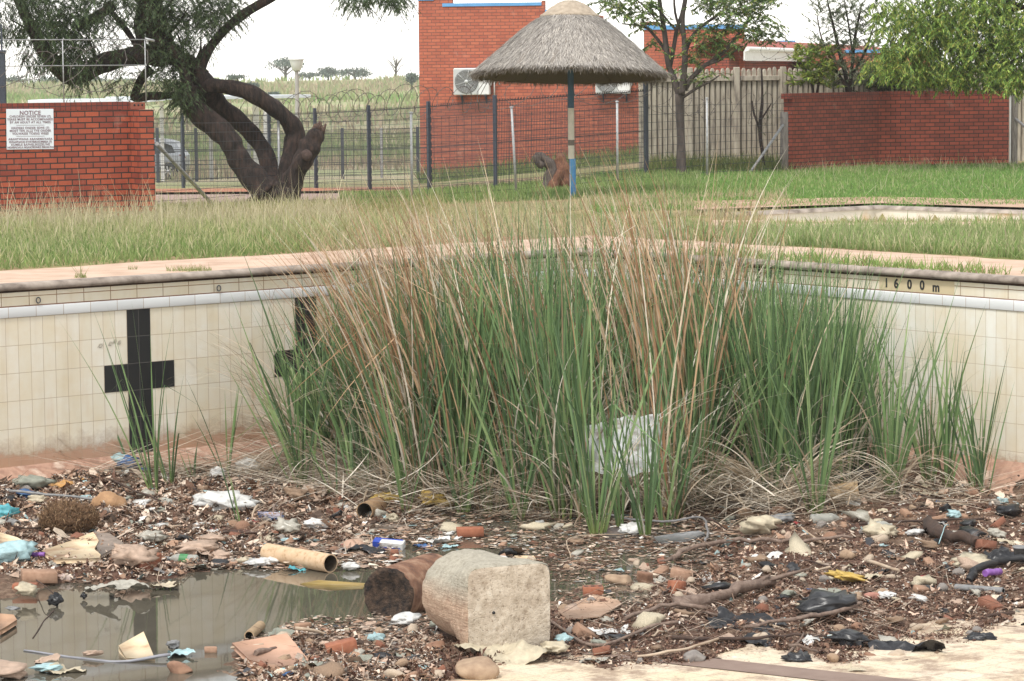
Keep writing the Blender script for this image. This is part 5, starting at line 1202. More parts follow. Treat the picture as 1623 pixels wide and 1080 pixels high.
shrub('sapling', PG(1212, 276), [(1212, 200, 5, 30, 9), (1207, 150, 4, 20, 3), (1215, 250, 6, 20, 6)], 61.5, [(.05, .075, .03), (.09, .11, .05)], 'thin dark leafless sapling against the panel fence left of the dark brick wall', 'sapling', .07, .25, 8, 90,
      [[(1212, 276, 3.2), (1208, 240, 3), (1204, 205, 3), (1208, 160, 2.4), (1207, 110, 1.5)], [(1204, 205, 2.2), (1195, 180, 1.8), (1192, 160, 1)], [(1206, 190, 1.8), (1216, 175, 1.4), (1222, 165, .8)]], m_bark, dd=.1)

# distant trees on the rise
m_dist = vcmat('distant_foliage', .8, .5, .2, .2)
def far_tree(name, px, py, d, wpx, hpx, label, pal, shape='round', n=900, trunk=True, seed=0):
    sc = FPX / d; b_ = P(px, py, d); z0 = float(gz(b_[0], b_[1])); e = empty(name, (b_[0], b_[1], z0), label, 'tree', None)
    rg = np.random.default_rng(seed); R_x = wpx / 2 / sc; Hh = hpx / sc; top = P(px, py - hpx, d)[2]; bot = b_[2]
    mb = MB(); mb.tube([(b_[0], b_[1], z0 - .3), (b_[0] + .1, b_[1], (bot + top) / 2), (b_[0] + .3, b_[1], top - Hh * .2)], [R_x * .10, R_x * .06, R_x * .02], 6, wob=.1)
    for k in range(7): a = k * 2.4; mb.tube([(b_[0], b_[1], bot + Hh * (.2 + .05 * k)), (b_[0] + R_x * .35 * math.cos(a), b_[1] + R_x * .3 * math.sin(a), bot + Hh * (.45 + .04 * k)), (b_[0] + R_x * .8 * math.cos(a), b_[1] + R_x * .6 * math.sin(a), bot + Hh * (.6 + .05 * k))], [R_x * .04, R_x * .025, R_x * .01], 5)
    mb.build('trunk', m_barkg, e)
    k = 26; cc = []
    for i in range(k):
        a = rg.uniform(0, 6.28); r = rg.uniform(0, 1) ** .6; zr = rg.uniform(-.35 if shape == 'round' else 0, 1)
        cc.append((b_[0] + R_x * .8 * r * math.cos(a), b_[1] + R_x * .6 * r * math.sin(a), bot + Hh * ((.42 + .45 * zr * math.sqrt(max(0, 1 - r * r * .8))) if shape != 'flat' else (.62 + .28 * zr * math.sqrt(max(0, 1 - r * r * .7))))))
    if shape != 'bare': V, Fs, Cs = merge([leaf_cloud(np.array(cc), n // k, (R_x * .17, R_x * .17, Hh * .09), max(.2, 2.8 / sc), .6, pal, seed=seed)])
    else: V, Fs, Cs = merge([leaf_cloud(np.array(cc), n // k, (R_x * .2, R_x * .2, Hh * .10), 2.2 / sc, .12, pal, (0, 1.6), seed=seed)])
    make_obj('crown', V, Fs, m_dist, e, cols=Cs)
PD = [(.13, .17, .14), (.16, .21, .17), (.11, .14, .13)]  # paled and blued: part of the distance haze sits in these leaf colours
far_tree('distant_tree', 452, 127, 520, 66, 34, 'hazy flat topped tree on the skyline left of the lamp post lantern', PD, 'flat', 1500, seed=1)
far_tree('distant_tree', 490, 127, 540, 40, 14, 'low hazy tree on the skyline just right of the lamp post', PD, 'round', 700, seed=2)
far_tree('distant_tree', 520, 127, 560, 42, 22, 'rounded hazy tree, left one of the pair on the skyline', PD, 'round', 1300, seed=3)
far_tree('distant_tree', 562, 127, 560, 60, 20, 'wide hazy tree, right one of the pair on the skyline', PD, 'round', 1500, seed=4)
far_tree('distant_tree', 627, 127, 430, 46, 46, 'nearly bare pale tree standing alone on the skyline left of the brick building', [(.26, .24, .17), (.20, .20, .13)], 'bare', 1500, seed=5)
far_tree('distant_tree', 652, 138, 330, 24, 24, 'small dark shrubby tree at the left edge of the brick building', PD, 'round', 900, seed=6)
for k, (px, w_, h_) in enumerate(((20, 70, 18), (75, 60, 14), (140, 60, 16), (195, 50, 12))):
    far_tree('distant_tree', px, 136, 480 + k * 12, w_, h_, ['hazy tree on the skyline at the left photo edge, behind the pipe frame', 'low hazy tree on the skyline, second from the left behind the razor wire', 'hazy tree on the skyline under the low looping branch', 'low hazy tree on the skyline left of the twisted trunks'][k], PD, 'round', 900, seed=10 + k)
for k, (px, py, w_, h_) in enumerate(((375, 126, 40, 8), (400, 140, 26, 9), (130, 170, 30, 12), (432, 156, 30, 10))):
    far_tree('field_bush', px, py, 300 + k * 5 if k < 2 else 230, w_, h_, ['low bush on the field behind the arching branch', 'scrubby bush on the field crest left of the lamp post', 'low scrub bush in the field seen through the razor wire', 'low dark bush in the field left of the lamp pole'][k], PD, 'round', 500, seed=20 + k)
# gnarled stump beside the umbrella pole
sb = PG(882, 302); ssc = sc_at(sb); dSt = float((sb - CAM) @ F_)
sk = empty('gnarled_stump', sb, 'gnarled twisted wooden stump leaning next to the umbrella pole', 'stump'); mb = MB()
limb(mb, [(868, 305, 9), (872, 285, 10), (874, 268, 9), (866, 255, 8), (855, 248, 7), (847, 246, 3)], dSt, 1, 12, 5, .22)
limb(mb, [(848, 246, 5), (853, 258, 6), (862, 264, 4)], dSt - .05, 2, 8, 4, .2)
mb.build('left_limb', simple('stump_grey', (.15, .12, .10), (.06, .045, .04), 14, .95, 1, .02, aniso=(3, 3, .5)), sk); mb = MB()
limb(mb, [(893, 306, 13), (892, 285, 14), (890, 265, 12), (886, 250, 8), (882, 246, 3)], dSt + .1, 3, 12, 5, .22); limb(mb, [(872, 304, 8), (876, 296, 9), (882, 285, 7), (888, 270, 5)], dSt - .12, 4, 10, 5, .2)
mb.build('right_limb', simple('stump_red', (.26, .115, .065), (.10, .05, .035), 14, .95, 1, .02, aniso=(3, 3, .5)), sk)

# ================================================================ REEDS
m_reed = vcmat('reed_leaf', .5, 5, .2, .40, spec=.4)
m_dead = vcmat('dead_leaf', .8, 8, .25, .2)
GR = [(.155, .26, .105), (.21, .33, .135), (.12, .20, .09), (.29, .40, .17), (.09, .155, .07)]
BR = [(.46, .30, .18), (.54, .39, .25), (.38, .23, .13), (.64, .52, .38), (.30, .17, .09), (.72, .64, .52), (.44, .26, .14)]
GY = [(.62, .54, .42), (.52, .42, .31), (.44, .34, .24), (.70, .64, .54)]
def tuft_mesh(name, n, H, spread, rg, pal=GR, leanmax=.22, wid=.016, yb=True, dry=0.0):
    a = rg.uniform(0, 6.28, n); r = np.sqrt(rg.uniform(0, 1, n)) * spread
    base = np.stack([r * np.cos(a), r * np.sin(a), np.full(n, -.03)], 1); L = H * rg.uniform(.55, 1.04, n)
    tip = pick(pal, n, .1, rg); b = pick([(.30, .34, .10), (.22, .30, .08)], n, .1, rg) if yb else tip * .9
    kt = rg.uniform(.45, .85, n); ka = np.where(rg.uniform(0, 1, n) < .16, rg.uniform(.5, 2.0, n), 0)
    V, F, Cc = blades(base, L, a + rg.normal(0, .5, n), np.abs(rg.normal(.05, .05, n)) + r / max(spread, .01) * leanmax * .4, np.abs(rg.normal(.12, .12, n)), rg.uniform(.6, 1.2, n) * wid, b, tip, S=10, kink=(kt, ka), taper=.12, rg=rg)
    ps = [(V, F, Cc)]
    nd = int(n * dry)
    if nd: ps.append(blades(base[:nd], L[:nd] * .7, rg.uniform(0, 6.28, nd), rg.uniform(.1, .5, nd), rg.uniform(.5, 2.2, nd), wid * .8, pick(GY, nd, .1, rg), pick(GY, nd, .1, rg), S=8, rg=rg))
    return merge(ps)
def tuft_obj(name, loc, n, H, spread, seed, label=None, cat='reed plant', group=None, **kw):
    V, Fs, Cs = tuft_mesh(name, n, H, spread, np.random.default_rng(seed), **kw)
    o = make_obj(name, V + np.asarray(loc), Fs, m_reed, loc=loc, cols=Cs); return tag(o, label, cat, group)
# separate tufts one can point at (px, py of the foot, top py, number of leaves, lean px)
single = [(247, 782, 500, 26, 'green reed tuft standing alone in front of the left lane cross'), (268, 768, 600, 14, 'slim reed tuft just right of the lone tuft by the left lane cross'), (212, 752, 655, 6, 'tiny reed sprout left of the lone tuft by the blue cloth'),
 (381, 832, 690, 7, 'thin single reed stalk growing beside the white plastic sheet'), (357, 748, 590, 12, 'small reed tuft near the tiled wall left of the reed bed'), (474, 772, 480, 34, 'leftmost thick clump of the reed bed, leaning left'), (490, 770, 520, 22, 'reed clump just right of the leftmost leaning clump'),
 (528, 785, 590, 12, 'short reed tuft above the open tan pipe end'), (558, 780, 600, 10, 'slim reed tuft in the dead leaf mat at the left of the bed'), (643, 815, 560, 14, 'lone thin reed tuft in front of the dead mat, left of the brick'), (735, 820, 560, 22, 'reed tuft rising directly behind the half sunken brick'),
 (822, 822, 540, 22, 'reed tuft standing in water right of the half sunken brick'), (700, 790, 560, 18, 'reed tuft behind and left of the half sunken brick'), (948, 855, 470, 36, 'tall thick reed clump in the water right of the fallen dead leaves'), (1025, 858, 500, 34, 'foremost tall reed clump with yellow stalk base in the water'),
 (1072, 825, 560, 26, 'reed clump behind the foremost yellow based clump'), (1100, 800, 540, 24, 'reed clump right of the white foam sheet'), (1205, 790, 450, 26, 'reed clump behind the bundle of fallen dead leaves'), (1222, 800, 480, 22, 'reed clump in front of the bundle of fallen dead leaves'), (1292, 815, 470, 34, 'tall reed clump above the clear plastic bottle'),
 (1270, 795, 430, 30, 'tall reed clump left of the tan pipe at the right of the bed'), (1365, 768, 500, 24, 'reed clump in front of the dark tyre'), (1412, 782, 470, 36, 'thick reed clump right of the dark tyre'), (1398, 775, 500, 22, 'reed clump just left of the thick one by the dark tyre'), (1473, 770, 500, 26, 'reed clump under the left part of the depth mark'),
 (1500, 770, 520, 24, 'third reed clump from the right edge'), (1548, 778, 560, 20, 'second reed clump from the right edge'), (1562, 780, 600, 16, 'rightmost reed clump in front of the tiled wall'), (985, 846, 560, 16, 'slender reed tuft just left of the white foam sheet'), (1052, 842, 600, 14, 'slender reed tuft just right of the white foam sheet'), (1010, 838, 640, 8, 'thin reed sprout directly before the white foam sheet'), (305, 760, 700, 6, 'tiny reed sprout in the dead leaf mat near the tiled wall')]
for i, (px, py, ty, n_, lb) in enumerate(single):
    g = G(px, py); g[2] = max(g[2], ZW - .02); H = (py - ty) / sc_at(g) * 1.14
    o = tuft_obj('reed_clump', g, int(n_ * (.5 if px < 1350 else .8)), H, .022 + .0008 * n_, 500 + i, lb, leanmax=.55, wid=.022, dry=.12 if px > 500 else 0)
    if px < 560: o.rotation_euler = (0, -.10 - .10 * (px > 440), 0)
# dense bed: copies of a dozen different tufts
protos = []
for k in range(12):
    V, Fs, Cs = tuft_mesh('reed_clump', 13 + k % 5, 2.05, .06, np.random.default_rng(900 + k), leanmax=.50, wid=.023, dry=.3)
    protos.append((V, Fs, Cs))
bed = []
rg = np.random.default_rng(31)
def bed_top(px):                                  # photo height of the green leaf tips along the bed
    return np.interp(px, [400, 470, 560, 640, 760, 880, 980, 1100, 1180, 1260, 1330, 1360, 1420, 1500, 1580], [560, 500, 425, 375, 345, 305, 300, 350, 375, 375, 385, 440, 455, 470, 530])
def bed_front(px): return np.interp(px, [400, 470, 560, 640, 760, 880, 980, 1060, 1150, 1250, 1350, 1450, 1560], [745, 770, 790, 815, 825, 835, 850, 850, 800, 810, 790, 780, 775])
def bed_back(px): return np.interp(px, [400, 500, 700, 838, 1000, 1200, 1400, 1560], [735, 715, 690, 680, 690, 705, 735, 765])
firsts = {}
zones = [('green reed clump in the left half of the dense bed', 560, 830), ('green reed clump in the middle of the dense bed', 830, 1100), ('green reed clump in the right half of the dense bed', 1100, 1345), ('green reed clump in the thin right fringe of the bed', 1345, 1570)]
nbed = 0
while nbed < 285:
    px = rg.uniform(500, 1352); 
    dens = np.interp(px, [500, 600, 800, 1000, 1150, 1335, 1350, 1570], [.55, .8, .9, 1, .9, 1, .9, .0])
    if rg.uniform() > dens: continue
    f, b_ = bed_front(px), bed_back(px); py = b_ + (f - b_ - 16) * rg.uniform() ** .75
    g = G(px, py)
    dw = float(wall_dist(g[0], g[1])[0])
    if dw > -.35: continue
    if 925 < px < 1085 and py > 765: continue
    k = int(rg.integers(12)); H = (py - bed_top(px) + 12 + rg.normal(0, 30)) / sc_at(g); s_ = max(H, .6) / 2.05
    zi = 0 if px < 830 else 1 if px < 1100 else 2 if px < 1345 else 3
    if k not in firsts:
        V, Fs, Cs = protos[k]; o = make_obj('reed_clump', V, Fs, m_reed, loc=(0, 0, 0), cols=Cs); firsts[k] = o
    else:
        o = firsts[k].copy(); C.objects.link(o)
    o.location = (g[0], g[1], max(g[2], ZW - .02)); o.scale = (1, 1, s_)
    o.rotation_euler = (rg.normal(0, .06), rg.normal(np.interp(px, [500, 700, 900, 1300], [-.20, -.12, -.05, .02]), .09), rg.uniform(0, 6.28))
    o['label'] = zones[zi][0]; o['category'] = 'reed plant'; o['group'] = zones[zi][0].replace('clump', 'clumps'); nbed += 1
# standing dead leaves: tall, arching to the left
def reed_base(n, pfn, rg, back=1.5):
    out = []
    while len(out) < n:
        px = pfn(); f, b_ = bed_front(px), bed_back(px); py = b_ + (f - b_ - 18) * rg.uniform() ** back
        out.append((px, py))
    out = np.array(out); z = np.full(len(out), -1.93); 
    rx = F_[None] + R_[None] * ((out[:, 0] - W0 / 2) / FPX)[:, None] + U_[None] * ((H0 / 2 - out[:, 1]) / FPX)[:, None]
    for _ in range(3):
        t_ = (z - CAMH) / rx[:, 2]; p = CAM + rx * t_[:, None]; z = Hs(p[:, 0], p[:, 1])
    p[:, 2] = np.maximum(z, ZW) - .02
    ok = wall_dist(p[:, 0], p[:, 1])[0] < -.2
    return out[ok], p[ok]
rg = np.random.default_rng(55)
mixp = lambda: float(np.clip(rg.choice([rg.normal(665, 45), rg.normal(745, 75), rg.normal(900, 90), rg.normal(1095, 42), rg.normal(1210, 40)], p=[.30, .28, .14, .24, .04]), 520, 1300))
pp_, B = reed_base(2100, mixp, rg, 2.2); n = len(B)
toppx = np.interp(pp_[:, 0], [520, 600, 700, 800, 950, 1080, 1120, 1150, 1230, 1300], [400, 320, 285, 265, 265, 255, 240, 285, 300, 360]) + np.abs(rg.normal(0, 68, n)) - 12
H = (pp_[:, 1] - toppx) / (FPX / 24.5) * 1.13
left = np.interp(pp_[:, 0], [520, 700, 900, 1040, 1100, 1300], [.30, .28, .24, .14, .05, .03])
leanx = rg.normal(0, .14, n) - left; leany = rg.normal(0, .08, n); az = np.arctan2(leany, leanx); lean = np.hypot(leanx, leany)
kt = rg.uniform(.5, .9, n); ka = np.where(rg.uniform(0, 1, n) < .33, rg.uniform(.6, 2.1, n), 0)
set1 = blades(B, H * (1 + .1 * lean), az, lean * .55, np.abs(rg.normal(.25, .28, n)) + lean * .6, rg.uniform(.010, .021, n), pick(BR, n, .15, rg) * .75, pick(BR, n, .15, rg), S=12, kink=(kt, ka), rg=rg)
# strongly arched pale leaves
pp2, B2 = reed_base(1250, lambda: float(np.clip(rg.normal(860, 260), 470, 1500)), rg, .5); n = len(B2)
sgn = np.where(rg.uniform(0, 1, n) < np.interp(pp2[:, 0], [500, 900, 1400], [.85, .6, .4]), math.pi, 0)
set2 = blades(B2, np.where(rg.uniform(0, 1, n) < .7, rg.uniform(.35, 1.2, n), rg.uniform(1.0, 2.2, n)), sgn + rg.normal(0, .5, n), rg.uniform(.1, .35, n), rg.uniform(.9, 2.4, n), rg.uniform(.009, .018, n), pick(BR, n, .15, rg), pick(GY, n, .12, rg), S=12, rg=rg)
# a few long straw stems poking far above the bed
n = 46; pp3, B3 = reed_base(n, lambda: float(rg.uniform(560, 1260)), rg); n = len(B3)
set3 = blades(B3, (pp3[:, 1] - rg.uniform(215, 320, n)) / 186., np.where(pp3[:, 0] < 1080, math.pi, rg.uniform(0, 6, n)) + rg.normal(0, .4, n), rg.uniform(.02, .12, n), rg.uniform(.05, .3, n), .008, pick(BR, n, .1, rg), pick([(.62, .50, .36), (.5, .3, .16)], n, .1, rg), S=12, rg=rg)
V, Fs, Cs = merge([set1, set2, set3]); tag(make_obj('dead_reeds', V, Fs, m_dead, cols=Cs), kind='stuff')
# mat of fallen leaves around the foot of the bed and along the left wall
parts = []
def mat_zone(n, cx_, cy_, rx, ry, az0, azs, L0, L1, pal, lift=.06, curv=.35, wv=.012):
    a = rg.uniform(0, 6.28, n); r = np.sqrt(rg.uniform(0, 1, n)); px = cx_ + rx * r * np.cos(a); py = cy_ + ry * r * np.sin(a)
    rx_ = F_[None] + R_[None] * ((px - W0 / 2) / FPX)[:, None] + U_[None] * ((H0 / 2 - py) / FPX)[:, None]; z = np.full(n, -1.9)
    for _ in range(3): t_ = (z - CAMH) / rx_[:, 2]; p = CAM + rx_ * t_[:, None]; z = Hs(p[:, 0], p[:, 1])
    p[:, 2] = np.maximum(z, ZW) + rg.uniform(0, lift, n); ok = wall_dist(p[:, 0], p[:, 1])[0] < -.15; p = p[ok]; m_ = len(p)
    c_ = pick(pal, m_, .15, rg)
    return blades(p, rg.uniform(L0, L1, m_), az0 + rg.normal(0, azs, m_) + math.pi * (rg.uniform(0, 1, m_) < .5), rg.uniform(1.2, 1.6, m_), rg.normal(.12, curv * .5, m_), rg.uniform(.6, 1.3, m_) * wv, c_, c_, S=6, rg=rg)
PMAT = [(.50, .41, .31), (.62, .54, .43), (.36, .28, .20), (.72, .65, .55), (.22, .15, .10)]
parts += [mat_zone(900, 800, 800, 260, 30, .1, 1.0, .3, .95, PMAT, .22, 1.0, .015), mat_zone(700, 1200, 800, 170, 30, 0, 1.2, .3, .9, PMAT, .2, .9, .015), mat_zone(520, 400, 742, 190, 22, .15, .25, .5, 1.5, PMAT), mat_zone(380, 540, 765, 130, 34, .1, .4, .4, 1.4, PMAT, .14), mat_zone(500, 680, 770, 170, 34, .2, .7, .4, 1.3, PMAT, .22, .6), mat_zone(220, 250, 755, 130, 14, .25, .2, .4, 1.3, PMAT),
          mat_zone(420, 900, 790, 200, 40, 0, 1.2, .3, 1.1, PMAT, .3, .8), mat_zone(380, 1180, 790, 130, 36, .2, 1.0, .4, 1.2, PMAT, .25, .8), mat_zone(240, 1420, 790, 170, 22, -.15, .6, .3, 1.1, PMAT, .08), mat_zone(500, 600, 740, 130, 40, .2, .8, .5, 1.3, PMAT, .35, .9), mat_zone(500, 1050, 750, 200, 40, 0, 1.5, .5, 1.2, PMAT, .4, 1.0)]
V, Fs, Cs = merge(parts); tag(make_obj('fallen_reed_leaves', V, Fs, m_dead, cols=Cs), kind='stuff')
# arching bundles of bleached leaves hanging over to the ground
def bundle(px, py, n_, dirx, L, label, spread=.25, seed=0):
    r2 = np.random.default_rng(seed); g = G(px, py); g[2] = max(g[2], ZW); b_ = np.array([g] * n_) + r2.normal(0, 1, (n_, 3)) * np.array([.07, .07, .01])
    V, Fs, Cs = merge([blades(b_, L * r2.uniform(.6, 1.15, n_), (math.pi if dirx < 0 else 0) + r2.normal(-.35 * (1 if dirx > 0 else -1), .35, n_), r2.uniform(.15, .55, n_), r2.uniform(1.9, 2.9, n_), r2.uniform(.012, .020, n_), pick(PMAT, n_, .1, r2), pick(GY, n_, .1, r2), S=14, power=1.1, rg=r2)])
    return tag(make_obj('dead_leaf_bundle', V, Fs, m_dead, loc=g, cols=Cs), label, 'dead leaves')
bundle(1200, 800, 60, -1, 1.25, 'fan of bleached dead leaves spilling left to the water, right of the foremost reed clump', seed=1)
bundle(1260, 800, 42, 1, 1.25, 'pale dead leaves arching right and down in front of the clear bottle', seed=2)
bundle(975, 800, 26, -1, .75, 'small hanging bundle of grey dead leaves dipping into the water', seed=3)
bundle(1395, 785, 24, 1, 1.2, 'pale dead leaves arching right over the litter at the right', seed=4)
bundle(545, 765, 36, -1, 1.1, 'dead leaves bent left over the mat at the left side of the bed', seed=5)
bundle(1300, 795, 26, -1, .9, 'dead leaves curling left above the clear bottle', seed=6)
bundle(760, 790, 30, 1, .9, 'dead brown leaves bent right behind the half sunken brick', seed=7)

# ================================================================ HAZE
def make_haze():
    m = bpy.data.materials.new('haze'); m.use_nodes = True; t = m.node_tree; t.nodes.clear()
    o = t.nodes.new('ShaderNodeOutputMaterial'); p = t.nodes.new('ShaderNodeVolumePrincipled'); p.inputs['Color'].default_value = (.96, .98, 1.0, 1); p.inputs['Density'].default_value = .0003; p.inputs['Anisotropy'].default_value = .1
    t.links.new(p.outputs[0], o.inputs['Volume'])
    mb = MB(); mb.box((0, 460, 9.5), (1280, 520, 17.5)); o = mb.build('haze', m); tag(o, kind='stuff'); return o
make_haze()

# ================================================================ LITTER: OBJECTS ONE CAN NAME
def cross_axes(az, tilt=0, roll=0):
    R = Matrix.Rotation(az, 3, 'Z') @ Matrix.Rotation(tilt, 3, 'Y') @ Matrix.Rotation(roll, 3, 'X'); return np.array(R).T
def floatG(px, py, lift=0):
    g = G(px, py); 
    if g[2] < ZW: g = Pz(px, py, ZW)
    g[2] += lift; return g
def col2(name, c, c2=None, rough=.7, scale=30, bs=.3, **k): return simple(name, c, c2 or tuple(v * .65 for v in c), scale, rough, bs, .004, **k)
def rock_mesh(r, rg, sub=2, flat=.7, rough=.18, cut=0):
    import bmesh
    bm = bmesh.new(); bmesh.ops.create_icosphere(bm, subdivisions=sub, radius=1)
    V = np.array([v.co[:] for v in bm.verts]); Fc = np.array([[v.index for v in f.verts] for f in bm.faces]); bm.free()
    for k in range(6):
        d = rg.normal(0, 1, 3); d /= np.linalg.norm(d); V = V * (1 + (rough if k < 4 else .035) * np.sin(V @ d * rg.uniform(1.5, 3.5) * (1 if k < 4 else 3) + rg.uniform(0, 6)))[:, None]
    for k in range(cut):
        d = rg.normal(0, 1, 3); d /= np.linalg.norm(d); lim = rg.uniform(.45, .75); pr = V @ d; V = V - np.clip(pr - lim, 0, None)[:, None] * d * .92
    return V * np.array([1, rg.uniform(.65, .95), flat]) * r, Fc
def crumple_mesh(r, rg, flat=.35, sub=3, amp=.45, fold=1.0):
    import bmesh
    bm = bmesh.new(); bmesh.ops.create_icosphere(bm, subdivisions=sub, radius=1)
    V = np.array([v.co[:] for v in bm.verts]); Fc = np.array([[v.index for v in f.verts] for f in bm.faces]); bm.free()
    out = V.copy()
    for k in range(7):
        d = rg.normal(0, 1, 3); d /= np.linalg.norm(d); f = rg.uniform(1.6, 4.2) * (1 + (k > 3) * 1.6); s_ = np.abs(np.mod(V @ d * f + rg.uniform(0, 2), 2) - 1) - .5
        out = out * (1 + amp * (.40 if k < 4 else .22) * s_)[:, None] + rg.normal(0, 1, 3) * .05 * s_[:, None] * fold
    out += rg.normal(0, .018, out.shape)
    return out * np.array([1, rg.uniform(.6, .95), flat]) * r, Fc
def place(name, Vl, Fc, g, mats, label, cat, group=None, ax=None, cols=None, mi=None, smooth=False, sink=.25):
    """local mesh put down on the bed with its lowest point slightly sunk"""
    V = Vl @ ax if ax is not None else Vl
    h = V[:, 2].max() - V[:, 2].min(); V = V - np.array([0, 0, V[:, 2].min() + h * sink])
    return tag(make_obj(name, V + g, Fc if isinstance(Fc, list) else [Fc], mats, loc=g, cols=cols, mi=mi, smooth=smooth), label, cat, group)
def sheet_mesh(w, l, rg, n=14, amp=.15, torn=.25, thick=.002):
    """crumpled sheet with an uneven outline"""
    u = np.linspace(-1, 1, n); X, Y = np.meshgrid(u, u); Z = np.zeros_like(X)
    o_ = rg.uniform(0, 50); Z = (fbm(X + o_, Y, 1.1, 3) - .5) * 1.6 + (np.abs(fbm(X, Y + o_, 2.3, 8) - .5)) * 1.3 + (fbm(X + o_, Y + o_, 5, 4) - .5) * .35
    ang = np.arctan2(Y, X); rad = 1 + torn * (.5 * np.sin(2 * ang + rg.uniform(0, 6)) + .35 * np.sin(3 * ang + rg.uniform(0, 6)) + .25 * np.sin(7 * ang + rg.uniform(0, 6)))
    V = np.stack([X * rad * w, Y * rad * l, Z * amp * min(w, l) * 1.3], -1).reshape(-1, 3)
    ii = (np.arange(n - 1)[:, None] * n + np.arange(n - 1)[None]).ravel(); return V, np.stack([ii, ii + 1, ii + n + 1, ii + n], -1)
m_stone = [simple('stone_tan', (.42, .30, .20), (.26, .17, .11), 14, .9, .5, .005), simple('stone_brown', (.33, .19, .12), (.19, .10, .065), 14, .9, .5, .005), simple('stone_grey', (.30, .27, .24), (.16, .14, .13), 14, .9, .5, .005), simple('stone_pale', (.52, .43, .33), (.38, .29, .21), 14, .9, .5, .005), simple('brick_bit', (.30, .125, .075), (.19, .08, .05), 18, .9, .5, .004)]
m_bag = {}
for nm, c_, r_ in (('white', (.74, .73, .70), .55), ('cream', (.58, .50, .36), .7), ('pink_beige', (.50, .36, .27), .75), ('brown', (.30, .20, .13), .8), ('black', (.022, .022, .025), .35), ('pale_blue', (.42, .60, .62), .5), ('blue', (.05, .14, .33), .6), ('turquoise', (.10, .42, .48), .5), ('grey', (.26, .26, .26), .6), ('yellow', (.62, .42, .10), .5), ('green', (.07, .28, .10), .5), ('purple', (.30, .12, .45), .5), ('orange', (.62, .34, .12), .6), ('grey_green', (.32, .33, .27), .8), ('clearish', (.48, .45, .38), .3), ('red', (.40, .06, .06), .5)):
    m_bag[nm] = simple('litter_' + nm, c_, tuple(v * (.62 if nm != 'black' else .5) for v in c_), 16, r_, .35, .004)

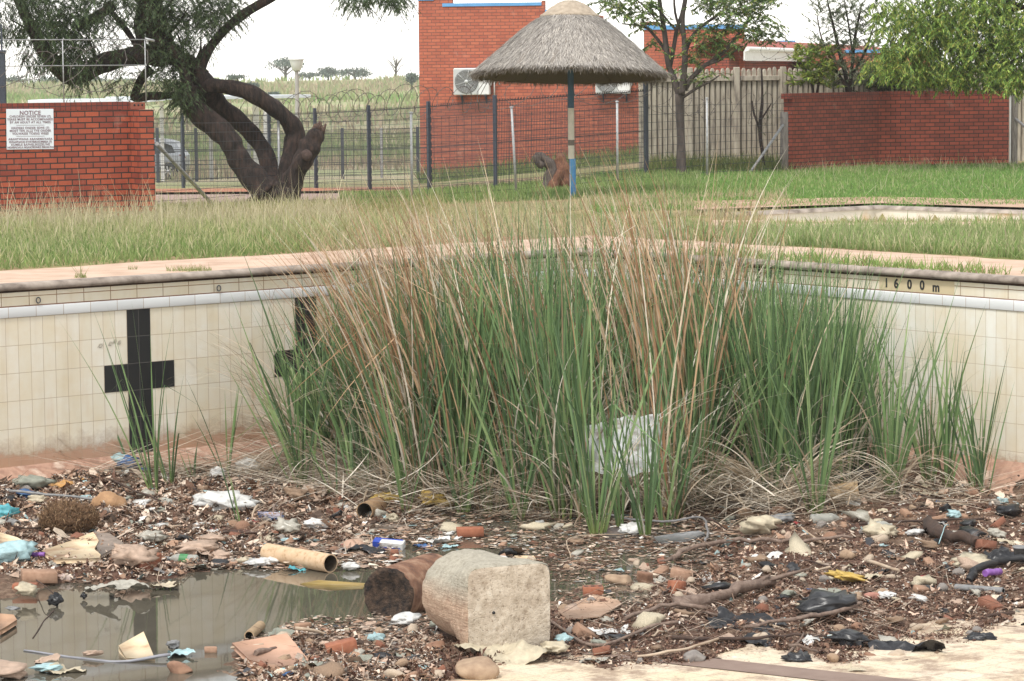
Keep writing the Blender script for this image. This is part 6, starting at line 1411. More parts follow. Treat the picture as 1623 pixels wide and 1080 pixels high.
# concrete block
def block():
    fc = floatG(808, 1034, 0); s_ = sc_at(fc); w = 147 / s_ / 2; h = 142 / s_ / 2
    az = math.radians(24); fwd = np.array([-math.sin(az), math.cos(az), 0]); rt_ = np.array([math.cos(az), math.sin(az), 0])
    e = empty('concrete_block', fc, 'large pale pitted concrete block with a rounded drum back and square front face', 'concrete block')
    m, t, b = newmat('pitted_concrete'); v = coord(t, 'Object'); n1 = noise(t, v, 14, 7, .75); n2 = noise(t, v, 3, 5, .65); n3 = noise(t, v, 60, 3, .7)
    c1 = ramp(t, n1, [(.28, (.15, .12, .09)), (.38, (.40, .33, .25)), (.55, (.58, .50, .40)), (.8, (.70, .64, .54))])
    c2 = mixc(t, ramp(t, n2, [(.45, (0,) * 3), (.65, (.5,) * 3)]), c1, (.36, .28, .21)); c3 = mixc(t, ramp(t, n3, [(.35, (.6,) * 3), (.42, (0,) * 3)]), c2, (.14, .10, .07))
    t.links.new(c3, b.inputs['Base Color']); b.inputs['Roughness'].default_value = .95; h_ = mixc(t, .5, n1, n3); bump(t, b, h_, .9, .02)
    m2, t, b = newmat('drum_side'); v = coord(t, 'Object'); sep = t.nodes.new('ShaderNodeSeparateXYZ'); t.links.new(v, sep.inputs[0]); n1 = noise(t, v, 28, 6, .75)
    hz = math_(t, 'MULTIPLY_ADD', noise(t, v, 4, 4), .14, sep.outputs[2]); grey = ramp(t, n1, [(.3, (.26, .23, .18)), (.7, (.50, .46, .37))]); red = ramp(t, n1, [(.3, (.30, .18, .12)), (.7, (.58, .43, .31))])
    t.links.new(mixc(t, ramp(t, hz, [(.38, (1,) * 3), (.52, (0,) * 3)]), grey, red), b.inputs['Base Color']); b.inputs['Roughness'].default_value = .95
    bump(t, b, math_(t, 'ADD', n1, math_(t, 'MULTIPLY', noise(t, coord(t, 'Object', (6, 6, 60)), 1.5, 3), .7)), .9, .015)
    N_ = 64; K = 14; V = []; r2 = np.random.default_rng(5)
    def section(p):          # superellipse, from square (front) to round (back)
        pw = 7.0 * (1 - p) ** 1.5 + 2.1
        a = np.arange(N_) * 2 * math.pi / N_; ca, sa = np.cos(a), np.sin(a); r = (np.abs(ca) ** pw + np.abs(sa) ** pw) ** (-1 / pw); return r * ca, r * sa
    stt = np.array([0, .02, .06, .12, .2, .3, .42, .55, .68, .8, .9, .96, .99, 1.0]); D_ = .66
    for k, p in enumerate(stt):
        u, v_ = section(min(1, p * 2.4)); ins_ = 1 - .035 * math.exp(-p * 60) - .05 * max(0, (p - .9) / .1) ** 2
        sx = w * (1 + .06 * math.sin(p * 2.6)) * ins_; sz = h * ins_ * (1 + .02 * math.sin(p * 4))
        for j in range(N_):
            n_ = 1 + .012 * math.sin(j * 1.7 + k * .6) + r2.normal(0, .003)
            V.append(fc + rt_ * (u[j] * sx * n_ - .05 * p) + up3 * (h * .985 + v_[j] * sz * n_ + .02 * p) + fwd * p * D_)
    Fs_ = [(i * N_ + j, (i + 1) * N_ + j, (i + 1) * N_ + (j + 1) % N_, i * N_ + (j + 1) % N_) for i in range(K - 1) for j in range(N_)]
    make_obj('drum', V, Fs_, m2, e, smooth=True)
    rings = []; V = []; Fs_ = []
    u, v_ = section(0)
    for i, q in enumerate(np.linspace(1, .04, 16)):
        for j in range(N_): dep = -.004 + .008 * (fbm(np.array([u[j] * q * 3 + 5]), np.array([v_[j] * q * 3]), 2.2, 3)[0] - .5) * 2 * (1 if i else 0); V.append(fc + rt_ * u[j] * w * .965 * q + up3 * (h * .985 + v_[j] * h * .965 * q) + fwd * (dep if i else 0))
    Fs_ = [(i * N_ + j, i * N_ + (j + 1) % N_, (i + 1) * N_ + (j + 1) % N_, (i + 1) * N_ + j) for i in range(15) for j in range(N_)] + [tuple(15 * N_ + j for j in range(N_))]
    make_obj('front_face', V, Fs_, m, e, smooth=True)
    hp = P(764, 975, float((fc - CAM) @ F_)); mb = MB(); q = fc + rt_ * (-w * .38) + up3 * h * .93 - fwd * .012; mb.lathe(q, [(.0, -.002), (.010, 0), (.012, .012)], 12, ax=np.array([rt_, up3, fwd])); mb.build('hole', m_black, e)
block()
# rusty ribbed drum lying behind it
g = floatG(600, 978); mb = MB(); a0 = P(616, 938, float((g - CAM) @ F_)); a0[2] = ZW + .15; a1 = a0 + np.array([.30, .62, .0])
e = empty('rusty_drum', (a0[0], a0[1], ZW), 'rusty brown ribbed cylinder lying on its side in the water behind the concrete block', 'drum')
d_ = (a1 - a0) / np.linalg.norm(a1 - a0); pts = [a0 + d_ * t_ for t_ in np.linspace(0, .68, 48)]; rd = .195 + .004 * np.sin(np.linspace(0, .68, 48) * 130)
mb.tube(pts, rd, 40, 0, cap=False); 
mb.build('shell', simple('rust', (.26, .13, .08), (.10, .05, .035), 9, .9, .9, .01, stops=[(.3, (.07, .035, .025)), (.5, (.20, .10, .06)), (.75, (.36, .23, .15))]), e)
axd = np.array([np.cross(d_, up3), up3, -d_]); axd[0] /= np.linalg.norm(axd[0])
mb = MB(); mb.lathe(a0, [(.198, -.004), (.195, .006), (.165, .008), (.150, .002), (.11, -.012), (.06, -.035), (0, -.03)], 40, ax=axd, wob=.05); mb.build('end_face', simple('rotten_end', (.10, .065, .045), (.015, .011, .010), 22, .95, 1.0, .02, stops=[(.35, (.012, .009, .008)), (.55, (.06, .038, .026)), (.8, (.16, .10, .065))]), e)
def pipe(name, px0, py0, px1, py1, r, mat, label, cat='pipe', wall=.008, lift=.0, ell=1.0, inner=None, z_end=None):
    p = floatG(px0, py0); q = floatG(px1, py1); p[2] += r + lift; q[2] += r + lift
    if z_end is not None: q[2] += z_end
    e = empty(name, (p + q) / 2 - up3 * r, label, cat); d_ = (q - p) / np.linalg.norm(q - p)
    L = np.linalg.norm(q - p); k = max(6, int(L / .04)); pts = [p + d_ * L * i / k for i in range(k + 1)]
    mb = MB(); mb.tube(pts, r, 28, cap=False, wob=.02, seed=3); mb.build('tube_wall', mat, e)
    mb = MB(); mb.tube(pts[::-1], r - wall, 24, cap=False); ax_ = np.cross(d_, up3); ax_ /= np.linalg.norm(ax_)
    mb.build('lining', inner or mat, e)
    for c_, s_ in ((p, -1), (q, 1)):
        mb = MB(); mb.lathe(c_, [(r, 0), (r - wall, 0.001)], 28, ax=np.array([ax_, np.cross(d_ * s_, ax_), d_ * s_])); mb.build('rim', mat, e)
    return e
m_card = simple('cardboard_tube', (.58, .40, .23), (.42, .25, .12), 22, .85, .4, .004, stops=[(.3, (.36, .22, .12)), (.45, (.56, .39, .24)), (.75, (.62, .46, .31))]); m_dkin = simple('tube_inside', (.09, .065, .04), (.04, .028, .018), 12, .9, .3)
pipe('cardboard_tube', 424, 890, 524, 908, .072, m_card, 'long tan cardboard tube at the pond edge, dark open end to the right', 'tube', inner=m_dkin)
pipe('clay_pipe', 578, 824, 600, 815, .075, simple('clay', (.34, .22, .12), (.22, .13, .07), 12, .85, .4), 'short tan pipe with open end facing left, under the dead leaf mat', inner=m_dkin)
pipe('clay_pipe', 1318, 800, 1362, 793, .085, simple('clay_tan', (.48, .35, .20), (.36, .24, .13), 14, .85, .4), 'tan pipe segment lying below the reeds at the right, above the clear bottle', inner=m_dkin)
pipe('cardboard_tube', 395, 1016, 413, 1000, .035, simple('tan_roll', (.42, .30, .18), (.28, .19, .11), 16, .85, .4), 'small tan cardboard roll at the pond edge beside the flat peach slab', 'tube', inner=m_dkin)
pipe('black_pipe', 1515, 936, 1590, 942, .024, m_bag['grey'], 'dark grey rubber pipe at the right edge below the curved tyre', inner=m_black)
pipe('grey_pipe_stub', 12, 832, 28, 836, .03, m_bag['grey'], 'short dark grey pipe stub at the left edge beside the fibrous clump', inner=m_black)
def slab(name, poly, th_, mat, label, cat, tiltv=(0, 0), lift=0, edge=None):
    """flat board from a photo outline laid on the bed"""
    g = np.array([floatG(x, y) for x, y in poly]); c = g.mean(0); z = c[2] + lift
    T = np.array([[p[0], p[1], z + (p[0] - c[0]) * tiltv[0] + (p[1] - c[1]) * tiltv[1]] for p in g]); T = T + up3 * th_ * .5
    k = len(T); V = np.concatenate([T, T - up3 * th_]); Fc = [tuple(range(k)), tuple(range(2 * k - 1, k - 1, -1))] + [(j, (j + 1) % k, (j + 1) % k + k, j + k) for j in range(k)]
    o = make_obj(name, V, Fc[:], mat, loc=c, mi=None); return tag(o, label, cat)
m_foam = simple('foam_cream', (.66, .52, .33), (.52, .36, .2), 5, .85, .3, .004, stops=[(.3, (.40, .22, .13)), (.45, (.62, .47, .30)), (.7, (.72, .60, .42))])
slab('foam_board', [(66, 887), (110, 868), (148, 853), (157, 870), (150, 885), (160, 893), (158, 899), (90, 905)], .035, m_foam, 'cream foam board with brown stains and one broken edge at the left', 'board', lift=.05)
slab('grey_board', [(148, 851), (168, 850), (196, 876), (160, 893), (152, 880)], .02, simple('board_grey', (.30, .24, .20), (.20, .16, .13), 14, .9, .4), 'brown grey board corner leaning behind the cream foam board', 'board', lift=.05)
slab('stone_slab', [(368, 1041), (455, 1028), (489, 1050), (478, 1060), (395, 1056)], .035, simple('slab_peach', (.56, .34, .24), (.46, .27, .18), 8, .9, .3), 'flat peach coloured slab lying by the pond in the foreground', 'slab', lift=.03, tiltv=(0, .1))
slab('foam_wedge', [(188, 1034), (228, 1022), (246, 1048), (200, 1046)], .04, m_foam, 'pale triangular foam piece floating in the pond', 'foam piece', lift=.02, tiltv=(.05, .15))
slab('wood_plank', [(352, 844), (416, 848), (420, 855), (354, 852)], .03, simple('plank_dark', (.12, .06, .04), (.07, .035, .025), 14, .9, .4), 'short dark brown plank on the litter below the white sheet', 'plank', lift=.03)
slab('wood_plank', [(560, 838), (600, 833), (660, 838), (600, 843)], .02, simple('plank_grey', (.22, .17, .13), (.12, .09, .07), 14, .9, .4), 'flat grey board at the water left of the half sunken brick', 'plank', lift=.01)
slab('blue_tray', [(408, 818), (449, 820), (450, 829), (410, 828)], .018, m_bag['blue'], 'small blue rimmed tray on the litter right of the white sheet', 'tray', lift=.03)
slab('tray_bottom', [(411, 820), (446, 821), (447, 827), (413, 826)], .008, simple('tray_lilac', (.44, .42, .52), (.38, .36, .44), 10, .5, .1), 'pale lilac panel lying inside the small blue tray', 'panel', lift=.042)
slab('wet_board', [(475, 926), (505, 920), (580, 925), (575, 934), (530, 936), (490, 932)], .006, simple('wet_yellow', (.36, .25, .07), (.25, .17, .05), 9, .3, .2), 'yellow brown sheet floating just under the drum in the pond', 'sheet', lift=-.001)
slab('rubber_sheet', [(1036, 855), (1080, 848), (1108, 845), (1118, 850), (1090, 860), (1045, 864)], .012, m_bag['grey'], 'dark grey rubber sheet lying in the water right of the foremost reed clump', 'rubber sheet', lift=.015)
slab('rubber_sheet', [(954, 842), (975, 838), (993, 842), (988, 855), (960, 856)], .012, simple('rubber_brown', (.15, .12, .11), (.1, .08, .07), 14, .7, .3), 'rounded brown grey rubber piece left of the foremost reed clump', 'rubber sheet', lift=.01)
slab('plaster_piece', [(0, 868), (28, 868), (52, 880), (40, 888), (0, 886)], .03, m_foam, 'pale board end sticking in from the left edge above the turquoise bag', 'board', lift=.08, tiltv=(-.2, 0))
slab('floating_shell', [(0, 983), (22, 985), (27, 993), (12, 1003), (0, 1010)], .035, simple('peach_shell', (.48, .30, .19), (.36, .2, .12), 6, .8, .2), 'peach coloured curved board floating at the left edge of the pond', 'board', lift=.03)
slab('white_card', [(765, 884), (800, 883), (810, 890), (790, 893), (770, 890)], .006, m_bag['white'], 'white card floating in the dark water behind the concrete block', 'card', lift=.01)
slab('cream_card', [(815, 884), (846, 884), (850, 890), (822, 892)], .008, m_foam, 'cream card floating in the dark water behind the concrete block', 'card', lift=.012)
slab('cardboard_sheet', [(884, 975), (940, 945), (980, 955), (985, 965), (950, 985), (900, 990)], .006, simple('wet_cardboard', (.50, .34, .24), (.38, .24, .16), 9, .9, .5), 'large torn tan cardboard sheet right of the concrete block', 'cardboard', lift=.025, tiltv=(0, -.04))
# bricks
m_brk = simple('loose_brick', (.36, .14, .075), (.26, .09, .05), 24, .9, .4, .004); m_brk2 = simple('loose_brick_dusty', (.40, .25, .17), (.28, .16, .10), 24, .9, .4, .004)
def loose_brick(px, py, az, mat, label, dims=(.11, .053, .036), tilt=0, roll=0, lift=0, group=None, holes=False):
    g = floatG(px, py, lift); ax = cross_axes(az, tilt, roll); mb = MB(); mb.box((0, 0, 0), dims, ax, bev=.004)
    if holes:
        for k in (-.05, 0, .05): mb.lathe(np.array([k, 0, dims[2] + .0005]) @ ax, [(.016, 0), (.0, .0006)], 10, 1, ax=ax)
    V = np.concatenate(mb.V); V = V + np.random.default_rng(int(px * 7 + py)).normal(0, .0015, V.shape)
    return place('brick', V, mb.F, g, [mat, m_black], label, 'brick', group, mi=mb.M, sink=.15)
loose_brick(745, 852, .1, m_brk, 'red brown brick half sunken in the water before the reeds', lift=.02)
loose_brick(62, 920, .25, m_brk2, 'dusty flat brick at the pond edge beside the turquoise bag', (.13, .10, .04), .05)
loose_brick(98, 921, -.3, simple('brick_white', (.58, .50, .45), (.4, .25, .2), 12, .8, .3), 'brick with a white painted face at the pond edge', (.09, .045, .03))
loose_brick(940, 942, .05, m_brk, 'small red brick lying on the bank right of the concrete block', (.075, .05, .035), holes=True)
loose_brick(235, 893, -.4, m_brk, 'brown brick piece among crumpled cloth at the pond edge', (.08, .07, .045), .15)
loose_brick(541, 1036, .2, m_brk, 'brown brick lump on the near bank left of the concrete block', (.10, .06, .04), -.2)
loose_brick(40, 936, .0, m_brk, 'small wet brick at the left pond edge below the turquoise bag', (.09, .05, .03))
loose_brick(480, 1000, .5, m_brk2, 'small brick fragment lying at the pond rim near the brown gravel', (.05, .04, .03))
loose_brick(334, 1034, .1, m_brk2, 'small reddish brick chip floating at the pond rim', (.04, .025, .02))
loose_brick(1080, 918, -.2, m_brk2, 'brick fragment on the bank near the water right of centre', (.08, .05, .035), .2)
loose_brick(1072, 942, .6, m_brk, 'upright brown brick fragment at the end of the driftwood branch', (.05, .05, .055), .1)
# named stones and lumps
def stone(px, py, r, mat, label, flat=.7, cut=3, cat='stone', group=None, seed=None, name='stone', sub=3, rough=.12, lift=0, az=0):
    rg_ = np.random.default_rng(seed if seed is not None else int(px * 13 + py)); V, Fc = rock_mesh(r, rg_, sub, flat, rough, cut); g = floatG(px, py, lift)
    return place(name, V, Fc, g, mat, label, cat, group, ax=cross_axes(az), smooth=cut == 0)
stone(757, 1076, .135, m_stone[0], 'large rounded tan stone at the bottom edge below the concrete block', .7, 1)
stone(284, 1066, .085, m_stone[1], 'dark brown stone on the near bank left of the peach slab', .65, 5)
stone(175, 806, .16, simple('drum_tan', (.42, .25, .13), (.30, .17, .09), 18, .9, .5), 'big rounded tan lump with a black rag on it, behind the fibrous clump', .62, 1)
stone(1355, 768, .19, simple('tyre_dark', (.045, .04, .038), (.02, .018, .018), 8, .8, .5), 'dark rounded lump like an old tyre under the reeds at the right', .7, 0, 'lump', name='dark_lump', rough=.08)
stone(1102, 1046, .085, m_stone[2], 'grey flat stone in the foreground below the black sheet', .5, 3); stone(1421, 1048, .07, m_stone[3], 'pale round stone in the lower right foreground', .75, 1)
stone(1332, 1002, .045, m_stone[0], 'yellow brown stone below the big black bag', .8, 1); stone(1206, 1016, .05, m_stone[3], 'cream pebble on the black sheet in the foreground', .8, 1)
stone(1361, 999, .045, m_stone[1], 'brown pebble right of the yellow brown stone', .8, 2); stone(1382, 950, .055, simple('stone_pink', (.45, .22, .17), (.35, .16, .12), 14), 'pinkish stone right of the big black bag', .6, 2)
stone(985, 925, .10, m_stone[0], 'rounded tan stone at the water edge right of the concrete block', .5, 1); stone(1345, 884, .075, m_stone[0], 'tan rounded stone in the litter below the cream paper', .6, 1)
stone(1022, 928, .085, m_stone[1], 'angular brown stone leaning next to the driftwood branch', .9, 4); stone(690, 1030, .075, m_stone[1], 'brown stone tucked against the lower left of the concrete block', .7, 3)
stone(1382, 1046, .05, m_stone[1], 'brown pebble in the lower right foreground', .7, 2); stone(1318, 1050, .04, m_stone[0], 'small orange stone standing in the foreground', .9, 2)
stone(560, 872, .10, simple('peach_plastic', (.50, .33, .24), (.42, .26, .18), 6, .5, .1), 'rounded peach coloured toy body floating beside the milk carton', .55, 0, 'toy part', name='toy_part', az=.3, rough=.06)
# fibrous clump
g = floatG(108, 848); rg_ = np.random.default_rng(4); V, Fc = rock_mesh(.23, rg_, 4, .62, .10, 0); V = V * np.array([1.05, .8, .95]); V += rg_.normal(0, .008, V.shape); e = empty('root_clump', g, 'matted brown fibrous root clump lying on the litter at the left', 'root clump')
V = V - np.array([0, 0, V[:, 2].min() * .85]); m_fib = vcmat('fibre', .95, 60, .4)
n = 3400; k = rg_.integers(0, len(V), n); nb = V[k]; dirn = nb - np.array([0, 0, .12]); azf = np.arctan2(dirn[:, 1], dirn[:, 0])
Vf, Ff, Cf = blades(nb, rg_.uniform(.02, .06, n), azf + rg_.normal(0, 1.2, n), rg_.uniform(.3, 2.2, n), rg_.normal(0, 1.5, n), .005, pick([(.20, .12, .065), (.10, .055, .03), (.32, .21, .12)], n, .15, rg_), pick([(.25, .15, .08), (.12, .07, .04), (.36, .24, .14)], n, .15, rg_), S=3, rg=rg_)
make_obj('fibre_mass', np.concatenate([V, Vf]) + g, [Fc] + [f + len(V) for f in [Ff]], m_fib, e, cols=np.concatenate([np.tile([(.13, .075, .042)], (len(V), 1)), Cf]))
# bottles, carton, lids
def bottle(px, py, az, L, r, mat, cap, label, label_mat=None, lift=0):
    g = floatG(px, py, lift); e = empty('plastic_bottle', g, label, 'bottle'); d_ = np.array([math.cos(az), math.sin(az), .02]); d_ /= np.linalg.norm(d_); c0 = g + up3 * r * .75 - d_ * L / 2; s_ = np.cross(d_, up3); s_ /= np.linalg.norm(s_); ax = np.array([s_, np.cross(d_, s_), d_])
    pr = [(0, 0), (r * .8, 0), (r, .012)] + [(r * (1 - .06 * (k % 2)), L * .1 + L * .5 * k / 8) for k in range(9)] + [(r, L * .66), (r * .75, L * .78), (r * .34, L * .87), (r * .32, L * .93)]
    mb = MB(); mb.lathe(c0, pr, 20, ax=ax); mb.build('body', mat, e); mb = MB(); mb.lathe(c0, [(r * .40, L * .92), (r * .40, L), (0, L)], 14, ax=ax); mb.build('cap', cap, e)
    if label_mat: mb = MB(); mb.lathe(c0, [(r * 1.03, L * .30), (r * 1.03, L * .56)], 20, ax=ax); mb.build('wrapper', label_mat, e)
mcl, t, b = newmat('clear_plastic'); b.inputs['Base Color'].default_value = (.62, .62, .56, 1); b.inputs['Roughness'].default_value = .15; b.inputs['Transmission Weight'].default_value = .5; b.inputs['IOR'].default_value = 1.2
bottle(289, 893, -.25 + math.pi, .26, .042, mcl, m_bag['grey'], 'clear bottle with a green wrapper at the pond edge', m_bag['green'])
bottle(258, 842, .5, .25, .04, mcl, m_bag['clearish'], 'clear bottle with a pale neck on the litter left of the white sheet', m_bag['white'])
bottle(1310, 830, .15, .28, .05, mcl, m_bag['yellow'], 'cloudy white plastic bottle with a yellow cap, under the reeds at the right')
bottle(262, 800, 2.2, .2, .035, mcl, m_bag['green'], 'crushed clear bottle with a green cap by the lone reed tuft')
bottle(1395, 838, .1, .2, .035, mcl, m_bag['clearish'], 'dusty clear bottle among the litter at the right', None)
def lathe_thing(name, px, py, prof, mat, label, cat, ax=None, lift=0, n=20):
    g = floatG(px, py, lift); mb = MB(); mb.lathe(g, prof, n, ax=ax); return tag(mb.build(name, mat, loc=g), label, cat)
lathe_thing('bottle_lid', 336, 843, [(0, .02), (.05, .02), (.06, .012), (.06, 0)], m_bag['white'], 'white lid with a red centre on the litter', 'lid'); lathe_thing('lid_sticker', 338, 842, [(0, .0245), (.028, .0235), (.03, .0215)], m_bag['red'], 'round red sticker on the white lid', 'sticker')
stone(388, 838, .045, m_bag['yellow'], 'bright yellow round fruit beside the thin reed stalk', .85, 0, 'fruit', name='yellow_fruit', rough=.03)
lathe_thing('plastic_cup', 1617, 893, [(0, 0), (.035, 0), (.055, .13), (.06, .13), (.06, .12)], m_bag['grey'], 'dark grey plastic cup standing at the right edge', 'cup')
lathe_thing('bowl', 335, 786, [(0, .005), (.04, .005), (.085, .05), (.09, .055), (.08, .05), (.03, .015), (0, .012)], simple('enamel_brown', (.16, .08, .05), (.1, .05, .03), 9, .3, .1), 'brown enamel bowl tipped behind the white plastic sheet', 'bowl', ax=cross_axes(.3, .7))
# milk carton
g = floatG(617, 870); e = empty('drink_carton', g, 'blue and white drink carton lying flat at the water edge', 'carton'); ax = cross_axes(-.25, .05, .25); MB().box(g + up3 * .035, (.125, .042, .032), ax, bev=.004).build('box', m_bag['white'], e)
mb = MB(); mb.box(g + up3 * .035 + np.array([-.098, 0, 0]) @ ax, (.03, .0435, .0335), ax); mb.box(g + up3 * .035 + np.array([.02, -.0425, -.018]) @ ax, (.085, .0015, .012), ax); mb.box(g + up3 * .035 + np.array([.02, .03, .0325]) @ ax, (.09, .008, .0012), ax); mb.build('blue_print', simple('print_blue', (.03, .08, .45), (.025, .06, .35), 9, .5, 0), e)
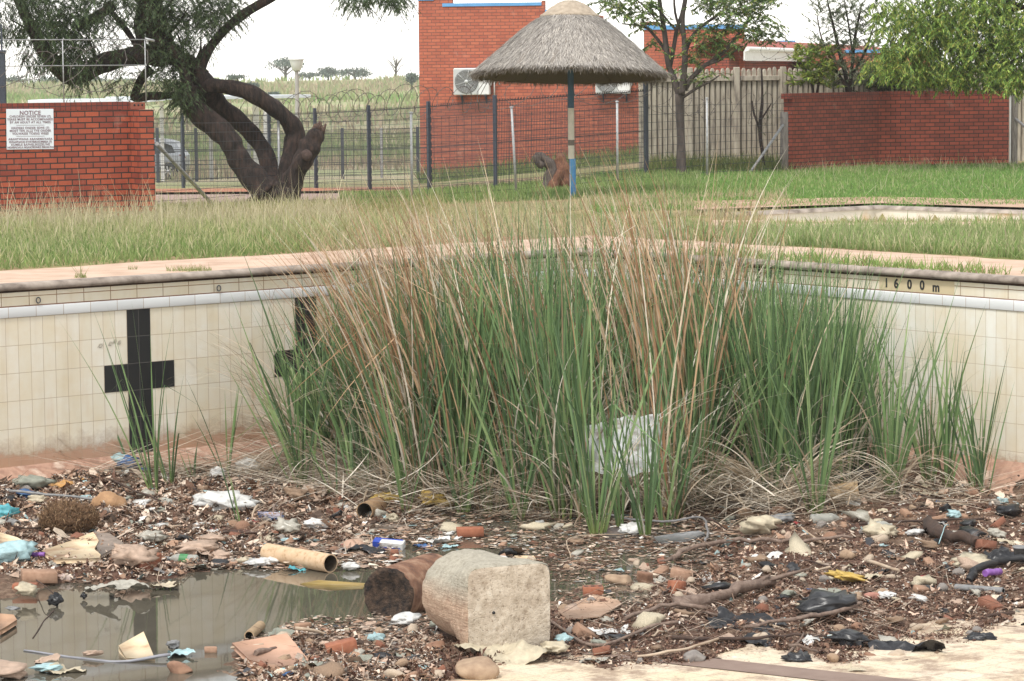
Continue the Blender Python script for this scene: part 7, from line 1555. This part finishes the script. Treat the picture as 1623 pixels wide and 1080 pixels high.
# crumpled bags, cloths and papers: (px, py, radius m, flat, material, name, label)
CR = [(355, 812, .27, .30, 'white', 'plastic_sheet', 'large crumpled white plastic sheet left of the reed bed', 'plastic sheet'), (20, 898, .17, .5, 'pale_blue', 'plastic_bag', 'pale turquoise plastic bag bunched up at the left edge', 'bag'), (10, 825, .09, .6, 'turquoise', 'plastic_bag', 'bright teal plastic scrap at the left edge above the pipe stub', 'bag'),
 (22, 886, .10, .35, 'pale_blue', 'plastic_bag', 'smaller pale blue bag resting on the turquoise one', 'bag'), (205, 745, .10, .6, 'blue', 'blue_cloth', 'dark blue cloth heap against the foot of the tiled wall', 'cloth'), (188, 735, .08, .55, 'pale_blue', 'plastic_bag', 'faded light blue rag beside the dark blue cloth by the wall', 'rag'), (228, 752, .06, .5, 'blue', 'blue_cloth', 'small dark blue rag right of the cloth heap by the wall', 'cloth'),
 (40, 790, .09, .35, 'blue', 'blue_cloth', 'blue rag flattened beside the dark rod at the left', 'cloth'), (50, 772, .16, .30, 'grey_green', 'grey_rag', 'grey green canvas rag at the wall foot on the far left', 'rag'), (92, 771, .12, .12, 'orange', 'orange_sheet', 'strip of orange plastic near the wall foot at the left', 'plastic sheet'), (138, 764, .06, .15, 'orange', 'orange_sheet', 'small orange plastic strip near the wall foot', 'plastic sheet'),
 (135, 797, .06, .5, 'pale_blue', 'food_wrapper', 'pale green and white wrapper left of the big tan lump', 'wrapper'), (165, 798, .07, .5, 'black', 'black_rag', 'black rag draped on the big tan lump', 'rag'), (215, 900, .16, .45, 'pink_beige', 'old_cloth', 'pinkish beige cloth heap at the pond edge', 'cloth'), (205, 882, .13, .3, 'pink_beige', 'old_cloth', 'muddy beige cloth behind the heap at the pond edge', 'cloth'),
 (315, 880, .16, .32, 'pink_beige', 'old_cloth', 'crumpled beige cloth right of the green wrapped bottle', 'cloth'), (350, 888, .09, .35, 'pink_beige', 'old_cloth', 'twisted end of a beige cloth above the pond', 'cloth'), (335, 862, .12, .25, 'pink_beige', 'old_cloth', 'brownish cloth below the dark plank', 'cloth'), (60, 800, .08, .5, 'cream', 'paper_scrap', 'cream paper wad by the dark rod', 'paper'),
 (240, 862, .11, .4, 'clearish', 'plastic_bag', 'dirty clear plastic bag left of centre litter', 'bag'), (455, 846, .11, .5, 'clearish', 'plastic_bag', 'dusty translucent bag with a peak, above the turquoise wrapper', 'bag'), (500, 840, .09, .5, 'white', 'plastic_bag', 'off white plastic bag with a peak near the pond', 'bag'), (478, 862, .12, .22, 'pale_blue', 'plastic_bag', 'light turquoise plastic wrapper above the long cardboard tube', 'wrapper'),
 (412, 900, .09, .3, 'white', 'plastic_bag', 'white plastic scrap below the left end of the cardboard tube', 'bag'), (428, 895, .10, .28, 'white', 'plastic_bag', 'wet white plastic bag in the water under the cardboard tube', 'bag'), (385, 895, .06, .35, 'cream', 'paper_scrap', 'cream scrap on the water left of the cardboard tube', 'paper'), (575, 876, .16, .16, 'black', 'black_bag', 'flat black plastic bag in front of the milk carton', 'bag'),
 (690, 862, .10, .15, 'white', 'paper_scrap', 'white rag lying on the water left of the half sunken brick', 'rag'), (668, 868, .06, .2, 'blue', 'food_wrapper', 'blue wrapper floating right of the drink carton', 'wrapper'), (715, 868, .05, .2, 'pale_blue', 'food_wrapper', 'light blue scrap floating right of the blue wrapper', 'wrapper'), (1003, 848, .11, .4, 'white', 'plastic_bag', 'white bag bunched at the foot of the foremost reed clump', 'bag'),
 (800, 1040, .24, .22, 'cream', 'crumpled_paper', 'crumpled cream plastic pressed under the front of the concrete block', 'paper'), (880, 1036, .09, .35, 'cream', 'crumpled_paper', 'cream wad at the lower right corner of the concrete block', 'paper'), (975, 1010, .14, .2, 'white', 'torn_paper', 'torn white paper on the bank right of the concrete block', 'paper'), (893, 1022, .06, .5, 'pale_blue', 'plastic_bag', 'light blue crumpled scrap beside the concrete block', 'bag'),
 (640, 992, .09, .4, 'white', 'paper_cup', 'white crumpled paper cup at the foot of the rusty drum', 'cup'), (595, 1020, .06, .5, 'pale_blue', 'plastic_bag', 'pale bluish plastic lump on the near bank left of the block', 'bag'), (700, 998, .09, .3, 'grey_green', 'grey_rag', 'dull rag lying between the rusty drum and the block', 'rag'), (1310, 978, .20, .38, 'black', 'black_bag', 'large shiny black plastic bag humped up in the right foreground', 'bag'),
 (1180, 996, .24, .14, 'black', 'black_bag', 'flat black plastic sheet left of the humped black bag', 'bag'), (1215, 1022, .16, .16, 'black', 'black_bag', 'creased black plastic below the flat black sheet', 'bag'), (1345, 1022, .12, .35, 'black', 'black_bag', 'black plastic folded into a ridge in the lower right foreground', 'bag'), (1440, 1036, .20, .12, 'black', 'black_bag', 'flat grey black plastic sheet left of the pale round stone', 'bag'),
 (1552, 1020, .10, .3, 'black', 'black_bag', 'black plastic flap above the pale stone near the right edge', 'bag'), (1265, 1056, .09, .45, 'black', 'black_bag', 'knotted black plastic tatters at the bottom edge', 'bag'), (1205, 848, .14, .5, 'cream', 'crumpled_paper', 'cream crumpled paper under the arching dead leaves', 'paper'), (1392, 852, .13, .4, 'cream', 'crumpled_paper', 'torn cream paper in the litter at the right', 'paper'),
 (1340, 925, .13, .25, 'yellow', 'yellow_cloth', 'yellow brown leathery cloth on the mulch', 'cloth'), (1512, 822, .06, .5, 'pale_blue', 'food_wrapper', 'light blue wrapper among stones at the right', 'wrapper'), (1588, 800, .05, .5, 'pale_blue', 'food_wrapper', 'light blue lump near the right edge', 'wrapper'), (1600, 820, .10, .5, 'black', 'black_bag', 'dark plastic wad at the right edge below the fallen leaves', 'bag'),
 (1580, 855, .07, .5, 'clearish', 'plastic_bag', 'whitish translucent cup like scrap near the right edge', 'bag'), (1540, 900, .13, .25, 'cream', 'crumpled_paper', 'cream crumpled sheet above the curved tyre', 'paper'), (1588, 888, .14, .15, 'black', 'black_bag', 'black plastic below the grey cup at the right edge', 'bag'), (1450, 850, .08, .3, 'white', 'torn_paper', 'white torn paper right of the dark log', 'paper'),
 (1215, 890, .11, .2, 'white', 'shoe_sole', 'dark and white shoe like scrap on the bank', 'shoe'), (1405, 950, .07, .3, 'white', 'torn_paper', 'small white paper next to the pinkish stone', 'paper'), (345, 762, .07, .8, 'white', 'white_rag', 'white rag standing up in the dead leaf mat', 'rag'), (395, 752, .13, .5, 'white', 'white_rag', 'whitish plastic caught under the mat left of the bed', 'rag'),
 (470, 795, .10, .5, 'brown', 'paper_bag', 'brown paper bag at the right end of the white sheet', 'bag'), (345, 832, .05, .7, 'cream', 'paper_cup', 'cream crumpled cup before the white sheet', 'cup'), (75, 1065, .09, .25, 'pale_blue', 'food_wrapper', 'dirty bluish wrapper floating at the bottom left', 'wrapper'), (105, 1066, .10, .22, 'cream', 'food_wrapper', 'cream and brown foam scrap floating at the bottom left', 'scrap'), (10, 1075, .13, .3, 'pink_beige', 'root_scrap', 'fibrous pinkish tuft in the bottom left corner', 'scrap'),
 (87, 962, .055, .7, 'black', 'black_rag', 'black plastic knot on the twig in the pond', 'rag'), (133, 951, .022, .9, 'black', 'black_ball', 'tiny black ball floating in the pond', 'ball'), (20, 969, .05, .3, 'grey', 'plastic_strip', 'small dark plastic strip floating at the left of the pond', 'scrap'), (42, 946, .08, .5, 'cream', 'foam_lump', 'pale rounded foam lumps at the left pond edge', 'foam'), (275, 1030, .04, .7, 'grey', 'plastic_bag', 'dark grey knot at the pond rim by the foam wedge', 'bag'),
 (286, 1040, .09, .1, 'pale_blue', 'plastic_bag', 'flat pale blue film at the pond rim', 'bag'), (260, 932, .10, .12, 'cream', 'foam_scrap', 'pale curled scrap floating above the cross reflection', 'scrap'), (210, 935, .14, .12, 'clearish', 'foam_scrap', 'greyish scum of paper floating left of the cross reflection', 'scrap'), (160, 935, .12, .08, 'clearish', 'foam_scrap', 'thin pale scum patch floating on the pond', 'scrap'), (148, 1043, .07, .25, 'pink_beige', 'foam_scrap', 'little pink scrap floating above the long stick', 'scrap'), (75, 1050, .08, .12, 'pink_beige', 'foam_scrap', 'pink flat scrap floating below the long stick', 'scrap'), (470, 905, .05, .2, 'turquoise', 'food_wrapper', 'teal scrap floating below the cardboard tube', 'wrapper'), (555, 905, .06, .5, 'white', 'plastic_bag', 'white peaked scrap right of the cardboard tube', 'bag'),
 (690, 806, .14, .4, 'yellow', 'yellow_bag', 'dull yellow plastic bag under the reeds', 'bag'), (612, 800, .12, .4, 'yellow', 'yellow_bag', 'dull yellow rag under the dead leaf mat', 'bag'), (622, 830, .05, .8, 'cream', 'foam_ball', 'pale ball by the open tan pipe', 'ball'), (1055, 815, .05, .5, 'yellow', 'food_wrapper', 'small yellow wrapper behind the foremost reed clump', 'wrapper'), (1240, 830, .10, .4, 'grey', 'grey_rag', 'dark rag under the fan of dead leaves', 'rag'), (1545, 762, .07, .5, 'white', 'torn_paper', 'white scrap near the foot of the rightmost reeds', 'paper'), (1425, 770, .06, .5, 'white', 'torn_paper', 'white scrap behind the thick reed clump', 'paper')]
for i, (px, py, r, fl, mt, nm, lb, ct) in enumerate(CR):
    rg_ = np.random.default_rng(2000 + i); g = floatG(px, py, .01)
    if fl <= .24: V, Fc = sheet_mesh(r * 1.05, r * .75, rg_, 16, .55, .4)
    else: V, Fc = crumple_mesh(r, rg_, fl, 3, .75)
    place(nm, V, Fc, g, m_bag[mt], lb, ct, ax=cross_axes(rg_.uniform(-.5, .5), rg_.normal(0, .08), rg_.normal(0, .08)), sink=.12 if fl > .24 else .3)
# purple rod, dark rod, tyre, log, branches
def rod(name, pts, r0, r1, mat, label, cat, lift=.02, wob=.1, seed=0, n=7, extra=None, k=5):
    A = []
    for q in pts: g = floatG(q[0], q[1], lift); g[2] += q[2] if len(q) > 2 else 0; A.append(g)
    A = np.array(A); rr = np.linspace(r0, r1, len(A)); S_ = smooth_path(np.concatenate([A, rr[:, None]], 1), k); rs = np.random.default_rng(seed)
    S_[1:-1, :3] += rs.normal(0, min(r0 * .35, .012), (len(S_) - 2, 3)); mb = MB(); mb.tube(S_[:, :3], S_[:, 3], n, wob=wob, seed=seed)
    for (i0, dx, dy, dz, rb) in (extra or []): b0 = S_[int(i0 * (len(S_) - 1)), :3]; mb.tube([b0, b0 + np.array([dx, dy, dz]) * .5 + rs.normal(0, .01, 3), b0 + np.array([dx, dy, dz])], [rb, rb * .8, rb * .4], 5, wob=.1)
    return tag(mb.build(name, mat, loc=A[0]), label, cat)
m_stick = simple('driftwood', (.26, .19, .15), (.13, .085, .065), 8, .9, .7, .008, aniso=(3, 3, 3)); m_stickd = simple('dark_wood', (.09, .055, .04), (.04, .025, .02), 10, .9, .7, .008); m_stickp = simple('pale_stick', (.50, .40, .30), (.36, .26, .18), 10, .9, .5, .005)
rod('plastic_rod', [(24, 893, .05), (72, 893, .05)], .018, .018, m_bag['purple'], 'short purple plastic rod above the dusty flat brick', 'rod', wob=0)
rod('metal_rod', [(15, 791, .05), (75, 796, .05), (150, 802, .04)], .013, .011, m_bag['grey'], 'long dark metal rod on the litter below the tiled wall', 'rod', wob=0)
rod('stick', [(172, 768, .03), (215, 790, .05), (255, 805, .04)], .012, .008, m_stickd, 'dark bent stick above the big tan lump', 'stick')
rod('stick', [(38, 1032), (110, 1042), (190, 1050), (270, 1046, .03)], .006, .012, simple('wet_stick', (.30, .30, .33), (.2, .2, .22), 9, .5, .2), 'long thin pale stick floating across the lower pond', 'stick', lift=.004)
rod('twig', [(56, 925, .03), (72, 942, .06), (90, 958, .05)], .004, .004, m_stickd, 'thin dark twig rising from the pond to the black knot', 'twig', lift=.0); rod('twig', [(86, 968, .0), (70, 985, .0), (52, 1012, .0)], .005, .004, m_stickd, 'thin dark twig trailing from the black knot towards us', 'twig', lift=.003)
rod('stick', [(255, 905, .04), (250, 925, .02), (258, 935, .01)], .004, .003, m_stickp, 'thin pale curved stem over the reflection of the cross', 'twig', lift=.01)
rod('stick', [(366, 1044, .05), (418, 1038, .05)], .009, .007, m_stickp, 'straight stick lying on the peach slab', 'stick'); rod('bark_piece', [(405, 1053, .05), (438, 1044, .05)], .02, .012, m_stick, 'bark splinter on the peach slab', 'bark piece', wob=.3)
rod('branch', [(1065, 893, .02), (1110, 875, .03), (1190, 866, .03), (1270, 868, .03), (1352, 862, .03)], .022, .012, m_stick, 'long smooth bent branch running along the bank to the right', 'branch', seed=2, extra=[(.0, -.10, -.12, 0, .012)])
rod('log', [(1068, 970, .03), (1120, 962, .04), (1180, 948, .05), (1225, 936, .05)], .055, .032, m_stick, 'thick knotted driftwood log in the middle foreground', 'log', seed=3, wob=.2, n=10, extra=[(.95, .35, .18, .06, .02), (.9, .1, .08, .06, .02), (.3, -.15, .1, .05, .012)])
rod('branch', [(990, 990, .02), (1060, 972, .04), (1120, 975, .03)], .014, .018, m_stick, 'thin branch leading left from the driftwood log', 'branch', seed=4); rod('branch', [(862, 985, .02), (940, 1035, .03), (1030, 1005, .03), (1075, 998, .03)], .010, .013, m_stick, 'grey stick running from the concrete block towards the right', 'branch', seed=5)
rod('branch', [(1180, 1005, .03), (1270, 993, .04), (1330, 985, .05), (1365, 972, .05)], .012, .016, m_stick, 'slanting grey branch across the black bag', 'branch', seed=6); rod('branch', [(1065, 1020, .02), (1160, 1022, .02), (1260, 1015, .02), (1310, 1018, .02)], .013, .009, m_stickd, 'dark stick in the lower foreground below the black sheet', 'branch', seed=7)
rod('branch', [(1010, 1048, .01), (1090, 1040, .03), (1145, 1022, .03)], .010, .008, m_stickp, 'pale forked stick by the grey flat stone', 'branch', seed=8); rod('stick', [(1375, 900, .03), (1425, 915, .03)], .014, .012, m_stickp, 'straight pale stick on the mulch at the right', 'stick')
rod('log', [(1470, 840, .05), (1495, 862, .05), (1540, 868, .04), (1548, 872, .03)], .05, .035, m_stickd, 'dark wet log with a blue string round it', 'log', wob=.25, n=12, seed=9); rod('blue_string', [(1488, 872, .03), (1498, 862, .12), (1504, 857, .10)], .004, .004, m_bag['pale_blue'], 'light blue string tied round the dark wet log', 'string')
rod('stick', [(1362, 838, .02), (1440, 835, .03), (1560, 830, .02)], .012, .010, m_stickd, 'long dark stick across the litter at the right', 'stick', seed=10); rod('branch', [(1566, 705, .25), (1590, 722, .18), (1598, 742, .05)], .008, .007, m_stickd, 'thin dark bent branch against the foot of the right wall', 'branch'); rod('branch', [(1540, 748, .06), (1580, 755, .05), (1615, 765, .04)], .012, .008, m_stickd, 'dark branch lying at the foot of the right wall', 'branch')
rod('stick', [(905, 890, .01), (905, 868, .06), (1000, 850, .0)], .005, .004, m_stickp, 'thin curved stem in the water behind the block', 'stick')
tp_ = [(1535, 930, .02), (1548, 915, .04), (1580, 906, .05), (1625, 902, .05), (1680, 908, .05)]; rod('bicycle_tyre', tp_, .028, .03, m_black, 'curved black bicycle tyre at the right edge', 'tyre', wob=0, n=12)
rod('tape_roll', [(1561, 922, .04), (1585, 919, .04)], .026, .026, m_bag['purple'], 'small purple plastic tube inside the curved tyre', 'tube', wob=0, n=14)
rod('hose', [(960, 822, .02), (1000, 832, .03), (1060, 836, .03), (1110, 832, .04), (1122, 850, .02), (1118, 862, .0)], .010, .010, simple('hose_gr', (.28, .27, .27), (.18, .17, .17), 9, .5, .1), 'grey hose curving behind the foremost reed clump', 'hose', wob=0)
# white foam block in the reeds + interlocking paver below
e0 = floatG(1010, 822); g = P(1008, 754, float((e0 - CAM) @ F_))
r2 = np.random.default_rng(12); Vs, Fq = sheet_mesh(.22, .25, r2, 22, .36, .14); axp = np.array([[1, .15, .0], [0.10, .35, 1.0], [0, -1, .35]]); axp /= np.linalg.norm(axp, axis=1)[:, None]
fb = empty('foam_sheet', g, 'dirty white crumpled foam sheet slumped upright among the reeds', 'foam sheet')
m, t, b = newmat('foam_white'); v = coord(t, 'Object'); n1 = noise(t, v, 6, 6, .7)
t.links.new(ramp(t, n1, [(.35, (.24, .21, .17)), (.5, (.50, .51, .50)), (.75, (.66, .68, .68))]), b.inputs['Base Color']); b.inputs['Roughness'].default_value = .8; bump(t, b, n1, .6, .02)
V1 = Vs @ axp + g + up3 * .26; V2 = V1 + np.array([0, .03, 0]); k = len(V1)
make_obj('front_sheet', np.concatenate([V1, V2]), [np.concatenate([Fq, Fq[:, ::-1] + k])], m, fb)
V3, F3 = sheet_mesh(.10, .22, r2, 14, .30, .12); V3 = V3 @ axp + g + np.array([-.36, .14, .22]); make_obj('side_sheet', V3, [F3], m, fb)
pv_ = floatG(993, 808); mb = MB(); ax = cross_axes(.6, .5, .1); m_pv = simple('paver_pale', (.50, .47, .40), (.36, .33, .27), 14, .9, .4)
for (x, y, a, b2) in ((0, 0, .15, .035), (0, .11, .15, .035), (0, -.11, .15, .035), (-.09, .055, .03, .055), (.07, .055, .03, .055), (-.02, -.055, .03, .055), (.13, -.055, .03, .055)): mb.box(pv_ + up3 * .12 + np.array([x, y, 0]) @ ax, (a, b2, .025), ax)
tag(mb.build('lattice_paver', m_pv, loc=pv_), 'pale broken lattice paver lying under the white foam sheet', 'paver')

# ================================================================ LITTER: COUNTABLE REPEATS
rg = np.random.default_rng(91)
AREAS = [('at the foot of the tiled wall on the left', 0, 330, 765, 860, 1.0), ('on the left pond bank', 0, 400, 850, 905, .8), ('between the white sheet and the long cardboard tube', 380, 600, 790, 880, 1.0), ('in the shallow water before the reeds', 600, 930, 830, 900, .7), ('on the near bank left of the concrete block', 400, 700, 1000, 1078, 1.1), ('on the bank right of the concrete block', 890, 1180, 890, 1060, 1.2),
         ('under the reeds at the right', 1150, 1600, 775, 870, 1.3), ('on the dark mulch at the right', 1180, 1623, 880, 960, 1.2), ('on the pale tiles in the right foreground', 1180, 1623, 960, 1075, 1.0)]
sp = []
for k in range(7):
    V, Fc = rock_mesh(1.0, np.random.default_rng(60 + k), 2, .65, .12, 4 if k > 2 else 1); sp.append((V - np.array([0, 0, V[:, 2].min() * .6]), Fc))
kinds = [('stone', 'stones', 'stone', [('tan', 0), ('brown', 1), ('grey', 2), ('pale', 3)]), ('brick_fragment', 'brick fragments', 'brick fragment', [('red', 4)]), ]
cache = {}
def scatter_things(n_tot, nm, plural, cat, meshes, mats, sizes, adj, keep=None):
    w = np.array([a[5] for a in AREAS]); w = w / w.sum()
    for _ in range(n_tot):
        ai = int(rg.choice(len(AREAS), p=w)); a = AREAS[ai]; px, py = rg.uniform(a[1], a[2]), rg.uniform(a[3], a[4]); mi_ = int(rg.integers(len(mats))); ki = int(rg.integers(len(meshes)))
        g = G(px, py)
        if g[2] < ZW - .06: continue
        if g[2] < ZW: g[2] = ZW - .01
        if wall_dist(g[0], g[1])[0] > -.25: continue
        key = (nm, ki, mi_)
        if key not in cache:
            V, Fc = meshes[ki]; o = make_obj(nm, V, [Fc] if isinstance(Fc, np.ndarray) else Fc, mats[mi_][1], loc=(0, 0, 0)); cache[key] = o
        else: o = cache[key].copy(); C.objects.link(o)
        s_ = float(np.clip(rg.lognormal(math.log(sizes[0]), sizes[1]), sizes[0] * .5, sizes[0] * 2.3)); o.location = tuple(g); o.scale = (s_, s_, s_); o.rotation_euler = (rg.normal(0, .2), rg.normal(0, .2), rg.uniform(0, 6.28))
        o['label'] = f'{adj} {mats[mi_][0]} {cat} {a[0]}'; o['category'] = cat; o['group'] = f'{mats[mi_][0]} {plural} {a[0]}'
scatter_things(160, 'stone', 'stones', 'stone', sp, [('tan', m_stone[0]), ('brown', m_stone[1]), ('grey', m_stone[2]), ('pale', m_stone[3])], (.036, .4), 'small')
bm_ = []
for k in range(4):
    mb = MB(); mb.box((0, 0, .5), (1.2, .8, .55), cross_axes(.1 * k, .15 * k, .1), bev=.12); V = np.concatenate(mb.V); V = V * (1 + np.random.default_rng(k).normal(0, .06, V.shape)); bm_.append((V, mb.F))
scatter_things(80, 'brick_fragment', 'brick fragments', 'brick fragment', bm_, [('red', m_stone[4]), ('dusty', m_brk2)], (.035, .35), 'broken')
cm_ = [crumple_mesh(1.0, np.random.default_rng(700 + k), .35, 2, .9) for k in range(6)] + [sheet_mesh(1.0, .7, np.random.default_rng(720 + k), 9, .7, .5) for k in range(6)]
cm_ = [(V - np.array([0, 0, V[:, 2].min() * .7]), Fc) for V, Fc in cm_]
scatter_things(290, 'plastic_scrap', 'plastic scraps', 'plastic scrap', cm_, [('beige', m_bag['pink_beige']), ('cream', m_bag['cream']), ('brown', m_bag['brown']), ('white', m_bag['white']), ('clear', m_bag['clearish']), ('dull green', m_bag['grey_green']), ('black', m_bag['black'])], (.058, .35), 'crumpled')
scatter_things(46, 'coloured_wrapper', 'wrappers', 'wrapper', cm_, [('pale blue', m_bag['pale_blue']), ('blue', m_bag['blue']), ('yellow', m_bag['yellow']), ('red', m_bag['red'])], (.030, .35), 'little')
stm = []
for k in range(6):
    r2 = np.random.default_rng(800 + k); mb = MB(); x = np.linspace(-1, 1, 8); mb.tube(np.stack([x, .12 * np.sin(x * 2 + k) + r2.normal(0, .03, 8), .05 + r2.normal(0, .02, 8)], 1), np.linspace(.045, .025, 8), 6, wob=.15, seed=k); stm.append((np.concatenate(mb.V), mb.F))
scatter_things(230, 'stick', 'sticks', 'stick', stm, [('grey brown', m_stick), ('dark', m_stickd), ('pale', m_stickp)], (.12, .5), 'short')

# ================================================================ LITTER: UNCOUNTABLE SMALL STUFF
m_frag = vcmat('small_litter', .7, 40, .3, 0, .4)
def flakes(n, pxr, pyr, size, pal, p=None, dens=None, seed=0, lift=.02, tilt=.5):
    r2 = np.random.default_rng(seed); px = r2.uniform(*pxr, n); py = r2.uniform(*pyr, n)
    rx_ = F_[None] + R_[None] * ((px - W0 / 2) / FPX)[:, None] + U_[None] * ((H0 / 2 - py) / FPX)[:, None]; z = np.full(n, -1.93)
    for _ in range(2): t_ = (z - CAMH) / rx_[:, 2]; c = CAM + rx_ * t_[:, None]; z = Hs(c[:, 0], c[:, 1])
    c[:, 2] = z; ok = (wall_dist(c[:, 0], c[:, 1])[0] < -.12) & (z > ZW - .055)
    if dens is not None: ok &= dens(px, py, c, r2)
    c = c[ok]; n = len(c); c[:, 2] = np.maximum(c[:, 2], ZW + .001) + np.abs(r2.normal(0, lift, n))
    wet = z[ok] < ZW + .005; tl_ = np.where(wet, .06, tilt)
    k = 6; a = np.sort(r2.uniform(0, 2 * math.pi, (n, k)), 1); r = r2.uniform(.5, 1.15, (n, k)) * (np.minimum(r2.lognormal(-.1, .62, n), 4) * size)[:, None]
    asp = r2.uniform(.35, 1, n)[:, None]; X = r * np.cos(a); Y = r * np.sin(a) * asp; yaw = r2.uniform(0, 6.28, n)[:, None]; tx = (r2.normal(0, 1, n) * tl_)[:, None]; ty = (r2.normal(0, 1, n) * tl_)[:, None]
    X2 = X * np.cos(yaw) - Y * np.sin(yaw); Y2 = X * np.sin(yaw) + Y * np.cos(yaw); Z2 = X2 * tx + Y2 * ty + r2.normal(0, 1, (n, k)) * size * .18 * (~wet[:, None])
    ring = np.stack([X2, Y2, Z2], -1) + c[:, None]; ctr = c[:, None] + np.array([0, 0, 1.]) * (size * r2.uniform(0, .5, n) * (~wet))[:, None, None]
    V = np.concatenate([ring, ctr], 1).reshape(-1, 3); b0 = np.arange(n)[:, None] * (k + 1); j = np.arange(k)[None]
    Fc = np.stack([b0 + j, b0 + (j + 1) % k, np.broadcast_to(b0 + k, (n, k))], -1).reshape(-1, 3)
    col = np.repeat(pick(pal, n, .18, r2, p), k + 1, axis=0); return V, Fc, col
PL = [(.56, .40, .30), (.33, .20, .13), (.66, .53, .42), (.15, .08, .05), (.64, .52, .40), (.76, .72, .66), (.38, .30, .24), (.08, .05, .035), (.30, .42, .42), (.05, .05, .055)]
PLp = [.18, .19, .12, .17, .07, .04, .11, .09, .015, .015]
MUL = [(.10, .045, .030), (.15, .075, .050), (.065, .03, .02), (.21, .12, .08), (.26, .17, .12)]
parts = [flakes(700, (640, 1700), (1055, 1090), .012, PL, PLp, None, 14, .004, .2), flakes(24000, (-60, 700), (745, 915), .021, PL, PLp, None, 1, .022, .42), flakes(9000, (380, 700), (985, 1085), .017, PL, PLp, None, 2, .014, .4), flakes(10500, (560, 1160), (815, 915), .021, PL, [.12, .2, .1, .2, .06, .05, .09, .14, .03, .01], lambda px, py, c, r2: r2.uniform(0, 1, len(px)) < .8, 3, .008),
         flakes(12000, (880, 1700), (790, 990), .017, PL, PLp, None, 4, .014, .4), flakes(3500, (880, 1700), (980, 1060), .013, PL, PLp, None, 5, .01), flakes(2500, (-60, 400), (715, 790), .024, PL, PLp, None, 16, .02, .4), flakes(3500, (380, 1700), (690, 790), .028, PL, PLp, None, 6, .03)]
V, Fs, Cs = merge(parts); tag(make_obj('small_litter', V, Fs, m_frag, cols=Cs), kind='stuff')
parts = [flakes(120000, (860, 1740), (860, 1078), .0075, MUL, None, lambda px, py, c, r2: (fbm(c[:, 0], c[:, 1], 1.6, 61) > .35) & ((py < 1062 - 22 * (vnoise(px, 3, .012, 5) - .5)) | (r2.uniform(0, 1, len(px)) < .08)), 7, .012, .5), flakes(9000, (420, 900), (1010, 1085), .009, MUL, None, None, 8, .01, 1.2), flakes(12000, (0, 600), (750, 900), .010, MUL, None, None, 9, .012, 1.2)]
V, Fs, Cs = merge(parts); tag(make_obj('dark_mulch', V, Fs, m_frag, cols=Cs), kind='stuff')

# fine twigs and rootlets matted over the bed
TW = [(.20, .12, .08), (.30, .20, .14), (.11, .065, .045), (.42, .32, .24), (.52, .43, .34)]
_r = rg; rg = np.random.default_rng(123)
parts = [mat_zone(900, 1320, 930, 330, 95, .1, .9, .08, .42, TW, .035, .4, .007), mat_zone(500, 1000, 970, 160, 80, .3, .9, .08, .35, TW, .03, .4, .007), mat_zone(450, 560, 1030, 160, 42, .1, .9, .06, .30, TW, .025, .4, .006), mat_zone(900, 220, 820, 300, 70, .1, .9, .08, .40, TW, .035, .4, .008), mat_zone(500, 500, 840, 160, 50, .1, .9, .08, .4, TW, .03, .4, .008)]
V, Fs, Cs = merge(parts); tag(make_obj('fine_twigs', V, Fs, m_frag, cols=Cs), kind='stuff')
